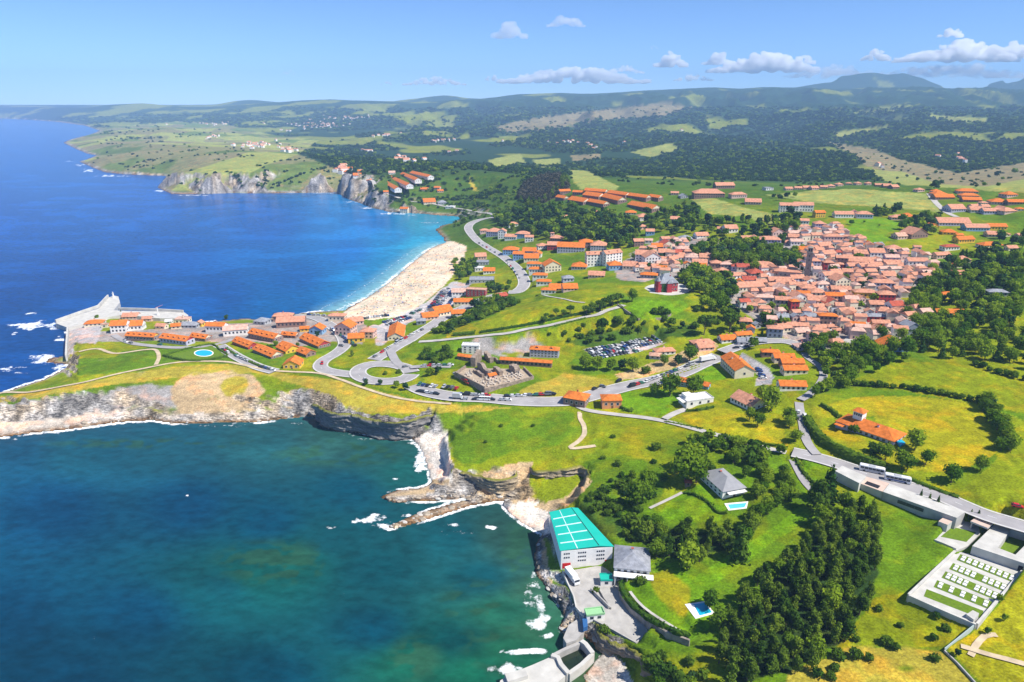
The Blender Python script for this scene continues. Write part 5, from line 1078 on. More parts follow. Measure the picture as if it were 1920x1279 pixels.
o = solid('pavilion', [(1819.8,977),(1838.7,964),(1867.8,976),(1852,990)], 24.6, 23.9, [M_CONCW, M_TILEPINK], 'open sided pavilion with terracotta coloured roof by the road', 'pavilion', mt=1)
for P in ([(1822,976),(1828,973),(1830,975),(1824,978)], [(1838,966),(1866,976),(1865,977.5),(1837,967.5)]): solid('wall_panel', P, 23.88, 19.5, M_DARK if P[0][0] == 1838 else M_CONCW, parent=None).parent = o
lb = solid('entrance_canopy', [(1566,883),(1579,873),(1624,893),(1611,906)], 27.0, 20, M_CONCW, 'flat white canopy block at the near end of the long wall', 'canopy')
o = solid('terrace', [(1611.5,906),(1624,893.5),(1668,906),(1655,922)], 25.6, 19.5, [M_CONCW, M_TILEPINK], 'terracotta paved terrace with a dark sunken slot', 'terrace', mt=1)
s2 = solid('light_well', [(1621,907),(1626,902),(1651,911),(1646,916)], 25.66, 25.5, M_DARK, parent=None); s2.parent = o
lg = solid('long_gallery', [(1655.5,922),(1668,906.5),(1810,960),(1794,971)], 25.9, 18.5, [M_CONC, M_CONCW], 'long low concrete gallery with pale flat roof along the road', 'gallery', mt=1)
ga = np.array(unproj(1655.5,922,25.9)); gb = np.array(unproj(1794,971,25.9)); gu = (gb-ga)/np.linalg.norm(gb-ga); gn = np.array((gu[1], -gu[0])); gl = np.linalg.norm(gb-ga)
for t in (.22, .34, .46):
    p = ga+gu*gl*t; m2 = MB(); m2.prism([tuple(p), tuple(p+gu*3.2), tuple(p+gu*3.2+gn*.06), tuple(p+gn*.06)], 23.2, 24.7); m2.obj('window', M_GLASS, lg)
# --- church and its tower
ch, w_, d_, h_, r_ = building((1450,520),(1501,524),12,ratio=.42,shape='h',wall='s',roof='t',wins=(1,6),near=True,name='church',cat='church',label='grey stone church nave with terracotta hipped roof beside its tower')
def tower(px, py, wpx, hpx, label, name='church_tower'):
    X, Y, Z = gp(px, py); k, kv = px_scale(X, Y, Z); s = wpx*k; h = hpx*kv
    mb = MB(); mb.box(-s/2, s/2, 0, s, -2, h*.80)
    o = mb.obj(name, M_STONE); o.location = (X, Y, Z); o.rotation_euler = (0, 0, R(-24))
    m2 = MB(); m2.box(-s/2-.35, s/2+.35, -.35, s+.35, h*.80, h*.82); m2.obj('cornice', M_STONE, o)
    m2 = MB(); m2.box(-s*.42, s*.42, s*.08, s*.92, h*.82, h*.95)
    m2.add([(-s*.46,s*.04,h*.95),(s*.46,s*.04,h*.95),(s*.46,s*.96,h*.95),(-s*.46,s*.96,h*.95),(0,s*.5,h)], [(0,1,4),(1,2,4),(2,3,4),(3,0,4),(3,2,1,0)]); m2.obj('belfry', M_STONE, o)
    for q in (-1, 1):
        m2 = MB(); m2.box(q*s*.2-s*.09, q*s*.2+s*.09, s*.08-.06, s*.08, h*.845, h*.925); m2.obj('bell_opening', M_DARK, o)
    for zf in (.3, .55, .68):
        m2 = MB(); m2.box(-s*.07, s*.07, -.06, 0, h*zf, h*zf+1.6); m2.obj('window', M_DARK, o)
    return tag(o, label, 'church tower')
tower(1512, 523, 10, 60, 'tall square stone church tower rising above the old town roofs')
X, Y, Z = gp(1464, 499); k, kv = px_scale(X, Y, Z)
mb = MB(); mb.box(-11*k, 11*k, 0, 12*k, -2, 10*kv); mb.box(-11*k, -7*k, 0, 3*k, 10*kv, 14*kv); mb.box(6*k, 11*k, 0, 4*k, 10*kv, 13*kv); mb.box(-3*k, 2*k, 0, 2*k, 10*kv, 12*kv)
o = mb.obj('stone_ruin', mat('pale_grey_stone', (.50,.47,.46), var=.2, scale=.6)); o.location = (X, Y, Z); tag(o, 'pale grey broken tower stump behind the church roof', 'ruin')
for q in (-4, 3):
    m2 = MB(); m2.box((q-1.6)*k, (q+1.6)*k, -.08, 0, 2*kv, 9*kv); m2.obj('opening', M_DARK, o)
# --- red villa with grey roof on the round terrace
vl, w_, d_, h_, r_ = building((1237,549),(1270,547),17,ratio=.75,shape='h',wall='r',roof='g',rise=7.0,wins=(2,5),near=True,name='mansion',cat='mansion',label='red brick mansion with steep pale grey roof on the round terrace',chim=2)
m2 = MB(); m2.cyl(-1.2, 1.5, -1, h_+2, 1.9, n=10); m2.cyl(-1.2, 1.5, h_+2, h_+6, 2.2, .1, n=10, m=1); m2.obj('turret', [MW['r'], MR['g']], vl)
m2 = MB(); m2.box(w_*.10, w_*.32, -.35, -.005, 0, h_*.93); m2.obj('ivy', mat('ivy_leaves', (.03,.09,.012), var=.5, scale=2, bump=.8), vl)
m2 = MB(); m2.box(w_*.35, w_*.62, -2.2, -.41, 0, h_*1.02); m2.add([(w_*.33,-2.5,h_*1.02),(w_*.64,-2.5,h_*1.02),(w_*.64,0,h_*1.02),(w_*.33,0,h_*1.02),(w_*.485,-1.2,h_*1.45)], [(0,1,4),(1,2,4),(2,3,4),(3,0,4),(3,2,1,0)], 1); m2.obj('bay', [MW['r'], MR['g']], vl)
el = [(1252+44*math.cos(t), 542+11.5*math.sin(t)) for t in np.linspace(0, 2*math.pi, 28)[:-1]]
o = MB().prism(W2s(el, PADS['villa'][1]), PADS['villa'][1]-2.5, PADS['villa'][1]).obj('round_terrace', M_CONCW); tag(o, 'pale oval terrace with a retaining wall around the red mansion', 'terrace')
# --- white house in the pines' garden
b, w_, d_, h_, r_ = building((1354,935),(1396,927),13,ratio=1.5,shape='h',wall='w',roof='w',rise=3.2,wins=(1,3),swins=(2,5),near=True,name='villa',cat='villa',label='white villa with pale grey hipped roof beside a bright pool',chim=1,door=True)
recolour(b, mat('pale_grey_tiles', (.30,.30,.31), var=.12, scale=.5))
m2 = MB(); m2.box(w_*.15, w_*.95, -2.4, -.48, h_*.80, h_*.80+.2); m2.obj('porch_roof', MW['w'], b)
solid('white_annex', [(1320,889),(1334,884),(1340,892),(1326,898)], height(*unproj(1328,895,20))+2.8, 15, MW['w'], 'small flat white annex behind the white villa', 'annex')
# --- long farm villa with lookout tower
b, w_, d_, h_, r_ = building((1566,799),(1674,838),10,ratio=.46,shape='h',wall='l',roof='o',wins=(1,10),near=True,name='country_house',cat='country house',label='long low house with orange roof and lookout tower beside the round field',chim=2)
X, Y, Z = gp(1571, 797)
m2 = MB(); m2.box(w_*.20, w_*.36, d_*.35, d_*.35+w_*.16, h_, h_+r_+3.2)
tw = m2.obj('lookout_tower', MW['w'], b)
m2 = MB(); cx, cy, hw, zt = w_*.28, d_*.35+w_*.08, w_*.105, h_+r_+3.2
m2.add([(cx-hw,cy-hw,zt),(cx+hw,cy-hw,zt),(cx+hw,cy+hw,zt),(cx-hw,cy+hw,zt),(cx,cy,zt+1.7)], [(0,1,4),(1,2,4),(2,3,4),(3,0,4),(3,2,1,0)]); m2.obj('tower_roof', MR['o'], tw)
for q in range(4):
    m2 = MB(); m2.box(w_*(.215+q*.037), w_*(.24+q*.037), d_*.35-.06, d_*.35, zt-2, zt-.7); m2.obj('tower_window', M_GLASS, tw)
m2 = MB(); m2.box(w_*.02, w_*.17, -3.2, -.48, h_*.75, h_*.75+.25); m2.obj('porch_roof', MR['o'], b)
solid('pool_cover', [(1680,828),(1690,824),(1698,830),(1688,835)], height(*unproj(1678,826,28))+.6, 24, M_POOL, 'blue covered pool at the far end of the country house', 'pool cover')
# --- modern white house
b, w_, d_, h_, r_ = building((1287,764),(1337,757),10,ratio=.5,shape='t',wall='w',roof='w',wins=(1,3),swins=(1,3),near=True,name='modern_house',cat='house',label='modern white cubic house with flat roof beside the mown field')
m2 = MB(); m2.box(w_*.04, w_*.32, d_*.3, d_*.85, h_+.31, h_+2.6); m2.obj('upper_block', MW['w'], b)
m2 = MB(); m2.box(-w_*.16, -.16, .5, d_*.8, h_*.86, h_+.1); m2.obj('canopy', MW['w'], b)
# --- ruined church and its burial ground
oz = PADS['old_graves'][1]
o = MB().prism(PADS['old_graves'][0], oz-1.5, oz).obj('burial_ground', mat('trodden_gravel', (.42,.33,.24), var=.25, scale=.8)); tag(o, kind='structure')
def ruin(P, hpx, th, label, steps=5):
    A = np.array(unproj(*P[0], oz)); Bq = np.array(unproj(*P[1], oz)); k, kv = px_scale(*A, oz); h = hpx*kv; r = random.Random(hpx+int(P[0][0]))
    mb = MB(); u = (Bq-A); n = np.array((-u[1], u[0]))/np.linalg.norm(u)*th/2; top = [h*r.uniform(.55, 1) for _ in range(steps+1)]; top[steps//2] = h
    vs = []; fs = []
    for i in range(steps+1):
        p = A+u*i/steps
        for s, z in ((1, oz-1), (-1, oz-1), (-1, oz+top[i]), (1, oz+top[i])): vs.append((p[0]+s*n[0], p[1]+s*n[1], z))
        if i:
            a, b2 = 4*i-4, 4*i
            for q in range(4): fs.append((a+q, a+(q+1) % 4, b2+(q+1) % 4, b2+q))
    fs += [(3,2,1,0), tuple(4*steps+q for q in range(4))]
    o = mb.add(vs, fs).obj('ruined_wall', M_RUIN); tag(o, label, 'ruin')
for P, h, th, lb in [(((887,686),(899,672)),17,3.2,'highest ruined gable of the roofless church'),(((898,689),(918,706)),13,2.4,'long leaning ruined nave wall of the roofless church'),(((889,697),(906,708)),7,1.6,'low ruined aisle wall with tiled coping left of the nave'),(((911,668),(922,679)),10,2.6,'ruined arch at the back of the roofless church'),(((928,694),(940,704)),9,2.6,'short thick ruined pier right of the nave'),(((959,694),(970,700)),13,4.0,'lone ruined chunk at the right of the burial ground'),(((924,672),(936,680)),5,1.2,'low ruined wall under the long orange shed')]: ruin(P, h, th, lb)
for P, h, lb in [([(853,704),(882,719),(909,733)],2.8,'dark left front wall of the old burial ground'),([(909,733),(955,722),(1000,710)],1.6,'sunlit right front wall of the old burial ground'),([(1000,710),(982,692)],1.6,'short end wall of the old burial ground at the right'),([(853,704),(873,690)],1.8,'short end wall of the old burial ground at the left')]:
    wall_line('burial_ground_wall', P, h, .8, M_RUIN, lb, level=oz, down=2.5)
building((918,712),(931,709),4,ratio=.7,shape='g',wall='p',roof='o',z=oz,label='tiny orange roofed chapel inside the old burial ground',name='chapel',cat='chapel')
tm = MB(); tm.box(-.5, .5, -.95, .95, 0, .5); tm.box(-.45, .45, .7, .9, .5, 1.2); tme = tm.mesh('tomb', [mat('weathered_tomb', (.58,.50,.41), var=.25)])
rr = random.Random(5); poly = [(880,712),(908,728),(985,708),(975,698),(940,708),(905,712)]; n = 0; poly2 = [(860,702),(876,694),(890,702),(878,710)]
while n < 60:
    x = rr.uniform(858, 990); y = rr.uniform(692, 730)
    if not (inpoly([x], [y], poly)[0] or inpoly([x], [y], poly2)[0]): continue
    o = new_obj('tomb', tme); o.location = (*unproj(x, y, oz), oz); o.rotation_euler = (0, 0, R(-30+rr.choice((0, 90)))); n += 1
    o.scale = (rr.uniform(.7, 1.3),)*2+(rr.uniform(.8, 2.2),)
    tag(o, 'pale weathered tomb in the crowded walled ground around the ruined church', 'tomb', 'tombs around the ruined church')
# --- harbour: breakwater, light, crane
bw = solid('breakwater', [(104,606),(150,590),(186,578),(204,558),(213,554),(222,556),(225,567),(213,582),(240,583),(300,584),(346,586),(353,591),(350,597),(300,597),(250,592),(225,591),(190,597),(160,607),(126,614)], 4.0, -4, M_CONCW, 'long pale concrete breakwater with a harbour arm', 'breakwater')
wall_line('sea_parapet', [(105,605),(150,589),(185,577),(203,557.5)], 2.6, 1.2, M_CONCW, 'tall parapet along the sea side of the breakwater', level=4.0, down=.2)
wall_line('sea_parapet', [(222,581),(262,582),(300,583.5),(344,586)], 2.2, 1.0, M_CONCW, 'parapet along the outer side of the harbour arm', level=4.0, down=.2)
wall_line('promenade_wall', [(124,668),(125,645),(127,616)], 1.2, 1.2, M_CONCW, 'sea wall of the promenade below the breakwater', level=5.2, down=6)
X, Y = unproj(213, 558, 4.0)
mb = MB(); mb.cyl(0, 0, 0, .8, 1.3, 1.1, 10); mb.cyl(0, 0, .8, 4.2, .8, .6, 10); o = mb.obj('harbour_light', MW['w']); o.location = (X, Y, 4.0); tag(o, 'small white harbour light at the tip of the breakwater', 'harbour light')
m2 = MB(); m2.cyl(0, 0, 4.2, 4.4, .95, .95, 10); m2.cyl(0, 0, 4.4, 5.3, .45, .45, 8); m2.cyl(0, 0, 5.3, 5.8, .6, .05, 8); m2.obj('lantern', M_FRAME, o)
X, Y = unproj(297, 591, 4.0)
mb = MB(); mb.box(-.8, .8, -.8, .8, 0, 1); mb.box(-.35, .35, -.35, .35, 1, 7); o = mb.obj('harbour_crane', MW['w']); o.location = (X, Y, 4.0); o.rotation_euler = (0, 0, R(12)); tag(o, 'white harbour crane standing on the harbour arm', 'crane')
m2 = MB(); m2.tube([(-1.5, 0, 6.6), (4.8, 0, 9.0)], [.3, .18]); m2.obj('boom', mat('faded_red_paint', (.55,.25,.28)), o)
# --- pools
def pool(P, inner, z, label, m, rim='w'):
    o = MB().prism(W2s(P, z+.05), z-.6, z+.05).obj('swimming_pool', MW[rim]); tag(o, label, 'swimming pool')
    MB().prism(W2s(inner, z+.09), z-.4, z+.09).obj('water', m, o)
zz = PADS['oval_pool'][1]; c = np.linspace(0, 2*math.pi, 33)[:-1]
pool([(382+18.5*math.cos(t), 662+6.6*math.sin(t)) for t in c], [(382+16.3*math.cos(t), 662+5.5*math.sin(t)) for t in c], zz, 'oval blue swimming pool in the hedged lawn of the terraces', M_POOL)
o = MB().prism(PADS['oval_pool'][0], zz-1, zz-.02).obj('pool_lawn', M_GRASS); tag(o, kind='structure')
pool([(1358,944),(1403,940),(1400,953),(1366,957)], [(1365,946),(1400,943),(1396,951),(1369,954)], PADS['house_pool'][1], 'pale turquoise pool in front of the white villa', M_POOLP)
pool([(1284,1133),(1322,1127),(1340,1150),(1304,1160)], [(1300,1133),(1321,1130),(1335,1148),(1312,1154)], PADS['lawn_pool'][1], 'pool with white deck at the edge of the pine wood', M_POOL)
pool([(1551,667),(1580,666),(1580,672),(1553,673)], [(1555,668),(1578,667.5),(1577,671),(1557,671.5)], PADS['garden_pool'][1], 'small pool among the park trees behind the lane', M_POOLP)
# --- field and garden walls
wall_line('field_wall', [(1770,1222),(1800,1198),(1832,1172)], 1.4, .3, mat('glass_green_fence', (.40,.48,.46), var=.1), 'pale see through looking fence below the cemetery corner', 'fence')
wall_line('field_wall', [(1770,1222),(1795,1246),(1825,1279),(1850,1310)], .7, .4, M_CONC, 'thin concrete wall running down to the bottom edge')
wall_line('garden_wall', [(1158,574),(1180,590),(1197,601),(1240,600),(1258,592)], 1.8, .6, M_STONE, 'stone wall holding up the bright villa lawn')

# --- sheer rock faces of the coves
M_CLIFF = bpy.data.materials.new('bedded_rock'); M_CLIFF.use_nodes = True
def _cl():
    n = M_CLIFF.node_tree.nodes; l = M_CLIFF.node_tree.links; b = n['Principled BSDF']; b.inputs['Roughness'].default_value = .95; b.inputs['Specular IOR Level'].default_value = .05
    a = n.new('ShaderNodeAttribute'); a.attribute_name = 'rock_colour'; l.new(a.outputs['Color'], b.inputs['Base Color'])
    tc = n.new('ShaderNodeTexCoord'); t = n.new('ShaderNodeTexNoise'); t.inputs['Scale'].default_value = 1.3; t.inputs['Detail'].default_value = 8; l.new(tc.outputs['Object'], t.inputs[0])
    bp = n.new('ShaderNodeBump'); bp.inputs['Strength'].default_value = .8; bp.inputs['Distance'].default_value = .8; l.new(t.outputs['Fac'], bp.inputs['Height']); l.new(bp.outputs[0], b.inputs['Normal'])
_cl()
def cliff_face(P, zb, zt, lean, c0, c1, rough=1.0, out=1.2):
    Q = spline(P, 10); z0 = np.interp(np.linspace(0, 1, len(Q)), np.linspace(0, 1, len(zb)), zb)
    xy = np.array([unproj(a, b, z) for (a, b), z in zip(Q, z0)]); s = np.concatenate([[0], np.cumsum(np.hypot(*np.diff(xy, axis=0).T))]); n = max(8, int(s[-1]/.7))
    q = np.linspace(0, s[-1], n); X = np.interp(q, s, xy[:, 0]); Y = np.interp(q, s, xy[:, 1]); ZB = np.interp(q, s, z0); ZT = np.interp(q/s[-1], np.linspace(0, 1, len(zt)), zt)
    for _ in range(3): X[1:-1] = (X[:-2]+2*X[1:-1]+X[2:])/4; Y[1:-1] = (Y[:-2]+2*Y[1:-1]+Y[2:])/4
    tx = np.gradient(X); ty = np.gradient(Y); L = np.hypot(tx, ty); nx, ny = ty/L, -tx/L        # seaward: right of the line
    m = 26; v = np.linspace(0, 1, m); SS, VV = np.meshgrid(q, v); ZZ = (ZB-1.2)+(ZT-ZB+1.2)*VV
    tilt = ZZ+.10*SS
    bed = (np.abs((tilt/1.7+2.6*fbm(SS/11, ZZ/6, 4, 5)) % 1-.5)*2)**1.5; bed = bed*smooth01((fbm(SS/5, ZZ/2.5, 3, 27)-.28)/.3)
    d = lean*(VV-.25)*3+(fbm(SS/1.9, ZZ/1.5, 3, 29)-.5)*1.6+(fbm(SS/7, ZZ/5, 4, 11)-.5)*3.4*rough+(bed-.5)*1.1*rough+out
    d = np.where(VV > .97, d-1.4, d); fade = smooth01(np.minimum(SS, s[-1]-SS)/4); d = d*fade-(1-fade)*1.5
    GXc = X+nx*d; GYc = Y+ny*d
    kk = fbm(SS/6, ZZ/3, 4, 19)[..., None]; cc = (np.array(c0)*(1-kk)+np.array(c1)*kk)*(.55+.75*bed[..., None]*.6+.3*kk)
    wetb = smooth01((1.3-ZZ)/1.0)[..., None]; cc = cc*(1-wetb*.75)+np.array((.14,.09,.05))*wetb*.75
    top = smooth01((VV-.93)/.05)[..., None]; cc = cc*(1-top)+np.array((.20,.20,.02))*top
    me = grid_mesh('cliff_face', GXc, GYc, ZZ, np.ones((m-1, n-1), bool), {'rock_colour': cc}); me.materials.append(M_CLIFF); me.flip_normals()
    tag(new_obj('cliff_face', me), kind='structure')
cliff_face([(590,783),(604,793),(618,804),(640,810),(664,809),(700,819),(740,825),(772,823),(805,812),(838,806)], [0, 0, 0, 0, 0, 0, 1], [10.5,12,12.3,12,11.6,12,12.4,12.5,10], .55, (.17,.175,.19), (.40,.36,.31))
cliff_face([(846,900),(880,907),(920,917),(950,916),(974,896)], [2.5,3,4,4.5,6], [8.6,9.4,9.8,10.2,9.6], .1, (.30,.26,.20), (.56,.42,.24), .9)
cliff_face([(990,893),(1020,901),(1060,899),(1088,894),(1106,908),(1100,932)], [6,5.5,6,6.5,6.5,5], [10.4,11.4,12.2,12.6,12.4,11.5], .1, (.28,.25,.21), (.56,.42,.24), .9)
cliff_face([(1096,1166),(1114,1180),(1126,1206),(1150,1224),(1180,1236),(1206,1262),(1216,1300)], [2,1.5,1,1,1,1,1], [4.8,5.2,5.4,6,6.6,7.2,8], .15, (.20,.18,.16), (.42,.33,.23), .8)
# ------------------------------------------------------------------ trees
def leaf_mat(name, c1, c2, trans=.34):
    m = bpy.data.materials.new(name); m.use_nodes = True; n = m.node_tree.nodes; l = m.node_tree.links; n.clear()
    o = n.new('ShaderNodeOutputMaterial'); d = n.new('ShaderNodeBsdfDiffuse'); t = n.new('ShaderNodeBsdfTranslucent'); mx = n.new('ShaderNodeMixShader'); mx.inputs[0].default_value = trans
    oi = n.new('ShaderNodeObjectInfo'); ns = n.new('ShaderNodeTexNoise'); tc = n.new('ShaderNodeTexCoord'); ns.inputs['Scale'].default_value = .45; ns.inputs['Detail'].default_value = 3
    l.new(tc.outputs['Object'], ns.inputs[0])
    ad = n.new('ShaderNodeMath'); ad.operation = 'ADD'; l.new(oi.outputs['Random'], ad.inputs[0])
    mr = n.new('ShaderNodeMapRange'); mr.inputs[1].default_value = .3; mr.inputs[2].default_value = .7; mr.inputs[3].default_value = -.35; mr.inputs[4].default_value = .35; l.new(ns.outputs['Fac'], mr.inputs[0]); l.new(mr.outputs[0], ad.inputs[1]); ad.use_clamp = True
    cm = n.new('ShaderNodeMix'); cm.data_type = 'RGBA'; cm.inputs[6].default_value = (*c1, 1); cm.inputs[7].default_value = (*c2, 1); l.new(ad.outputs[0], cm.inputs[0])
    l.new(cm.outputs[2], d.inputs[0]); l.new(cm.outputs[2], t.inputs[0]); l.new(d.outputs[0], mx.inputs[1]); l.new(t.outputs[0], mx.inputs[2]); l.new(mx.outputs[0], o.inputs[0])
    return m
ML = dict(broad=leaf_mat('broadleaf_foliage', (.075,.165,.010), (.27,.37,.020)), pine=leaf_mat('pine_needles', (.055,.115,.012), (.20,.28,.024), .3), shrub=leaf_mat('shrub_leaves', (.05,.12,.012), (.15,.23,.018)),
          dark=leaf_mat('evergreen_foliage', (.032,.082,.012), (.105,.18,.018), .2), far=leaf_mat('distant_foliage', (.018,.055,.020), (.055,.105,.024), .1), brown=leaf_mat('brownish_foliage', (.06,.065,.045), (.11,.10,.06), .1))
M_BARK = mat('bark', (.16,.11,.075), var=.3, scale=2, bump=.5)
def crown_lobes(kind, r):
    L = []
    if kind == 'broad':
        for k in range(9):
            a = r.uniform(0, 6.28); q = r.uniform(.0, .30); L.append((q*math.cos(a), q*math.sin(a), r.uniform(.42, .80), r.uniform(.17, .27)))
        L.append((0, 0, .58, .33))
    elif kind == 'pine':
        for k in range(9):
            t = k/8; a = r.uniform(0, 6.28); q = r.uniform(.05, .22)*(1.1-t*.8); L.append((q*math.cos(a), q*math.sin(a), .36+.56*t, (.20-.10*t)*r.uniform(.85, 1.25)))
    elif kind == 'umbrella':
        for k in range(8):
            a = k*.785+r.uniform(-.3, .3); q = r.uniform(.15, .34); L.append((q*math.cos(a), q*math.sin(a), r.uniform(.72, .84), r.uniform(.14, .19)))
        L.append((0, 0, .82, .2))
    elif kind == 'conifer':
        for k in range(10):
            t = k/9; L.append((r.uniform(-.02, .02), r.uniform(-.02, .02), .10+.84*t, .20*(1-t)+.035))
    elif kind == 'shrub':
        for k in range(6):
            a = r.uniform(0, 6.28); q = r.uniform(.05, .42); L.append((q*math.cos(a), q*math.sin(a), r.uniform(.3, .62), r.uniform(.26, .42)))
    elif kind == 'clump':
        for k in range(7):
            a = r.uniform(0, 6.28); q = r.uniform(.1, .55); L.append((q*math.cos(a), q*math.sin(a), r.uniform(.25, .7), r.uniform(.2, .34)))
    return L
def crown_mesh(kind, n, card, seed, m, core=True, sub=2):
    r = random.Random(seed); L = crown_lobes(kind, r); V = []; F = []
    if core:
        bm = bmesh.new()
        for (x, y, z, q) in L:
            bmesh.ops.create_icosphere(bm, subdivisions=sub-1, radius=q*.66, matrix=Matrix.Translation((x, y, z)))
        for v in bm.verts:
            p = v.co; k = float(vnoise(p.x*9+p.z*5+seed, p.y*9-p.z*4, seed))-.5; v.co += Vector((k*.06, -k*.05, k*.06))
        bm.verts.ensure_lookup_table(); V = [tuple(v.co) for v in bm.verts]; F = [tuple(v.index for v in f.verts) for f in bm.faces]; bm.free()
    tot = sum(q*q for *_, q in L)
    for (x, y, z, q) in L:
        for k in range(max(3, int(n*q*q/tot))):
            d = Vector((r.gauss(0, 1), r.gauss(0, 1), r.gauss(.25, 1))).normalized()
            c = Vector((x, y, z))+d*q*r.uniform(.62, 1.2)
            if c.z < .02: continue
            nn = (d+Vector((r.gauss(0, .55), r.gauss(0, .55), r.gauss(.15, .55)))).normalized()
            u = nn.orthogonal().normalized(); w_ = nn.cross(u); a = r.uniform(0, 6.28); u, w_ = u*math.cos(a)+w_*math.sin(a), w_*math.cos(a)-u*math.sin(a)
            s = card*r.uniform(.6, 1.3); b = len(V)
            V += [tuple(c-u*s-w_*s*.55), tuple(c+u*s*.9-w_*s*.7), tuple(c+u*s+w_*s*.6), tuple(c-u*s*.7+w_*s*.75)]; F.append((b, b+1, b+2, b+3))
    me = bpy.data.meshes.new(kind+'_crown'); me.from_pydata(V, [], F); me.materials.append(m); me.update(); return me
def trunk_mesh(kind, seed):
    r = random.Random(seed); mb = MB(); top = .62 if kind != 'umbrella' else .75
    mb.tube([(0,0,-.06),(r.uniform(-.01,.01),0,.12),(r.uniform(-.03,.03),r.uniform(-.03,.03),.36),(r.uniform(-.04,.04),0,top)], [.035,.026,.02,.008], 6)
    for k in range(4):
        a = k*1.57+r.uniform(-.4,.4); q = .22 if kind in ('broad', 'umbrella') else .14
        mb.tube([(0,0,.30+.05*k),(q*.5*math.cos(a),q*.5*math.sin(a),.42+.05*k),(q*math.cos(a),q*math.sin(a),.52+.06*k if kind != 'umbrella' else .72)], [.014,.010,.004], 4)
    me = mb.mesh(kind+'_trunk', [M_BARK]); return me
KN = dict(broad='broadleaf_tree', pine='pine_tree', umbrella='umbrella_pine', conifer='conifer_tree', shrub='shrub')
PROTO = {}
for kd, m, nn, card in (('broad','broad',800,.044),('pine','pine',820,.036),('umbrella','dark',420,.05),('conifer','dark',360,.042),('shrub','shrub',260,.11)):
    PROTO[kd] = [(crown_mesh(kd, nn, card, 11*s+len(kd), ML[m]), trunk_mesh(kd, s)) for s in range(5 if kd in ('broad', 'pine') else 3)]
def joined(kd, k):                                  # small trees: crown and trunk in one mesh
    c, t = PROTO[kd][k]; me = bpy.data.meshes.new(KN[kd]+'_small')
    V = [tuple(v.co) for v in c.vertices]; F = [tuple(p.vertices) for p in c.polygons]; b = len(V); nf = len(F)
    V += [tuple(v.co) for v in t.vertices]; F += [tuple(i+b for i in p.vertices) for p in t.polygons]
    me.from_pydata(V, [], F); me.materials.append(c.materials[0]); me.materials.append(M_BARK)
    me.polygons.foreach_set('material_index', [0]*nf+[1]*(len(F)-nf)); me.update(); return me
SMALL = {kd: [joined(kd, k) for k in range(len(PROTO[kd]))] for kd in PROTO}
# footprints that must stay free of trees
FOOT = [(b['x'], b['y'], b['yaw'], b['w'], b['d']) for b in BLD]
def blocked(x, y, mg=1.5):
    r = np.zeros(np.shape(x), bool)
    for bx, by, yw, w_, d_ in FOOT:
        c, s = math.cos(yw), math.sin(yw); u = (x-bx)*c+(y-by)*s; v = -(x-bx)*s+(y-by)*c
        r |= (u > -mg) & (u < w_+mg) & (v > -mg*2.2) & (v < d_+mg)
    return r
ROADW = blur(flat_w, 1)
for nm in ('yard', 'grave_court', 'upper_court', 'museum_block', 'car_park', 'warehouse', 'old_graves', 'oval_pool', 'house_pool', 'lawn_pool', 'villa'):
    ROADW = np.maximum(ROADW, inpoly(GX, GY, PADS[nm][0]).astype(float))
TREES = []      # kind, x, y, z, height, width factor, label, group
def wood(poly, spacing, mix, h0, h1, label, dy=0, keep=1.0, seed=1, wf=1.0):
    """fill a canopy outline seen in the photograph with trees standing on the ground"""
    r = np.random.default_rng(seed*101+int(poly[0][0]))
    P = [(a, b+dy) for a, b in poly]
    X, Y, Z = ground([p[0] for p in P], [p[1] for p in P])
    xs = np.arange(X.min()-5, X.max()+5, spacing); ys = np.arange(Y.min()-5, Y.max()+5, spacing)
    gx, gy = np.meshgrid(xs, ys); gx = (gx+r.uniform(-.42, .42, gx.shape)*spacing).ravel(); gy = (gy+r.uniform(-.42, .42, gy.shape)*spacing).ravel()
    z = height(gx, gy); px, py = project(gx, gy, z)
    ok = inpoly(px, py, P) & (z > .8) & ~blocked(gx, gy) & (height(gx, gy, ROADW) < .55) & (r.uniform(0, 1, gx.size) < keep)
    ks = list(mix); pr = np.array([mix[k] for k in ks], float); pr /= pr.sum()
    for i in np.nonzero(ok)[0]:
        kd = ks[r.choice(len(ks), p=pr)]; h = r.uniform(h0, h1)*(.45 if kd == 'shrub' and h0 > 5 else 1)
        TREES.append((kd, gx[i], gy[i], z[i], h, wf*r.uniform(.85, 1.2), label, None))
def tree(kd, px, py, hpx, label, wf=1.0, group=None):
    X, Y, Z = gp(px, py); k, kv = px_scale(X, Y, Z); TREES.append((kd, X, Y, Z, hpx*kv, wf, label, group))
wood([(1372,1118),(1412,1082),(1476,1040),(1508,1000),(1540,968),(1580,940),(1640,945),(1646,1040),(1640,1100),(1610,1160),(1570,1210),(1490,1262),(1365,1275),(1345,1240),(1352,1180)], 4.9, dict(pine=9, broad=1), 7, 10, 'dense dark pine in the big wood left of the walled cemetery terrace', dy=18, wf=.82)
wood([(1204,975),(1290,985),(1395,972),(1425,940),(1436,960),(1422,995),(1375,1025),(1300,1045),(1222,1040),(1202,1015)], 5.2, dict(pine=4, broad=2, conifer=1), 6, 9, 'tree in the mixed belt between the villa lawn and the warehouse lawn', dy=14)
wood([(1388,878),(1424,858),(1482,880),(1502,925),(1482,945),(1425,955),(1396,925)], 5.2, dict(broad=6, pine=1), 5, 7, 'dense dark tree in the clump right of the white villa', dy=14, keep=.8)
wood([(1400,830),(1440,845),(1450,862),(1400,875),(1360,862)], 5.5, dict(broad=2, shrub=2), 5, 8, 'bright bushy tree between the lane and the white villa', dy=8)
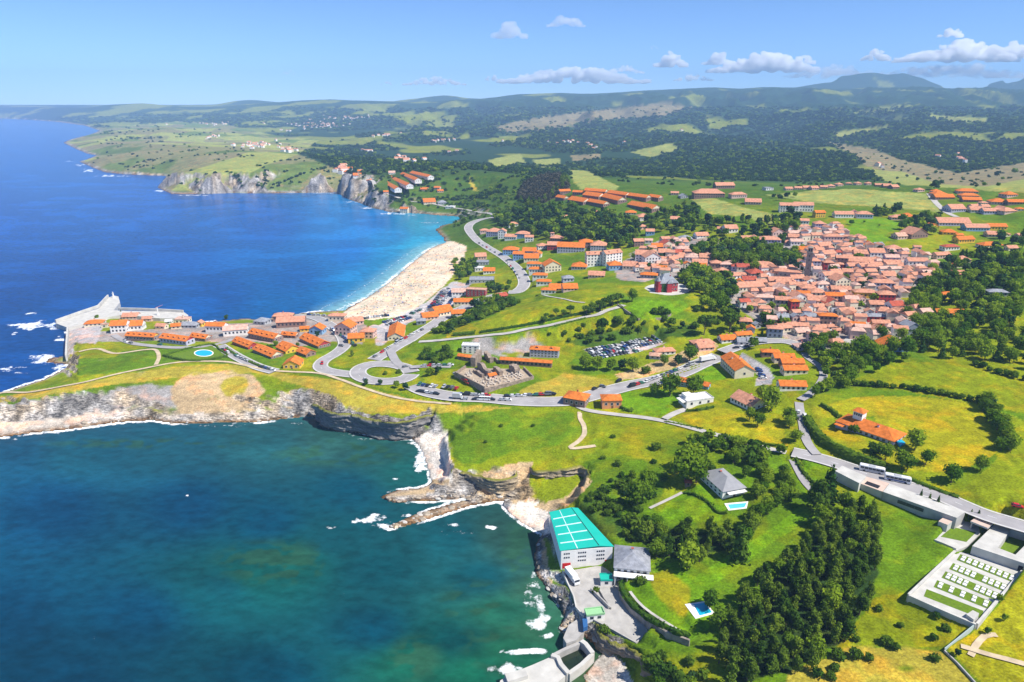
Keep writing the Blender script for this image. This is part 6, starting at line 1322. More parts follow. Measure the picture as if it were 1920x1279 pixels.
wood([(1282,822),(1350,800),(1392,806),(1400,828),(1350,842),(1290,848)], 4.6, dict(broad=1), 5, 6.5, 'tree of the tall trimmed block above the white villa garden', dy=12)
wood([(1090,935),(1180,885),(1232,905),(1212,960),(1240,1005),(1185,1020),(1150,985),(1104,955)], 4.2, dict(shrub=5, broad=1), 2.2, 4.2, 'shrub on the overgrown slope behind the warehouse', keep=.8)
wood([(1160,985),(1205,975),(1215,1030),(1185,1015)], 5, dict(shrub=2, broad=1), 3, 6, 'bush beside the grey roofed house by the warehouse')
wood([(1474,752),(1496,755),(1508,822),(1478,824)], 5.5, dict(broad=1), 6, 8.5, 'tree of the tall row along the lane beside the mown field', dy=14)
wood([(1600,705),(1640,695),(1700,668),(1660,640),(1560,640),(1530,662),(1560,690),(1575,730)], 7, dict(broad=6, pine=1, shrub=1), 6, 9.5, 'park tree between the lane and the big upper field', dy=8)
wood([(1700,620),(1700,560),(1742,505),(1800,480),(1850,470),(1930,480),(1930,688),(1850,676),(1800,668),(1720,664)], 7.5, dict(broad=6, pine=1, conifer=.5), 7, 11, 'tree in the wide park behind the upper field', dy=6, keep=.78)
wood([(1600,650),(1640,635),(1700,630),(1700,660),(1620,675)], 8, dict(broad=1), 8, 12, 'park tree near the lone orange roofed house', dy=6)
wood([(1290,472),(1340,452),(1420,455),(1480,482),(1500,493),(1440,498),(1400,508),(1340,490)], 8.5, dict(broad=5, pine=1), 9, 13, 'tree in the dense grove behind the old town church', dy=6)
wood([(1275,508),(1330,503),(1372,528),(1384,556),(1345,560),(1290,540)], 7.5, dict(broad=5, shrub=1), 8, 11, 'tree in the grove right of the red mansion', dy=5)
wood([(950,395),(1050,386),(1150,398),(1200,418),(1195,455),(1150,468),(1060,452),(1000,440),(935,425),(920,402)], 10.5, dict(broad=6, pine=1), 9, 13, 'tree in the hillside wood below the ridge terraces', dy=4)
wood([(1210,398),(1300,386),(1322,408),(1440,415),(1440,448),(1300,440),(1240,440),(1205,425)], 12, dict(broad=4, pine=1), 8, 12, 'tree among the villas above the old town', dy=3)
wood([(1440,430),(1478,400),(1500,412),(1495,440),(1450,445)], 10, dict(broad=1), 9, 13, 'tree in the dark clump below the white blocks')
wood([(845,382),(935,345),(1000,388),(932,402),(885,428),(850,428)], 12, dict(broad=2, shrub=4), 6, 9, 'bush on the slope above the bend of the coast road', keep=.8)
wood([(905,540),(955,532),(962,556),(905,578),(882,584)], 7, dict(broad=3, shrub=1), 6, 9, 'tree on the green bank beside the wide coast road', dy=3)
wood([(812,624),(850,602),(900,586),(950,566),(985,560),(965,574),(900,600),(835,628)], 6.5, dict(broad=2, shrub=3), 4, 7, 'tree in the belt between the beach houses and the hill meadow')
wood([(848,492),(894,488),(896,515),(860,528)], 8, dict(broad=1), 6, 8, 'tree in the small grove at the end of the beach')
wood([(785,655),(848,658),(846,680),(790,682)], 6, dict(broad=1, shrub=2), 3.5, 6, 'bush in the thicket right of the roundabouts', keep=.9)
wood([(1060,640),(1160,605),(1300,600),(1310,622),(1180,628),(1100,650)], 8, dict(shrub=4, broad=1), 3, 5.5, 'shrub on the rough slope above the crowded car park', keep=.7)
wood([(1290,572),(1340,562),(1400,590),(1440,630),(1380,622),(1312,606)], 9, dict(broad=4, shrub=1), 7, 11, 'tree in the gardens below the red mansion', dy=4)
wood([(1420,600),(1465,585),(1480,600),(1450,640),(1425,630)], 8, dict(broad=1, conifer=.4), 7, 11, 'tree in front of the grey blue house at the foot of the town', dy=4)
wood([(1470,640),(1500,632),(1545,640),(1530,670),(1500,655)], 8, dict(broad=1), 7, 10, 'tree below the pink roofed house at the foot of the town', dy=4)
wood([(1195,1222),(1290,1226),(1330,1279),(1330,1330),(1215,1330)], 5, dict(broad=2, shrub=2), 3, 6.5, 'tree on the bank above the shaded pebble cove', dy=4)
wood([(1120,1172),(1150,1170),(1150,1205),(1120,1200)], 4, dict(shrub=1), 2.5, 4, 'shrub on the knob below the pale green shed')
wood([(1074,1126),(1086,1128),(1092,1160),(1080,1158)], 3, dict(shrub=1), 2, 3, 'shrub on the seaward edge of the warehouse yard')
wood([(1500,1250),(1600,1195),(1690,1210),(1760,1236),(1742,1262),(1640,1240),(1560,1290)], 4.5, dict(shrub=1), 1.8, 3.6, 'shrub in the dry scrub at the bottom of the slope', keep=.5)
wood([(1660,1100),(1700,1125),(1760,1150),(1800,1175),(1770,1205),(1690,1190),(1640,1160)], 5, dict(shrub=1), 1.6, 3, 'pale shrub below the front wall of the cemetery terrace', keep=.55)
wood([(1000,400),(1060,330),(1068,356),(1010,384),(970,372)], 11, dict(pine=1), 9, 12, 'tree in the dark wood left of the ridge terraces')
wood([(1460,640),(1480,625),(1420,655),(1400,655)], 8, dict(broad=1), 5, 8, 'garden tree beside the road junction below the town')
wood([(1390,500),(1440,470),(1500,470),(1500,497),(1440,500)], 8, dict(broad=1), 8, 12, 'tree in the dense grove behind the old town church', dy=6, seed=5)
wood([(1850,475),(1930,470),(1930,440),(1880,440),(1850,455)], 14, dict(broad=1), 8, 12, 'tree among the upper right estates')
wood([(1690,410),(1760,408),(1760,440),(1700,445),(1680,430)], 12, dict(broad=1), 8, 11, 'tree around the purple walled house')
wood([(1640,395),(1684,392),(1684,411),(1640,408)], 9, dict(broad=1, conifer=.5), 8, 11, 'tree in the dark row below the pale meadow')
wood([(1180,460),(1520,440),(1700,480),(1740,560),(1650,640),(1480,640),(1330,540),(1190,510)], 17, dict(broad=3, shrub=1), 5, 8, 'single tree standing between old town houses', keep=.8)
wood([(440,690),(600,640),(600,620),(470,650),(420,660)], 16, dict(shrub=2, broad=1), 2.5, 4.5, 'garden bush in the seaside estate', keep=.8)
# free standing trees
for px, py, h, kd, lb in [(1256,742,44,'broad','big round tree on the green field beside the apartment row'),(1228,742,24,'broad','smaller tree behind the salmon villa'),(1300,742,36,'broad','tree left of the modern white house'),
 (1285,905,62,'broad','tall dark tree above the small red roofed shed'),(1300,880,50,'broad','second dark tree above the small red roofed shed'),(1305,905,46,'broad','lighter tree beside the small red roofed shed'),(1212,925,40,'broad','dark tree on the slope above the warehouse'),(1195,950,46,'broad','broad dark tree at the top of the warehouse slope'),
 (1550,940,70,'conifer','tall dark conifer below the terrace canopy'),(1532,960,60,'pine','dark pine casting a long shadow on the lawn'),(1385,1050,66,'conifer','slim conifer at the end of the mixed belt'),(1290,1065,44,'broad','light green round tree at the edge of the warehouse lawn'),
 (1783,905,38,'broad','round dark bush tree alone below the big yellow field'),(1838,882,28,'broad','smaller round bush tree right of the lone dark one'),(1462,852,20,'broad','small round tree at the mouth of the lane'),
 (1097,693,28,'broad','tallest tree between the long shed and the main road'),(1120,694,26,'broad','broad tree right of the hotel car park'),(1145,695,24,'broad','round tree in the middle of the verge row'),(1165,693,20,'broad','small tree in the verge row'),(1186,696,26,'broad','last round tree of the verge row'),(1293,678,34,'broad','dark round tree beside the parked lorry'),(1212,700,14,'shrub','small bush at the roadside dirt patch'),(1245,685,22,'broad','tree below the white gabled house by the car park'),(1270,685,20,'broad','bushy tree on the dirt slope'),
 (1715,843,40,'broad','dark tree behind the country house'),(1690,880,34,'broad','round tree in front of the country house'),(1660,862,30,'broad','bush clump in front of the country house'),(1735,872,28,'broad','tree at the end of the country house garden'),(1700,882,30,'broad','second tree in front of the country house'),(1640,850,22,'shrub','low bush on the country house lawn'),(1600,812,16,'shrub','bush beside the country house porch'),
 (1420,800,26,'broad','bright tree at the corner of the long white house'),(1405,788,24,'broad','small bright tree below the long white house'),(1445,770,44,'broad','tall bright green tree behind the long white house'),(1430,752,30,'broad','round tree above the long white house'),
 (1330,1140,30,'broad','tree shading the pool with the white deck'),(1350,1180,36,'broad','tree at the corner of the lawn below the pool'),(1118,1112,10,'shrub','small bush in the yard corner'),(1200,1095,14,'shrub','clipped bush beside the garden path'),
 (1240,590,16,'broad','bushy tree in the middle of the bright villa lawn'),(1226,588,13,'shrub','left bush on the bright villa lawn'),(1250,592,14,'shrub','right bush on the bright villa lawn'),(1185,565,24,'broad','old crooked tree left of the round terrace'),(1262,612,16,'broad','dark tree below the villa garden wall'),
 (183,600,10,'broad','single tree beside the breakwater houses'),(228,592,12,'conifer','dark tree at the root of the harbour arm'),(424,600,10,'broad','round tree beside the pink roofed seaside house'),(648,612,10,'broad','tree in front of the beige house by the beach'),(660,668,12,'pine','small pine on the upper traffic island'),(722,702,7,'shrub','left bush on the lower traffic island'),(748,700,8,'shrub','right bush on the lower traffic island'),
 (686,722,11,'broad','first small roadside tree on the dry verge'),(714,722,11,'broad','second small roadside tree on the dry verge'),(745,727,13,'broad','third small roadside tree on the dry verge'),(760,732,14,'broad','last small roadside tree on the dry verge'),(805,706,18,'broad','round tree on the grass where cars park'),(820,702,16,'broad','second round tree on the grass where cars park'),(1320,628,36,'umbrella','taller umbrella pine beside the town road'),(1368,625,40,'umbrella','bright umbrella pine beside the town road')]:
    tree(kd, px, py, h, lb)
for px, py, h in [(1100,590,17),(1112,586,18),(1124,582,19),(1136,578,20),(1148,574,21),(1158,570,20),(1108,592,15),(1130,584,16)]: tree('umbrella', px, py, h, 'umbrella pine in the close row at the top of the hill lane', 1.1, 'umbrella pines on the hill')
for px, py, h, lb in [(1021,606,13,'umbrella pine lowest on the hill meadow, one of a close pair'),(1024,599,12,'upper umbrella pine of the close pair on the hill meadow'),(1043,593,14,'umbrella pine in the middle of the hill meadow group'),(1057,594,13,'third umbrella pine of the hill meadow group'),(1069,589,16,'tallest umbrella pine of the hill meadow group')]: tree('umbrella', px, py, h, lb, 1.1)
for px, py, h in [(1725,938,22),(1741,944,22),(1757,950,24),(1818,975,22),(1832,976,24)]: tree('conifer', px, py, h, 'thin young roadside tree in front of the long gallery', .7, 'young trees along the gallery')
for px, py in [(1875,1128),(1882,1165),(1850,1190),(1795,1230)]: tree('broad', px, py, 14, 'tiny sapling on the dry field beside the cemetery', .9, 'saplings on the dry field')
for px, py, h in [(1060,628,9),(1085,622,10),(1095,612,8),(1130,610,15),(1155,604,13),(1185,607,14),(1120,624,8),(1145,622,9),(1200,620,10),(1230,618,9),(1255,624,9),(1068,640,7),(1030,628,6)]: tree('shrub', px, py, h, 'dark shrub scattered on the green slope above the hotel', 1.0, 'shrubs on the green slope')
for px, py, h in [(1160,872,9),(1232,842,12),(1225,868,7),(1245,900,8),(1175,905,10),(1130,860,6),(1000,800,5),(940,800,5),(910,830,5),(1150,820,6)]: tree('shrub', px, py, h, 'lone dark shrub on the grass above the coves', 1.3, 'shrubs on the open grass')
for px, py, h in [(1450,372,9),(1462,376,12),(1474,372,12),(1490,370,10),(1640,338,7),(1655,341,6),(1668,345,6),(1682,337,6),(1700,333,6),(1720,340,8),(1738,338,7),(1765,346,9),(1755,325,6),(1690,322,5),(1830,352,7),(1845,350,9),(1880,338,7),(1868,332,12),(1900,326,11),(1870,350,8),(1752,356,18),(1745,352,8),(1625,345,6),(1590,408,6),(1597,422,10),(1620,418,5),(1648,425,5)]: tree('broad', px, py, h, 'hedgerow tree on the pale pastures above the town', 1.1, 'hedgerow trees on the pastures')
# hedgerows as lines of trees and bushes
def tree_line(P, step, kd, h0, h1, label, rows=1, wid=0, seed=3):
    Q = spline(P, 10); X, Y, Z = ground(Q[:, 0], Q[:, 1]); s = np.concatenate([[0], np.cumsum(np.hypot(np.diff(X), np.diff(Y)))]); r = np.random.default_rng(seed+int(P[0][0]))
    for q in np.arange(0, s[-1], step):
        for k in range(rows):
            x = np.interp(q+r.uniform(-.3, .3)*step, s, X)+r.uniform(-wid, wid); y = np.interp(q, s, Y)+r.uniform(-wid, wid)
            TREES.append((kd, x, y, float(height(x, y)), r.uniform(h0, h1), r.uniform(.9, 1.2), label, None))
tree_line([(1595,722),(1640,724),(1700,730),(1770,741),(1838,756)], 3.6, 'shrub', 2.6, 4.2, 'bush of the long hedgerow along the top of the round field')
tree_line([(1845,758),(1862,785),(1876,815),(1886,850)], 3.6, 'broad', 5, 8, 'tree of the thick hedgerow at the right end of the round field', 2, 3)
tree_line([(1830,685),(1870,700),(1930,716)], 4.5, 'shrub', 3, 4.5, 'bush of the hedgerow crossing the upper field')
tree_line([(1505,658),(1530,672),(1548,690),(1556,712)], 5, 'broad', 5, 8, 'tree shading the curved lane below the park', 1, 2)
tree_line([(1530,742),(1560,728),(1590,720)], 5, 'broad', 5, 8, 'tree where the lane meets the round field', 1, 2)
tree_line([(1310,845),(1330,870),(1338,890)], 5, 'shrub', 2, 4, 'garden bush beside the villa drive', 1, 2)
TZ = []
for t in TREES:
    kd, x, y, z, h = t[:5]; px, py = project(x, y, z); dep = y*cp-(z-H)*sp; TZ.append((h*FPX/dep, t, px, py))
TZ.sort(key=lambda q: -q[0])
cnt = {}; rest = []; MAXK = dict(broad=288, pine=270, umbrella=60, conifer=80, shrub=280)
rt = random.Random(9)
for hp, t, px, py in TZ:
    kd, x, y, z, h, wf, label, group = t
    c = cnt.get(kd, 0)
    if c >= MAXK[kd] or not (-20 < px < 1940 and -60 < py < 1340): rest.append(t); continue
    cnt[kd] = c+1; k = rt.randrange(len(PROTO[kd])); parts = hp > 26 and kd != 'shrub'
    if parts:
        o = bpy.data.objects.new(KN[kd], None); COL.objects.link(o)
        new_obj('trunk', PROTO[kd][k][1], o); new_obj('crown', PROTO[kd][k][0], o)
    else: o = new_obj(KN[kd], SMALL[kd][k] if kd != 'shrub' else PROTO[kd][k][0])
    o.location = (x, y, z-(.02*h if kd != 'shrub' else .06*h)); o.rotation_euler = (0, 0, rt.uniform(0, 6.28)); o.scale = (h*wf, h*wf, h)
    if kd == 'shrub' and label.startswith('tree '): label = 'bush '+label[5:]
    elif kd in ('pine', 'conifer') and label.startswith('tree '): label = kd+label[4:]
    elif label.startswith(('bush ', 'shrub ')) and kd != 'shrub': label = 'small leafy tree '+label.split(' ', 1)[1]
    elif kd == 'broad' and label.startswith('dense dark pine'): label = 'lighter leafy tree'+label[15:]
    tag(o, label, 'tree' if kd != 'shrub' else 'shrub', group or label.split(' in ')[-1].split(' on ')[-1] if True else None)
# ------------------------------------------------------------------ far woods: nobody could count them, one object with instanced crowns
lib = bpy.data.collections.new('far_wood_shapes')
FARK = []
for s, (kd, m) in enumerate([('clump','far'),('clump','far'),('clump','broad'),('broad','far'),('broad','broad'),('pine','far'),('shrub','shrub'),('clump','brown')]):
    me = crown_mesh(kd, 150 if kd != 'clump' else 170, .10 if kd != 'clump' else .12, 60+s, ML[m], sub=2); o = bpy.data.objects.new('a%d_%s' % (s, kd), me); lib.objects.link(o); FARK.append(o)
def scatter(name, pts, kind):
    """pts: rows x,y,z,scale,zscale,rot,index"""
    A = np.array(pts, np.float32); me = bpy.data.meshes.new(name); me.vertices.add(len(A)); me.vertices.foreach_set('co', A[:, :3].ravel())
    for nm, k in (('sc', 3), ('zs', 4), ('rot', 5)):
        a = me.attributes.new(nm, 'FLOAT', 'POINT'); a.data.foreach_set('value', A[:, k].copy())
    a = me.attributes.new('idx', 'INT', 'POINT'); a.data.foreach_set('value', A[:, 6].astype(np.int32))
    o = new_obj(name, me); g = bpy.data.node_groups.new(name, 'GeometryNodeTree')
    g.interface.new_socket('Geometry', in_out='INPUT', socket_type='NodeSocketGeometry'); g.interface.new_socket('Geometry', in_out='OUTPUT', socket_type='NodeSocketGeometry')
    n = g.nodes; l = g.links; gi = n.new('NodeGroupInput'); go = n.new('NodeGroupOutput'); ip = n.new('GeometryNodeInstanceOnPoints'); ci = n.new('GeometryNodeCollectionInfo')
    ci.inputs['Collection'].default_value = lib; ci.inputs['Separate Children'].default_value = True; ci.inputs['Reset Children'].default_value = True
    def at(nm, ty):
        q = n.new('GeometryNodeInputNamedAttribute'); q.data_type = ty; q.inputs['Name'].default_value = nm; return q.outputs['Attribute']
    cs = n.new('ShaderNodeCombineXYZ'); l.new(at('sc', 'FLOAT'), cs.inputs[0]); l.new(at('sc', 'FLOAT'), cs.inputs[1]); l.new(at('zs', 'FLOAT'), cs.inputs[2])
    cr = n.new('ShaderNodeCombineXYZ'); l.new(at('rot', 'FLOAT'), cr.inputs[2])
    l.new(gi.outputs[0], ip.inputs['Points']); l.new(ci.outputs[0], ip.inputs['Instance']); ip.inputs['Pick Instance'].default_value = True
    l.new(at('idx', 'INT'), ip.inputs['Instance Index']); l.new(cs.outputs[0], ip.inputs['Scale']); l.new(cr.outputs[0], ip.inputs['Rotation']); l.new(ip.outputs[0], go.inputs[0])
    md = o.modifiers.new('scatter', 'NODES'); md.node_group = g
    return tag(o, kind=kind)
pts = []
im = dict(broad=(3, 4), pine=(5,), umbrella=(4,), conifer=(5,), shrub=(6,))
for kd, x, y, z, h, wf, *_ in rest: pts.append((x, y, z-.05*h, h*wf, h, rt.uniform(0, 6.28), rt.choice(im[kd])))
# canopy of the distant hills, one clump for every few pixels of wooded ground
rg = np.random.default_rng(21); N = 60000
px = rg.uniform(-60, 1980, N); py = 200+rg.uniform(0, 1, N)**.9*225
X, Y, Z = ground(px, py)
gi_, gj_, _, _ = gidx(X, Y); cc = ZCOL[gj_, gi_]
forest = (cc[:, 1] < .082) & (Y > 900) & (Y < 7500) & (Z > 3) & ~((px < 760) & (py > 345)) & (height(X, Y, ISROCK) < .2)
brown = (cc[:, 0] > cc[:, 1]*1.05) & forest
hl_ = (np.abs(fbm(X/230, Y/300, 2, 77)-.5) < .016) | (np.abs(fbm(X/180+9, Y/420, 2, 79)-.5) < .010)
belt = hl_ & (~forest) & (Y > 1200) & (Y < 6500) & (px < 1000) & (Z > 12) & (rg.uniform(0, 1, N) < .55)
scr = (~forest) & (Y > 1100) & (Y < 6500) & (rg.uniform(0, 1, N) < np.where(px < 700, .022, .05)) & (Z > 6) & (cc[:, 1] < .30) | belt
for i in np.nonzero((forest & (rg.uniform(0, 1, N) < .85)) | scr)[0]:
    k = Y[i]/FPX; s = min(24, max(8, k*4.6))*rg.uniform(.7, 1.25)
    if scr[i]: s *= .7
    hz = min(s, 13)*rg.uniform(.75, 1.1)
    pts.append((X[i], Y[i], Z[i]-.15*hz, s, hz, rg.uniform(0, 6.28), 7 if brown[i] else rg.choice((0, 0, 1, 1, 2))))
scatter('far_woodland', pts, 'stuff')
# ------------------------------------------------------------------ loose rock on the shelves under the cliffs
rl = bpy.data.collections.new('rock_shapes'); M_ROCK = mat('shore_rock', (.42,.35,.26), var=.45, scale=.9, bump=.7, bscale=3, col2=(.17,.14,.11)); M_ROCKL = mat('pale_shore_rock', (.55,.51,.45), var=.3, scale=.9, bump=.6, bscale=3)
for s in range(6):
    bm = bmesh.new(); bmesh.ops.create_icosphere(bm, subdivisions=2, radius=1); r = random.Random(s)
    for v in bm.verts:
        q = v.co; v.co = Vector((round(q.x*2.2+r.uniform(-.25, .25))/2.2*1.3+q.x*.3, round(q.y*2.2+r.uniform(-.25, .25))/2.2+q.y*.3, (round(q.z*2+r.uniform(-.2, .2))/2+q.z*.2)*.55))
    me = bpy.data.meshes.new('rock'); bm.to_mesh(me); bm.free(); me.materials.append(M_ROCK if s % 3 else M_ROCKL); rl.objects.link(bpy.data.objects.new('r%d' % s, me))
N = 26000; px = rg.uniform(-20, 1220, N); py = rg.uniform(690, 1279, N); X, Y, Z = ground(px, py); gi_, gj_, _, _ = gidx(X, Y)
ir = ISROCK[gj_, gi_]; ns_ = nearsea[gj_, gi_]; white = ZCOL[gj_, gi_].min(axis=1) > .3
okr = (Z > .12) & (Z < 3.2) & ((ir > .35) | (ns_ > .35)) & (height(X, Y, ROADW) < .3) & ~blocked(X, Y)
okr &= rg.uniform(0, 1, N) < np.where(white, .3, .42)
pr_ = [(X[i], Y[i], Z[i]-.15, (.25+1.2*rg.uniform(0, 1)**4)*(1 if not white[i] else .55), (.3+1.0*rg.uniform(0, 1)**4)*(1 if not white[i] else .5), -.55+rg.normal(0, .4), rg.choice((0, 3)) if white[i] else rg.integers(0, 6)) for i in np.nonzero(okr)[0]]
_l = lib; lib = rl; scatter('shore_rocks', pr_, 'stuff'); lib = _l
print('ROCKS', len(pr_)); print('TREES', len(TREES), cnt, 'rest', len(rest), 'pts', len(pts))

# distant hamlets: a few pixels each, one mass of roofs and walls
def hamlets():
    r = random.Random(12); mb = MB(); n = 0
    for cx, cy, sx, sy, k in [(480,273,34,5,26),(505,262,40,4,20),(600,236,50,8,60),(650,222,40,5,26),(560,246,30,6,26),(535,283,16,4,10),(420,232,60,4,16),(395,258,20,4,8),(838,266,26,4,22),(760,298,30,7,16),(700,285,26,5,8),(900,268,26,3,10),(1060,268,40,4,9),(930,266,16,3,6),(985,286,6,2,3),(640,320,24,4,10),(1150,268,30,3,5),(1655,312,10,3,3),(1800,300,40,8,6),(1280,245,8,2,3),(720,255,40,5,8),(860,285,50,8,8),(1120,275,30,4,5)]:
        for q in range(k):
            x, y, z = gp(cx+r.gauss(0, .5)*sx, cy+r.gauss(0, .5)*sy)
            if z < 4: continue
            a = r.uniform(0, 3.1); w_ = r.uniform(9, 17); d = w_*r.uniform(.6, .9); h = r.uniform(5, 8); c, s = math.cos(a), math.sin(a); m = r.choice((0, 0, 0, 1))
            P = [(x+c*u-s*v, y+s*u+c*v) for u, v in ((-w_/2,-d/2),(w_/2,-d/2),(w_/2,d/2),(-w_/2,d/2))]; mb.prism(P, z-4, z+h, m)
            vs = [(*q_, z+h) for q_ in P]+[((P[0][0]+P[3][0])/2, (P[0][1]+P[3][1])/2, z+h+3), ((P[1][0]+P[2][0])/2, (P[1][1]+P[2][1])/2, z+h+3)]
            mb.add(vs, [(0,1,5,4),(2,3,4,5),(1,2,5),(3,0,4)], 2)
    tag(mb.obj('far_hamlets', [MW['w'], MW['c'], MR['t']]), kind='stuff')
hamlets()
# ------------------------------------------------------------------ hedges
def hedge(P, wid, ht, label, dz=0.0, m='shrub', level=None):
    Q = spline(P, 8); X, Y, Z = ground(Q[:, 0], Q[:, 1])
    if level is not None: Z = np.full(len(X), level)
    s = np.concatenate([[0], np.cumsum(np.hypot(np.diff(X), np.diff(Y)))]); q = np.arange(0, s[-1], max(.8, wid*.5)); r = random.Random(int(P[0][0]+P[0][1]))
    X, Y, Z = (np.interp(q, s, a) for a in (X, Y, Z)); tx = np.gradient(X); ty = np.gradient(Y); L = np.hypot(tx, ty); nx, ny = -ty/L, tx/L
    V = []; F = []; prof = [(-.5, -.3), (-.52, .55), (-.36, .95), (0, 1.05), (.36, .95), (.52, .55), (.5, -.3)]
    for i in range(len(q)):
        for a, b in prof: k = r.uniform(.85, 1.15); V.append((X[i]+nx[i]*a*wid*k, Y[i]+ny[i]*a*wid*k, Z[i]+dz+b*ht*k))
        if i:
            for j in range(6): a0 = 7*(i-1)+j; F.append((a0, a0+7, a0+8, a0+1))
    n = len(q); F += [tuple(range(7)), tuple(7*(n-1)+j for j in reversed(range(7)))]
    for k in range(int(s[-1]*ht*2.4)):
        i = r.randrange(n); a, b = prof[r.randrange(1, 6)]; c = Vector((X[i]+nx[i]*a*wid*1.05+r.uniform(-.6, .6), Y[i]+ny[i]*a*wid*1.05+r.uniform(-.6, .6), Z[i]+dz+b*ht*r.uniform(.8, 1.1)))
        d = Vector((nx[i]*a+r.gauss(0, .6), ny[i]*a+r.gauss(0, .6), .6+r.gauss(0, .5))).normalized(); u = d.orthogonal().normalized()*r.uniform(.25, .5); w_ = d.cross(u).normalized()*r.uniform(.2, .45); b0 = len(V)
        V += [tuple(c-u-w_), tuple(c+u-w_), tuple(c+u+w_), tuple(c-u+w_)]; F.append((b0, b0+1, b0+2, b0+3))
    me = bpy.data.meshes.new('hedge'); me.from_pydata(V, [], F); me.materials.append(ML[m]); me.update()
    return tag(new_obj('hedge', me), label, 'hedge')
hedge([(1512,788),(1522,806),(1545,830),(1580,850),(1620,866),(1662,880)], 4.0, 3.0, 'tall thick hedge curving along the road below the country house', m='shrub')
hedge([(1163,1104),(1168,1124),(1186,1149),(1215,1172),(1252,1192),(1294,1208)], 1.8, 1.4, 'clipped hedge on top of the dark retaining wall', 2.6)
hedge([(306,668),(330,674),(360,678),(395,675),(428,669)], 1.2, 1.5, 'dark hedge along the front of the oval pool lawn', m='dark')
hedge([(309,667),(350,655),(396,647),(412,657),(428,668)], 1.0, 1.2, 'dark hedge along the back of the oval pool lawn', m='dark')
hedge([(424,655),(445,668),(475,683),(508,695)], 1.6, 1.4, 'garden hedge between the sloping car park and the terraces', m='dark')
hedge([(1281,925),(1302,929),(1326,942),(1344,961),(1360,963)], 1.1, 1.0, 'low yellow green hedge winding across the villa lawn')
hedge([(900,624),(950,616),(1000,607),(1060,594),(1110,584),(1165,566)], 1.6, 1.3, 'long dark hedge along the upper side of the hill lane', m='dark')
hedge([(850,629),(868,628),(892,625)], 2.0, 2.0, 'short thick hedge at the low end of the hill lane', m='dark')
hedge([(1040,612),(1075,603),(1100,597)], 1.2, 1.0, 'short hedge below the hill lane', m='dark')
hedge([(1160,573),(1180,588),(1197,599)], 1.2, 1.2, 'dark hedge on the wall of the bright villa lawn', m='dark')
hedge([(1246,792),(1280,798),(1320,806)], 1.0, .9, 'low hedge between the lane and the mown field')
hedge([(1286,772),(1310,770),(1340,764)], 1.2, 1.2, 'clipped hedge in front of the modern white house', m='dark')
hedge([(1395,830),(1430,834),(1470,838)], 1.2, 1.1, 'hedge along the bottom of the mown field')
hedge([(1492,862),(1506,888),(1530,912)], 1.4, 1.4, 'hedge beside the short driveway', m='dark')
hedge([(1164,765),(1180,772),(1186,768)], 1.4, 1.5, 'dark hedge right of the salmon villa', m='dark')
hedge([(1540,760),(1560,772),(1575,785)], 2.0, 1.6, 'hedge between the round field and the country house')
hedge([(1662,884),(1700,898),(1760,922),(1800,935)], 2.2, 1.3, 'rough hedge along the upper side of the road past the buses')
# ------------------------------------------------------------------ vehicles
M_TYRE = mat('rubber', (.02,.02,.02), var=.1); M_CGL = mat('car_glass', (.03,.04,.05), rough=.15, var=.1, spec=.5)
PAINT = dict(white=(.75,.75,.74), silver=(.45,.46,.48), grey=(.16,.17,.18), black=(.015,.016,.02), blue=(.02,.06,.22), red=(.55,.015,.02), green=(.03,.16,.10))
PM = {k: mat(k+'_car_paint', v, rough=.3, var=.03, spec=.5) for k, v in PAINT.items()}
def loft(mb, secs, m):
    b = len(mb.v); n = len(secs[0]); V = [p for s in secs for p in s]; F = [tuple(range(n-1, -1, -1)), tuple((len(secs)-1)*n+k for k in range(n))]
    for i in range(len(secs)-1):
        for k in range(n): F.append((i*n+k, i*n+(k+1) % n, (i+1)*n+(k+1) % n, (i+1)*n+k))
    mb.add(V, F, m)
def car_parts(kind):
    bd = MB(); gl = MB(); L, Wd = (4.3, 1.78) if kind == 'car' else (4.9, 1.95); h0 = .95 if kind == 'car' else 1.15; h1 = 1.46 if kind == 'car' else 2.15
    def sec(x, w_, z0, z1): return [(x, -w_/2, z0), (x, w_/2, z0), (x, w_/2*1.0, z1*.7+z0*.3), (x, w_/2*.93, z1), (x, -w_/2*.93, z1), (x, -w_/2, z1*.7+z0*.3)]
    loft(bd, [sec(-L/2, Wd*.86, .32, h0*.86), sec(-L/2+.25, Wd, .26, h0), sec(0, Wd, .25, h0), sec(L/2-.9, Wd, .25, h0*.93), sec(L/2-.2, Wd*.92, .27, h0*.78), sec(L/2, Wd*.8, .32, h0*.6)], 0)
    a, b, c, d = (-L/2+.12, -L/2+.75, .35, 1.15) if kind == 'car' else (-L/2+.05, -L/2+.2, 1.0, 1.7)
    gl.add([(a,-Wd*.46,h0-.02),(a,Wd*.46,h0-.02),(d,Wd*.46,h0-.02),(d,-Wd*.46,h0-.02),(b,-Wd*.38,h1-.06),(b,Wd*.38,h1-.06),(c,Wd*.38,h1-.06),(c,-Wd*.38,h1-.06)], [(0,1,5,4),(1,2,6,5),(2,3,7,6),(3,0,4,7),(4,5,6,7)], 0)
    bd.box(b-.02, c+.02, -Wd*.385, Wd*.385, h1-.06, h1)
    for x in (a*.55+b*.45, (b+c)/2): bd.box(x-.05, x+.05, -Wd*.44, Wd*.44, h0-.05, h1-.03)
    wh = []
    for sx in (-1, 1):
        for sy in (-1, 1):
            w_ = MB(); x, y = sx*L*.31, sy*(Wd/2-.09); n = 10
            vs = [(x+.32*math.cos(6.2832*k/n), y+q, .32+.32*math.sin(6.2832*k/n)) for q in (-.1, .1) for k in range(n)]
            w_.add(vs, [tuple(range(n)), tuple(range(2*n-1, n-1, -1))]+[(k, n+k, n+(k+1) % n, (k+1) % n) for k in range(n)]); wh.append(w_)
    return bd, gl, wh
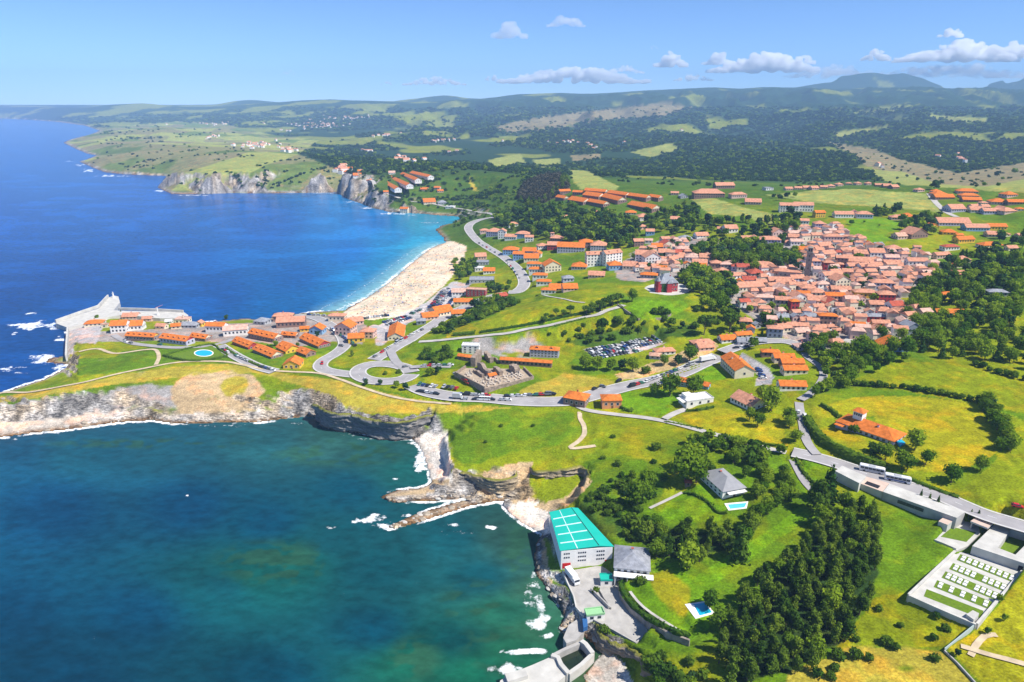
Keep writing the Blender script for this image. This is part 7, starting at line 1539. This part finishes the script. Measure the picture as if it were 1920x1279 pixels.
CARM = {}
def car_mesh(kind, colr):
    if (kind, colr) not in CARM:
        bd, gl, wh = car_parts(kind); mb = MB(); mb.add(bd.v, bd.f, 0); mb.add(gl.v, gl.f, 1)
        for w_ in wh: mb.add(w_.v, w_.f, 2)
        CARM[(kind, colr)] = mb.mesh('parked_'+kind, [PM[colr], M_CGL, M_TYRE])
    return CARM[(kind, colr)]
PARTM = {}
def put_car(x, y, yaw, colr, place, kind='car', parts=False, label=None):
    z = max(float(height(x, y)), float(height(x+1, y)), float(height(x, y+1)))
    i, j, _, _ = gidx(np.array([x]), np.array([y]))
    if flat_w[j[0], i[0]] > .5: z += .37
    elif any(inpoly([x], [y], PADS[k][0])[0] for k in ('yard',)): z = 5.0
    if parts:
        if kind not in PARTM:
            bd, gl, wh = car_parts(kind); PARTM[kind] = [gl.mesh('windows', [M_CGL])]+[w_.mesh('wheel', [M_TYRE]) for w_ in wh]
        bd, gl, wh = car_parts(kind); o = bd.obj('parked_'+kind, PM[colr])
        for k, me in enumerate(PARTM[kind]): new_obj('windows' if k == 0 else 'wheel', me, o)
    else: o = new_obj('parked_'+kind, car_mesh(kind, colr))
    o.location = (x, y, z+.03); o.rotation_euler = (0, 0, yaw)
    return tag(o, label or f'{colr} {kind} {place}', kind, f'vehicles {place}' if not label else None)
rc = random.Random(17); CW = ['white']*5+['silver']*4+['grey']*4+['black']*3+['blue']*3+['red']*2+['green']
def car_row(a, b, n, place, along=True, skip=.06, cols=None):
    P = np.array([a, b], float); X, Y, Z = ground(P[:, 0], P[:, 1]); yaw = math.atan2(Y[1]-Y[0], X[1]-X[0])+(0 if along else math.pi/2)
    for k in range(n):
        if rc.random() < skip: continue
        t = (k+.5)/n; put_car(X[0]+(X[1]-X[0])*t, Y[0]+(Y[1]-Y[0])*t, yaw+rc.uniform(-.05, .05)+(math.pi if rc.random() < .5 else 0), (cols or CW)[rc.randrange(len(cols or CW))], place, 'van' if rc.random() < .1 else 'car')
# car parks: cars side by side
for a, b, n, p in [((797,590),(834,541),15,'in the row of the beach car park nearest the sand'),((809,580),(842,541),13,'in the second row of the beach car park'),((815,583),(848,545),13,'in the third row of the beach car park'),((826,584),(856,554),11,'in the row of the beach car park beside the houses'),
  ((718,606),(764,593),11,'in the short double row at the near end of the beach'),((724,611),(772,596),11,'in the kerb row at the near end of the beach'),((675,599),(730,592),11,'along the promenade at the near end of the beach'),((770,590),(792,580),5,'between the two halves of the beach car park')]: car_row(a, b, n, p, along=False)
for a, b, n, p in [((1100,659),(1228,633),24,'in the back row of the crowded car park'),((1106,664),(1236,638),24,'in the second row of the crowded car park'),((1110,668),(1240,641),23,'in the third row of the crowded car park'),((1118,672),(1200,658),12,'in the front row of the crowded car park')]: car_row(a, b, n, p, along=False)
for a, b, n, p in [((620,618),(668,650),11,'nose to tail on the road behind the beach houses'),((700,672),(732,652),5,'on the sloping road up from the roundabouts'),((740,647),(795,618),7,'on the straight road towards the beach'),
  ((948,488),(976,525),7,'on the wide bend of the coast road'),((895,455),(940,482),6,'on the upper coast road'),((1215,716),(1300,683),11,'parked along the main road above the apartment row'),((1180,727),(1216,716),4,'driving on the main road'),
  ((860,741),(918,744),6,'in the back kerb row on the clifftop road'),((946,745),(1042,741),9,'in the back kerb row right of the burial ground'),((866,750),(958,752),9,'in the front kerb row on the clifftop road'),((782,735),(822,741),5,'on the road end beside the roundabout'),
  ((415,656),(429,663),3,'at the top of the sloping car park'),((440,668),(466,680),5,'on the cliff side of the sloping car park'),((486,689),(516,697),4,'at the bottom of the sloping car park'),((575,591),(640,594),7,'along the harbour road beside the sea'),((232,641),(250,646),2,'in front of the terraces near the breakwater'),
  ((1495,790),(1498,770),2,'on the narrow lane'),((1375,655),(1412,650),4,'in the yard behind the orange apartment block'),((790,688),(850,686),6,'on the hotel access road')]: car_row(a, b, n, p)
car_row((783,722),(860,730),10,'on the grass left of the burial ground', along=False); car_row((850,704),(880,722),4,'beside the dark wall of the burial ground')
car_row((1421,692),(1432,712),6,'in the curved residents car park', along=False, cols=['blue','white','silver','blue'])
for px, py in [(685,714),(640,650),(604,683),(760,690),(1130,727),(1160,716),(1115,731),(1065,753),(300,648),(745,640)]:
    X, Y, Z = gp(px, py); put_car(X, Y, rc.uniform(0, 6), rc.choice(CW), 'alone on a road near the roundabouts' if px < 800 else 'alone on the clifftop road' if px > 1000 else 'alone on the terrace street')
X, Y, Z = gp(1905, 959); put_car(X, Y, R(-24), 'red', '', parts=True, label='red car driving on the road at the right edge')
X, Y, Z = gp(1508, 784); put_car(X, Y, R(80), 'white', '', 'van', True, 'white van at the garden gate beside the lane')
def bus(px, py, yaw, stripe, label):
    X, Y, Z = gp(px, py); i, j, _, _ = gidx(np.array([X]), np.array([Y])); Z = float(height(X, Y))+(.4 if flat_w[j[0], i[0]] > .5 else .05)
    L, Wd, Hh = 10.2, 2.4, 2.9; mb = MB(); 
    def sec(x, k, z1): return [(x,-Wd/2*k,.35),(x,Wd/2*k,.35),(x,Wd/2*k,z1-.25),(x,Wd/2*k*.9,z1),(x,-Wd/2*k*.9,z1),(x,-Wd/2*k,z1-.25)]
    loft(mb, [sec(-L/2,.94,Hh-.15),sec(-L/2+.25,1,Hh),sec(L/2-.5,1,Hh),sec(L/2,.93,Hh-.35)], 0)
    o = mb.obj('coach', PM['white']); o.location = (X, Y, Z); o.rotation_euler = (0, 0, yaw); tag(o, label, 'bus', 'coaches by the cemetery building')
    for s in (-1, 1):
        for k in range(6):
            m2 = MB(); x = -L/2+.5+k*1.55; m2.box(x, x+1.42, s*Wd/2-.03, s*Wd/2+.03, 1.4, 2.4); m2.obj('side_window', M_CGL, o)
        m2 = MB(); m2.box(-L/2+1, L/2-2, s*Wd/2-.02, s*Wd/2+.02, .6, 1.2); m2.obj('stripe', stripe, o)
        for x in (-L*.3, L*.3):
            m2 = MB(); n = 12; vs = [(x+.5*math.cos(6.2832*k/n), s*(Wd/2-.15)+q, .5+.5*math.sin(6.2832*k/n)) for q in (-.17, .17) for k in range(n)]
            m2.add(vs, [tuple(range(n)), tuple(range(2*n-1, n-1, -1))]+[(k, n+k, n+(k+1) % n, (k+1) % n) for k in range(n)]); m2.obj('wheel', M_TYRE, o)
    m2 = MB(); m2.box(L/2-.06, L/2+.02, -Wd*.42, Wd*.42, 1.2, 2.6); m2.obj('windscreen', M_CGL, o)
    m2 = MB(); m2.box(-1.5, 1.2, -.8, .8, Hh, Hh+.2); m2.obj('air_conditioner', PM['silver'], o)
bus(1634, 886, R(-28), PM['silver'], 'white coach parked nearest to the terrace above the lawn'); bus(1682, 904, R(-26), PM['blue'], 'second white coach with blue stripe, behind the first')
def lorry(px, py, yaw, label, z=None, box='white', k=1.0):
    X, Y, Z = gp(px, py)
    i, j, _, _ = gidx(np.array([X]), np.array([Y])); Z = z or Z+(.4 if flat_w[j[0], i[0]] > .5 else 0)
    mb = MB(); mb.box(-4.2*k, 2.2*k, -1.2, 1.2, .9, 3.4); o = mb.obj('lorry', PM[box]); o.location = (X, Y, Z); o.rotation_euler = (0, 0, yaw); tag(o, label, 'lorry')
    m2 = MB(); loft(m2, [[(x,-1.15,.5),(x,1.15,.5),(x,1.15,z1),(x,-1.15,z1)] for x, z1 in ((2.35*k, 2.7), (3.4*k, 2.6), (4.1*k, 1.5))], 0); m2.obj('cab', PM['white'], o)
    m2 = MB(); m2.box(3.45*k, 4.0*k, -1.0, 1.0, 1.55, 2.35); m2.obj('windscreen', M_CGL, o)
    for x in (-3*k, -2*k, 3*k):
        for s in (-1, 1):
            m2 = MB(); n = 10; vs = [(x+.48*math.cos(6.2832*q/n), s*1.05+e, .48+.48*math.sin(6.2832*q/n)) for e in (-.15, .15) for q in range(n)]
            m2.add(vs, [tuple(range(n)), tuple(range(2*n-1, n-1, -1))]+[(q, n+q, n+(q+1) % n, (q+1) % n) for q in range(n)]); m2.obj('wheel', M_TYRE, o)
lorry(1073, 1088, R(-66), 'white delivery lorry standing in the warehouse yard', 5.05); lorry(1327, 677, R(24), 'long white lorry parked beside the main road', k=1.5); lorry(858, 748, R(-8), 'pale blue camper lorry on the clifftop road', box='silver', k=.7)
# ------------------------------------------------------------------ bathers and parasols on the sand: a far crowd
def crowd():
    r = random.Random(3); mb = MB(); poly = [(665,590),(700,556),(735,532),(762,508),(790,485),(820,464),(850,458),(868,472),(852,498),(840,520),(815,545),(770,575),(715,592)]
    n = 0
    while n < 260:
        x = r.uniform(660, 870); y = r.uniform(458, 594)
        if not inpoly([x], [y], poly)[0]: continue
        n += 1; X, Y, Z = gp(x, y); k = r.random(); a = r.uniform(0, 6.28)
        if k < .34:
            mb.cyl(X, Y, Z-.1, Z+1.9, .04, .04, 4, 4); m = r.choice((0, 1, 2, 3, 5)); mb.cyl(X, Y, Z+1.75, Z+2.2, 0.85, .05, 8, m)
        elif k < .7:
            c, s = math.cos(a), math.sin(a); q = [(X+c*u-s*v, Y+s*u+c*v) for u, v in ((-.95,-.5),(.95,-.5),(.95,.5),(-.95,.5))]; mb.prism(q, Z, Z+.05, r.choice((0, 1, 2, 3)))
            q = [(X+c*u-s*v, Y+s*u+c*v) for u, v in ((-.8,-.2),(.8,-.14),(.8,.14),(-.8,.2))]; mb.prism(q, Z+.05, Z+.28, 4)
        else:
            mb.cyl(X, Y, Z, Z+.8, .16, .2, 6, r.choice((0, 1, 2, 4))); mb.cyl(X, Y, Z+.8, Z+1.45, .22, .16, 6, 4); mb.cyl(X, Y, Z+1.48, Z+1.75, .11, .09, 6, 6)
    o = mb.obj('beach_crowd', [mat('parasol_red', (.5,.06,.05)), mat('parasol_blue', (.04,.12,.4)), mat('parasol_green', (.06,.25,.12)), mat('parasol_yellow', (.6,.45,.08)), mat('tanned_skin', (.35,.19,.12)), mat('parasol_white', (.7,.68,.64)), mat('dark_hair', (.04,.03,.02))])
    tag(o, kind='stuff')
crowd()
# ------------------------------------------------------------------ labels of the houses: what each looks like, and beside which landmark it stands
LM = [('church tower',1512,505),('red mansion',1252,543),('white apartment blocks',1133,497),('grey beach hall',902,530),('oval pool',382,662),('breakwater',180,592),('roundabouts',690,690),('crowded car park',1165,655),('purple walled house',1724,446),('pale meadow',1600,372),('ridge terraces',1130,378),('wide park',1830,600),('two white slab blocks',1492,398),('pink palace block',1562,452),('yellow estate houses',1800,446),('main road lorry',1327,668),('coast road bend',980,530),('beach',760,540),('curved residents car park',1432,705),('bay terraces',740,345),('seaside estate',520,650),('brick hotel on the ridge',1345,366),('upper right street',1758,385)]
WD = {k: v[1] for k, v in WALL.items()}; RD = {k: v[1] for k, v in ROOF.items()}; SD = dict(h='hipped', g='gabled', f='front gabled', t='flat')
grp = {}
for b in BLD:
    if b['label']: continue
    dd = [(abs(b['px']-x)+1.8*abs(b['py']-y), n, b['px']-x, b['py']-y) for n, x, y in LM]; _, n, dx, dy = min(dd)
    rel = ('right of' if dx > 0 else 'left of') if abs(dx) > 2.2*abs(dy) else ('in front of' if dy > 0 else 'behind')
    cat = b['o'].name.split('.')[0].replace('_', ' ')
    grp.setdefault((f"{WD[b['wall']]} {cat} with {SD[b['shape']]} {RD[b['roof']]} roof" , f"{rel} the {n}"), []).append(b)
ORD = ['first','second','third','fourth','fifth','sixth','seventh','eighth','ninth','tenth','eleventh','twelfth']
for (a, r), L in grp.items():
    L.sort(key=lambda b: b['px'])
    for k, b in enumerate(L):
        if len(L) == 1: t = f'{a}, {r}'
        elif len(L) == 2: t = f"{('left','right')[k]} {a}, {r}"
        else: t = f"{ORD[min(k, 11)]} {a} from left, {r}"
        tag(b['o'], t, b['o'].get('category') or 'house', 'houses '+(b['region'] or 'of the town'))

# things that share a description in one small row are told apart by their order in it
def order_labels():
    g = {}
    for o in COL.objects:
        if o.parent is None and o.get('category') in ('car', 'van', 'tree', 'shrub'): g.setdefault(o['label'], []).append(o)
    for t, L in g.items():
        if not 2 <= len(L) <= 12: continue
        L.sort(key=lambda o: project(*o.location)[0])
        for k, o in enumerate(L):
            w = ('left', 'right')[k] if len(L) == 2 else ORD[k]; q = f'{w} {t}' if len(L) == 2 else f'{w} from left, {t}'
            if len(q.split()) <= 16: o['label'] = q
order_labels()
# ------------------------------------------------------------------ clouds beyond the hills
def cloud_mat(dn):
    m = bpy.data.materials.new('cloud_vapour'); m.use_nodes = True; n = m.node_tree.nodes; n.clear()
    o = n.new('ShaderNodeOutputMaterial'); v = n.new('ShaderNodeVolumeScatter'); v.inputs['Color'].default_value = (1, 1, 1, 1); v.inputs['Density'].default_value = dn; v.inputs['Anisotropy'].default_value = 0
    m.node_tree.links.new(v.outputs[0], o.inputs['Volume']); return m
M_CLOUD = cloud_mat(.009); M_CLOUDF = cloud_mat(.0026)
def cloud(px, py, wpx, hpx, label, n=None, d=24000.0, seed=0):
    """a heap of puffs with a flat base; px,py is the middle of the base in the photograph, sizes there in pixels"""
    r = random.Random(seed*31+int(px)); k = d/FPX
    x, y, z = at_dist(px, py, d); W = wpx*k/2; Hh = hpx*k*.85
    bm = bmesh.new(); n = n or max(14, int(wpx/1.5))
    for q in range(n):
        u = r.uniform(-1, 1); top = Hh*(1-abs(u)**1.7)*r.uniform(.35, 1)
        rad = Hh*r.uniform(.13, .30)*(1-.45*abs(u))
        cz = max(rad*.55, top-rad); cx = u*W; cy = r.uniform(-.5, .5)*W*.5
        mt = Matrix.Translation((cx, cy, cz)) @ Matrix.Diagonal((rad*r.uniform(1.1, 1.7), rad*1.3, rad*.85, 1))
        bmesh.ops.create_icosphere(bm, subdivisions=3, radius=1, matrix=mt)
    for v in bm.verts:
        p = v.co; q = 1/(Hh*.20)
        dx = float(vnoise(p.x*q+p.z*q*.7, p.z*q+p.y*q*.3, 3))-.5; dz = float(vnoise(p.x*q*1.3-7, p.z*q*1.2+p.y*q*.4, 8))-.5
        v.co += Vector((dx*Hh*.16, 0, dz*Hh*.16))
        if v.co.z < 0: v.co.z *= .45
    me = bpy.data.meshes.new('cloud'); bm.to_mesh(me); bm.free(); me.materials.append(M_CLOUDF if 'faint' in label or 'dark' in label or 'veil' in label or 'shelf' in label else M_CLOUD)
    me.polygons.foreach_set('use_smooth', np.ones(len(me.polygons), bool))
    o = new_obj('cloud', me); o.location = (x, y, z); md = o.modifiers.new('merge', 'REMESH'); md.mode = 'VOXEL'; md.voxel_size = Hh*.06; md.use_smooth_shade = True
    return tag(o, label, 'cloud', 'fair weather clouds over the hills')
CL = [(725,160,22,11,'tiny lone puff of white cloud at the left end of the cloud line'),
 (815,160,110,20,'long flat white cloud low over the middle of the skyline'),
 (925,152,34,16,'small tilted white cloud between two long cloud banks'),
 (1075,156,260,36,'longest white cloud bank lying low over the wooded ridge'),
 (1258,126,56,32,'rounded white cloud standing above the end of the longest bank'),
 (1345,122,50,28,'small heaped white cloud left of the wide ragged bank'),
 (1430,136,190,42,'wide ragged white cloud bank left of the blue mountain'),
 (1560,146,170,28,'thin pale cloud veil directly above the blue mountain'),
 (1642,114,54,24,'compact white cloud hanging over the blue mountain summit'),
 (1782,70,46,22,'small high cloud above the large bank at the right'),
 (1800,116,210,44,'large bright cloud bank filling the sky at the right edge'),
 (1780,146,330,30,'pale lower shelf of cloud under the large right bank'),
 (1905,108,80,34,'cloud cut off by the right edge of the view'),
 (955,72,56,34,'faint greyish cloud high up left of its twin'),
 (1062,50,66,26,'faint pinkish grey cloud, highest in the sky'),
 (542,140,24,12,'faint dark wisp of cloud over the left hills'),
 (390,160,28,8,'thin dark wisp of cloud over the distant coast'),
 (1170,138,70,18,'ragged tuft of cloud above the middle of the longest bank'),
 (1010,148,46,16,'small round cloud at the left end of the longest bank'),
 (1300,152,70,16,'low cloud between the longest bank and the ragged bank'),
 (1505,120,44,22,'upright tuft of cloud at the right end of the ragged bank'),
 (1720,112,40,18,'little cloud left of the large bright bank'),
 (1690,150,90,14,'flat low cloud touching the blue mountain'),
 (1225,92,20,8,'tiny faint wisp above the rounded white cloud')]
for k, c in enumerate(CL): cloud(*c, seed=k)
# ------------------------------------------------------------------ the air between
def haze():
    mb = MB(); mb.box(-20000, 20000, -500, 12300, -7, 680); 
    m = bpy.data.materials.new('hazy_air'); m.use_nodes = True; n = m.node_tree.nodes; n.clear()
    o = n.new('ShaderNodeOutputMaterial'); v = n.new('ShaderNodeVolumePrincipled')
    v.inputs['Color'].default_value = (.42, .65, 1.0, 1); v.inputs['Density'].default_value = HAZE_DENSITY; v.inputs['Anisotropy'].default_value = -.15
    m.node_tree.links.new(v.outputs[0], o.inputs['Volume'])
    h = mb.obj('haze', m); tag(h, kind='stuff')
HAZE_DENSITY = 9e-5
haze()
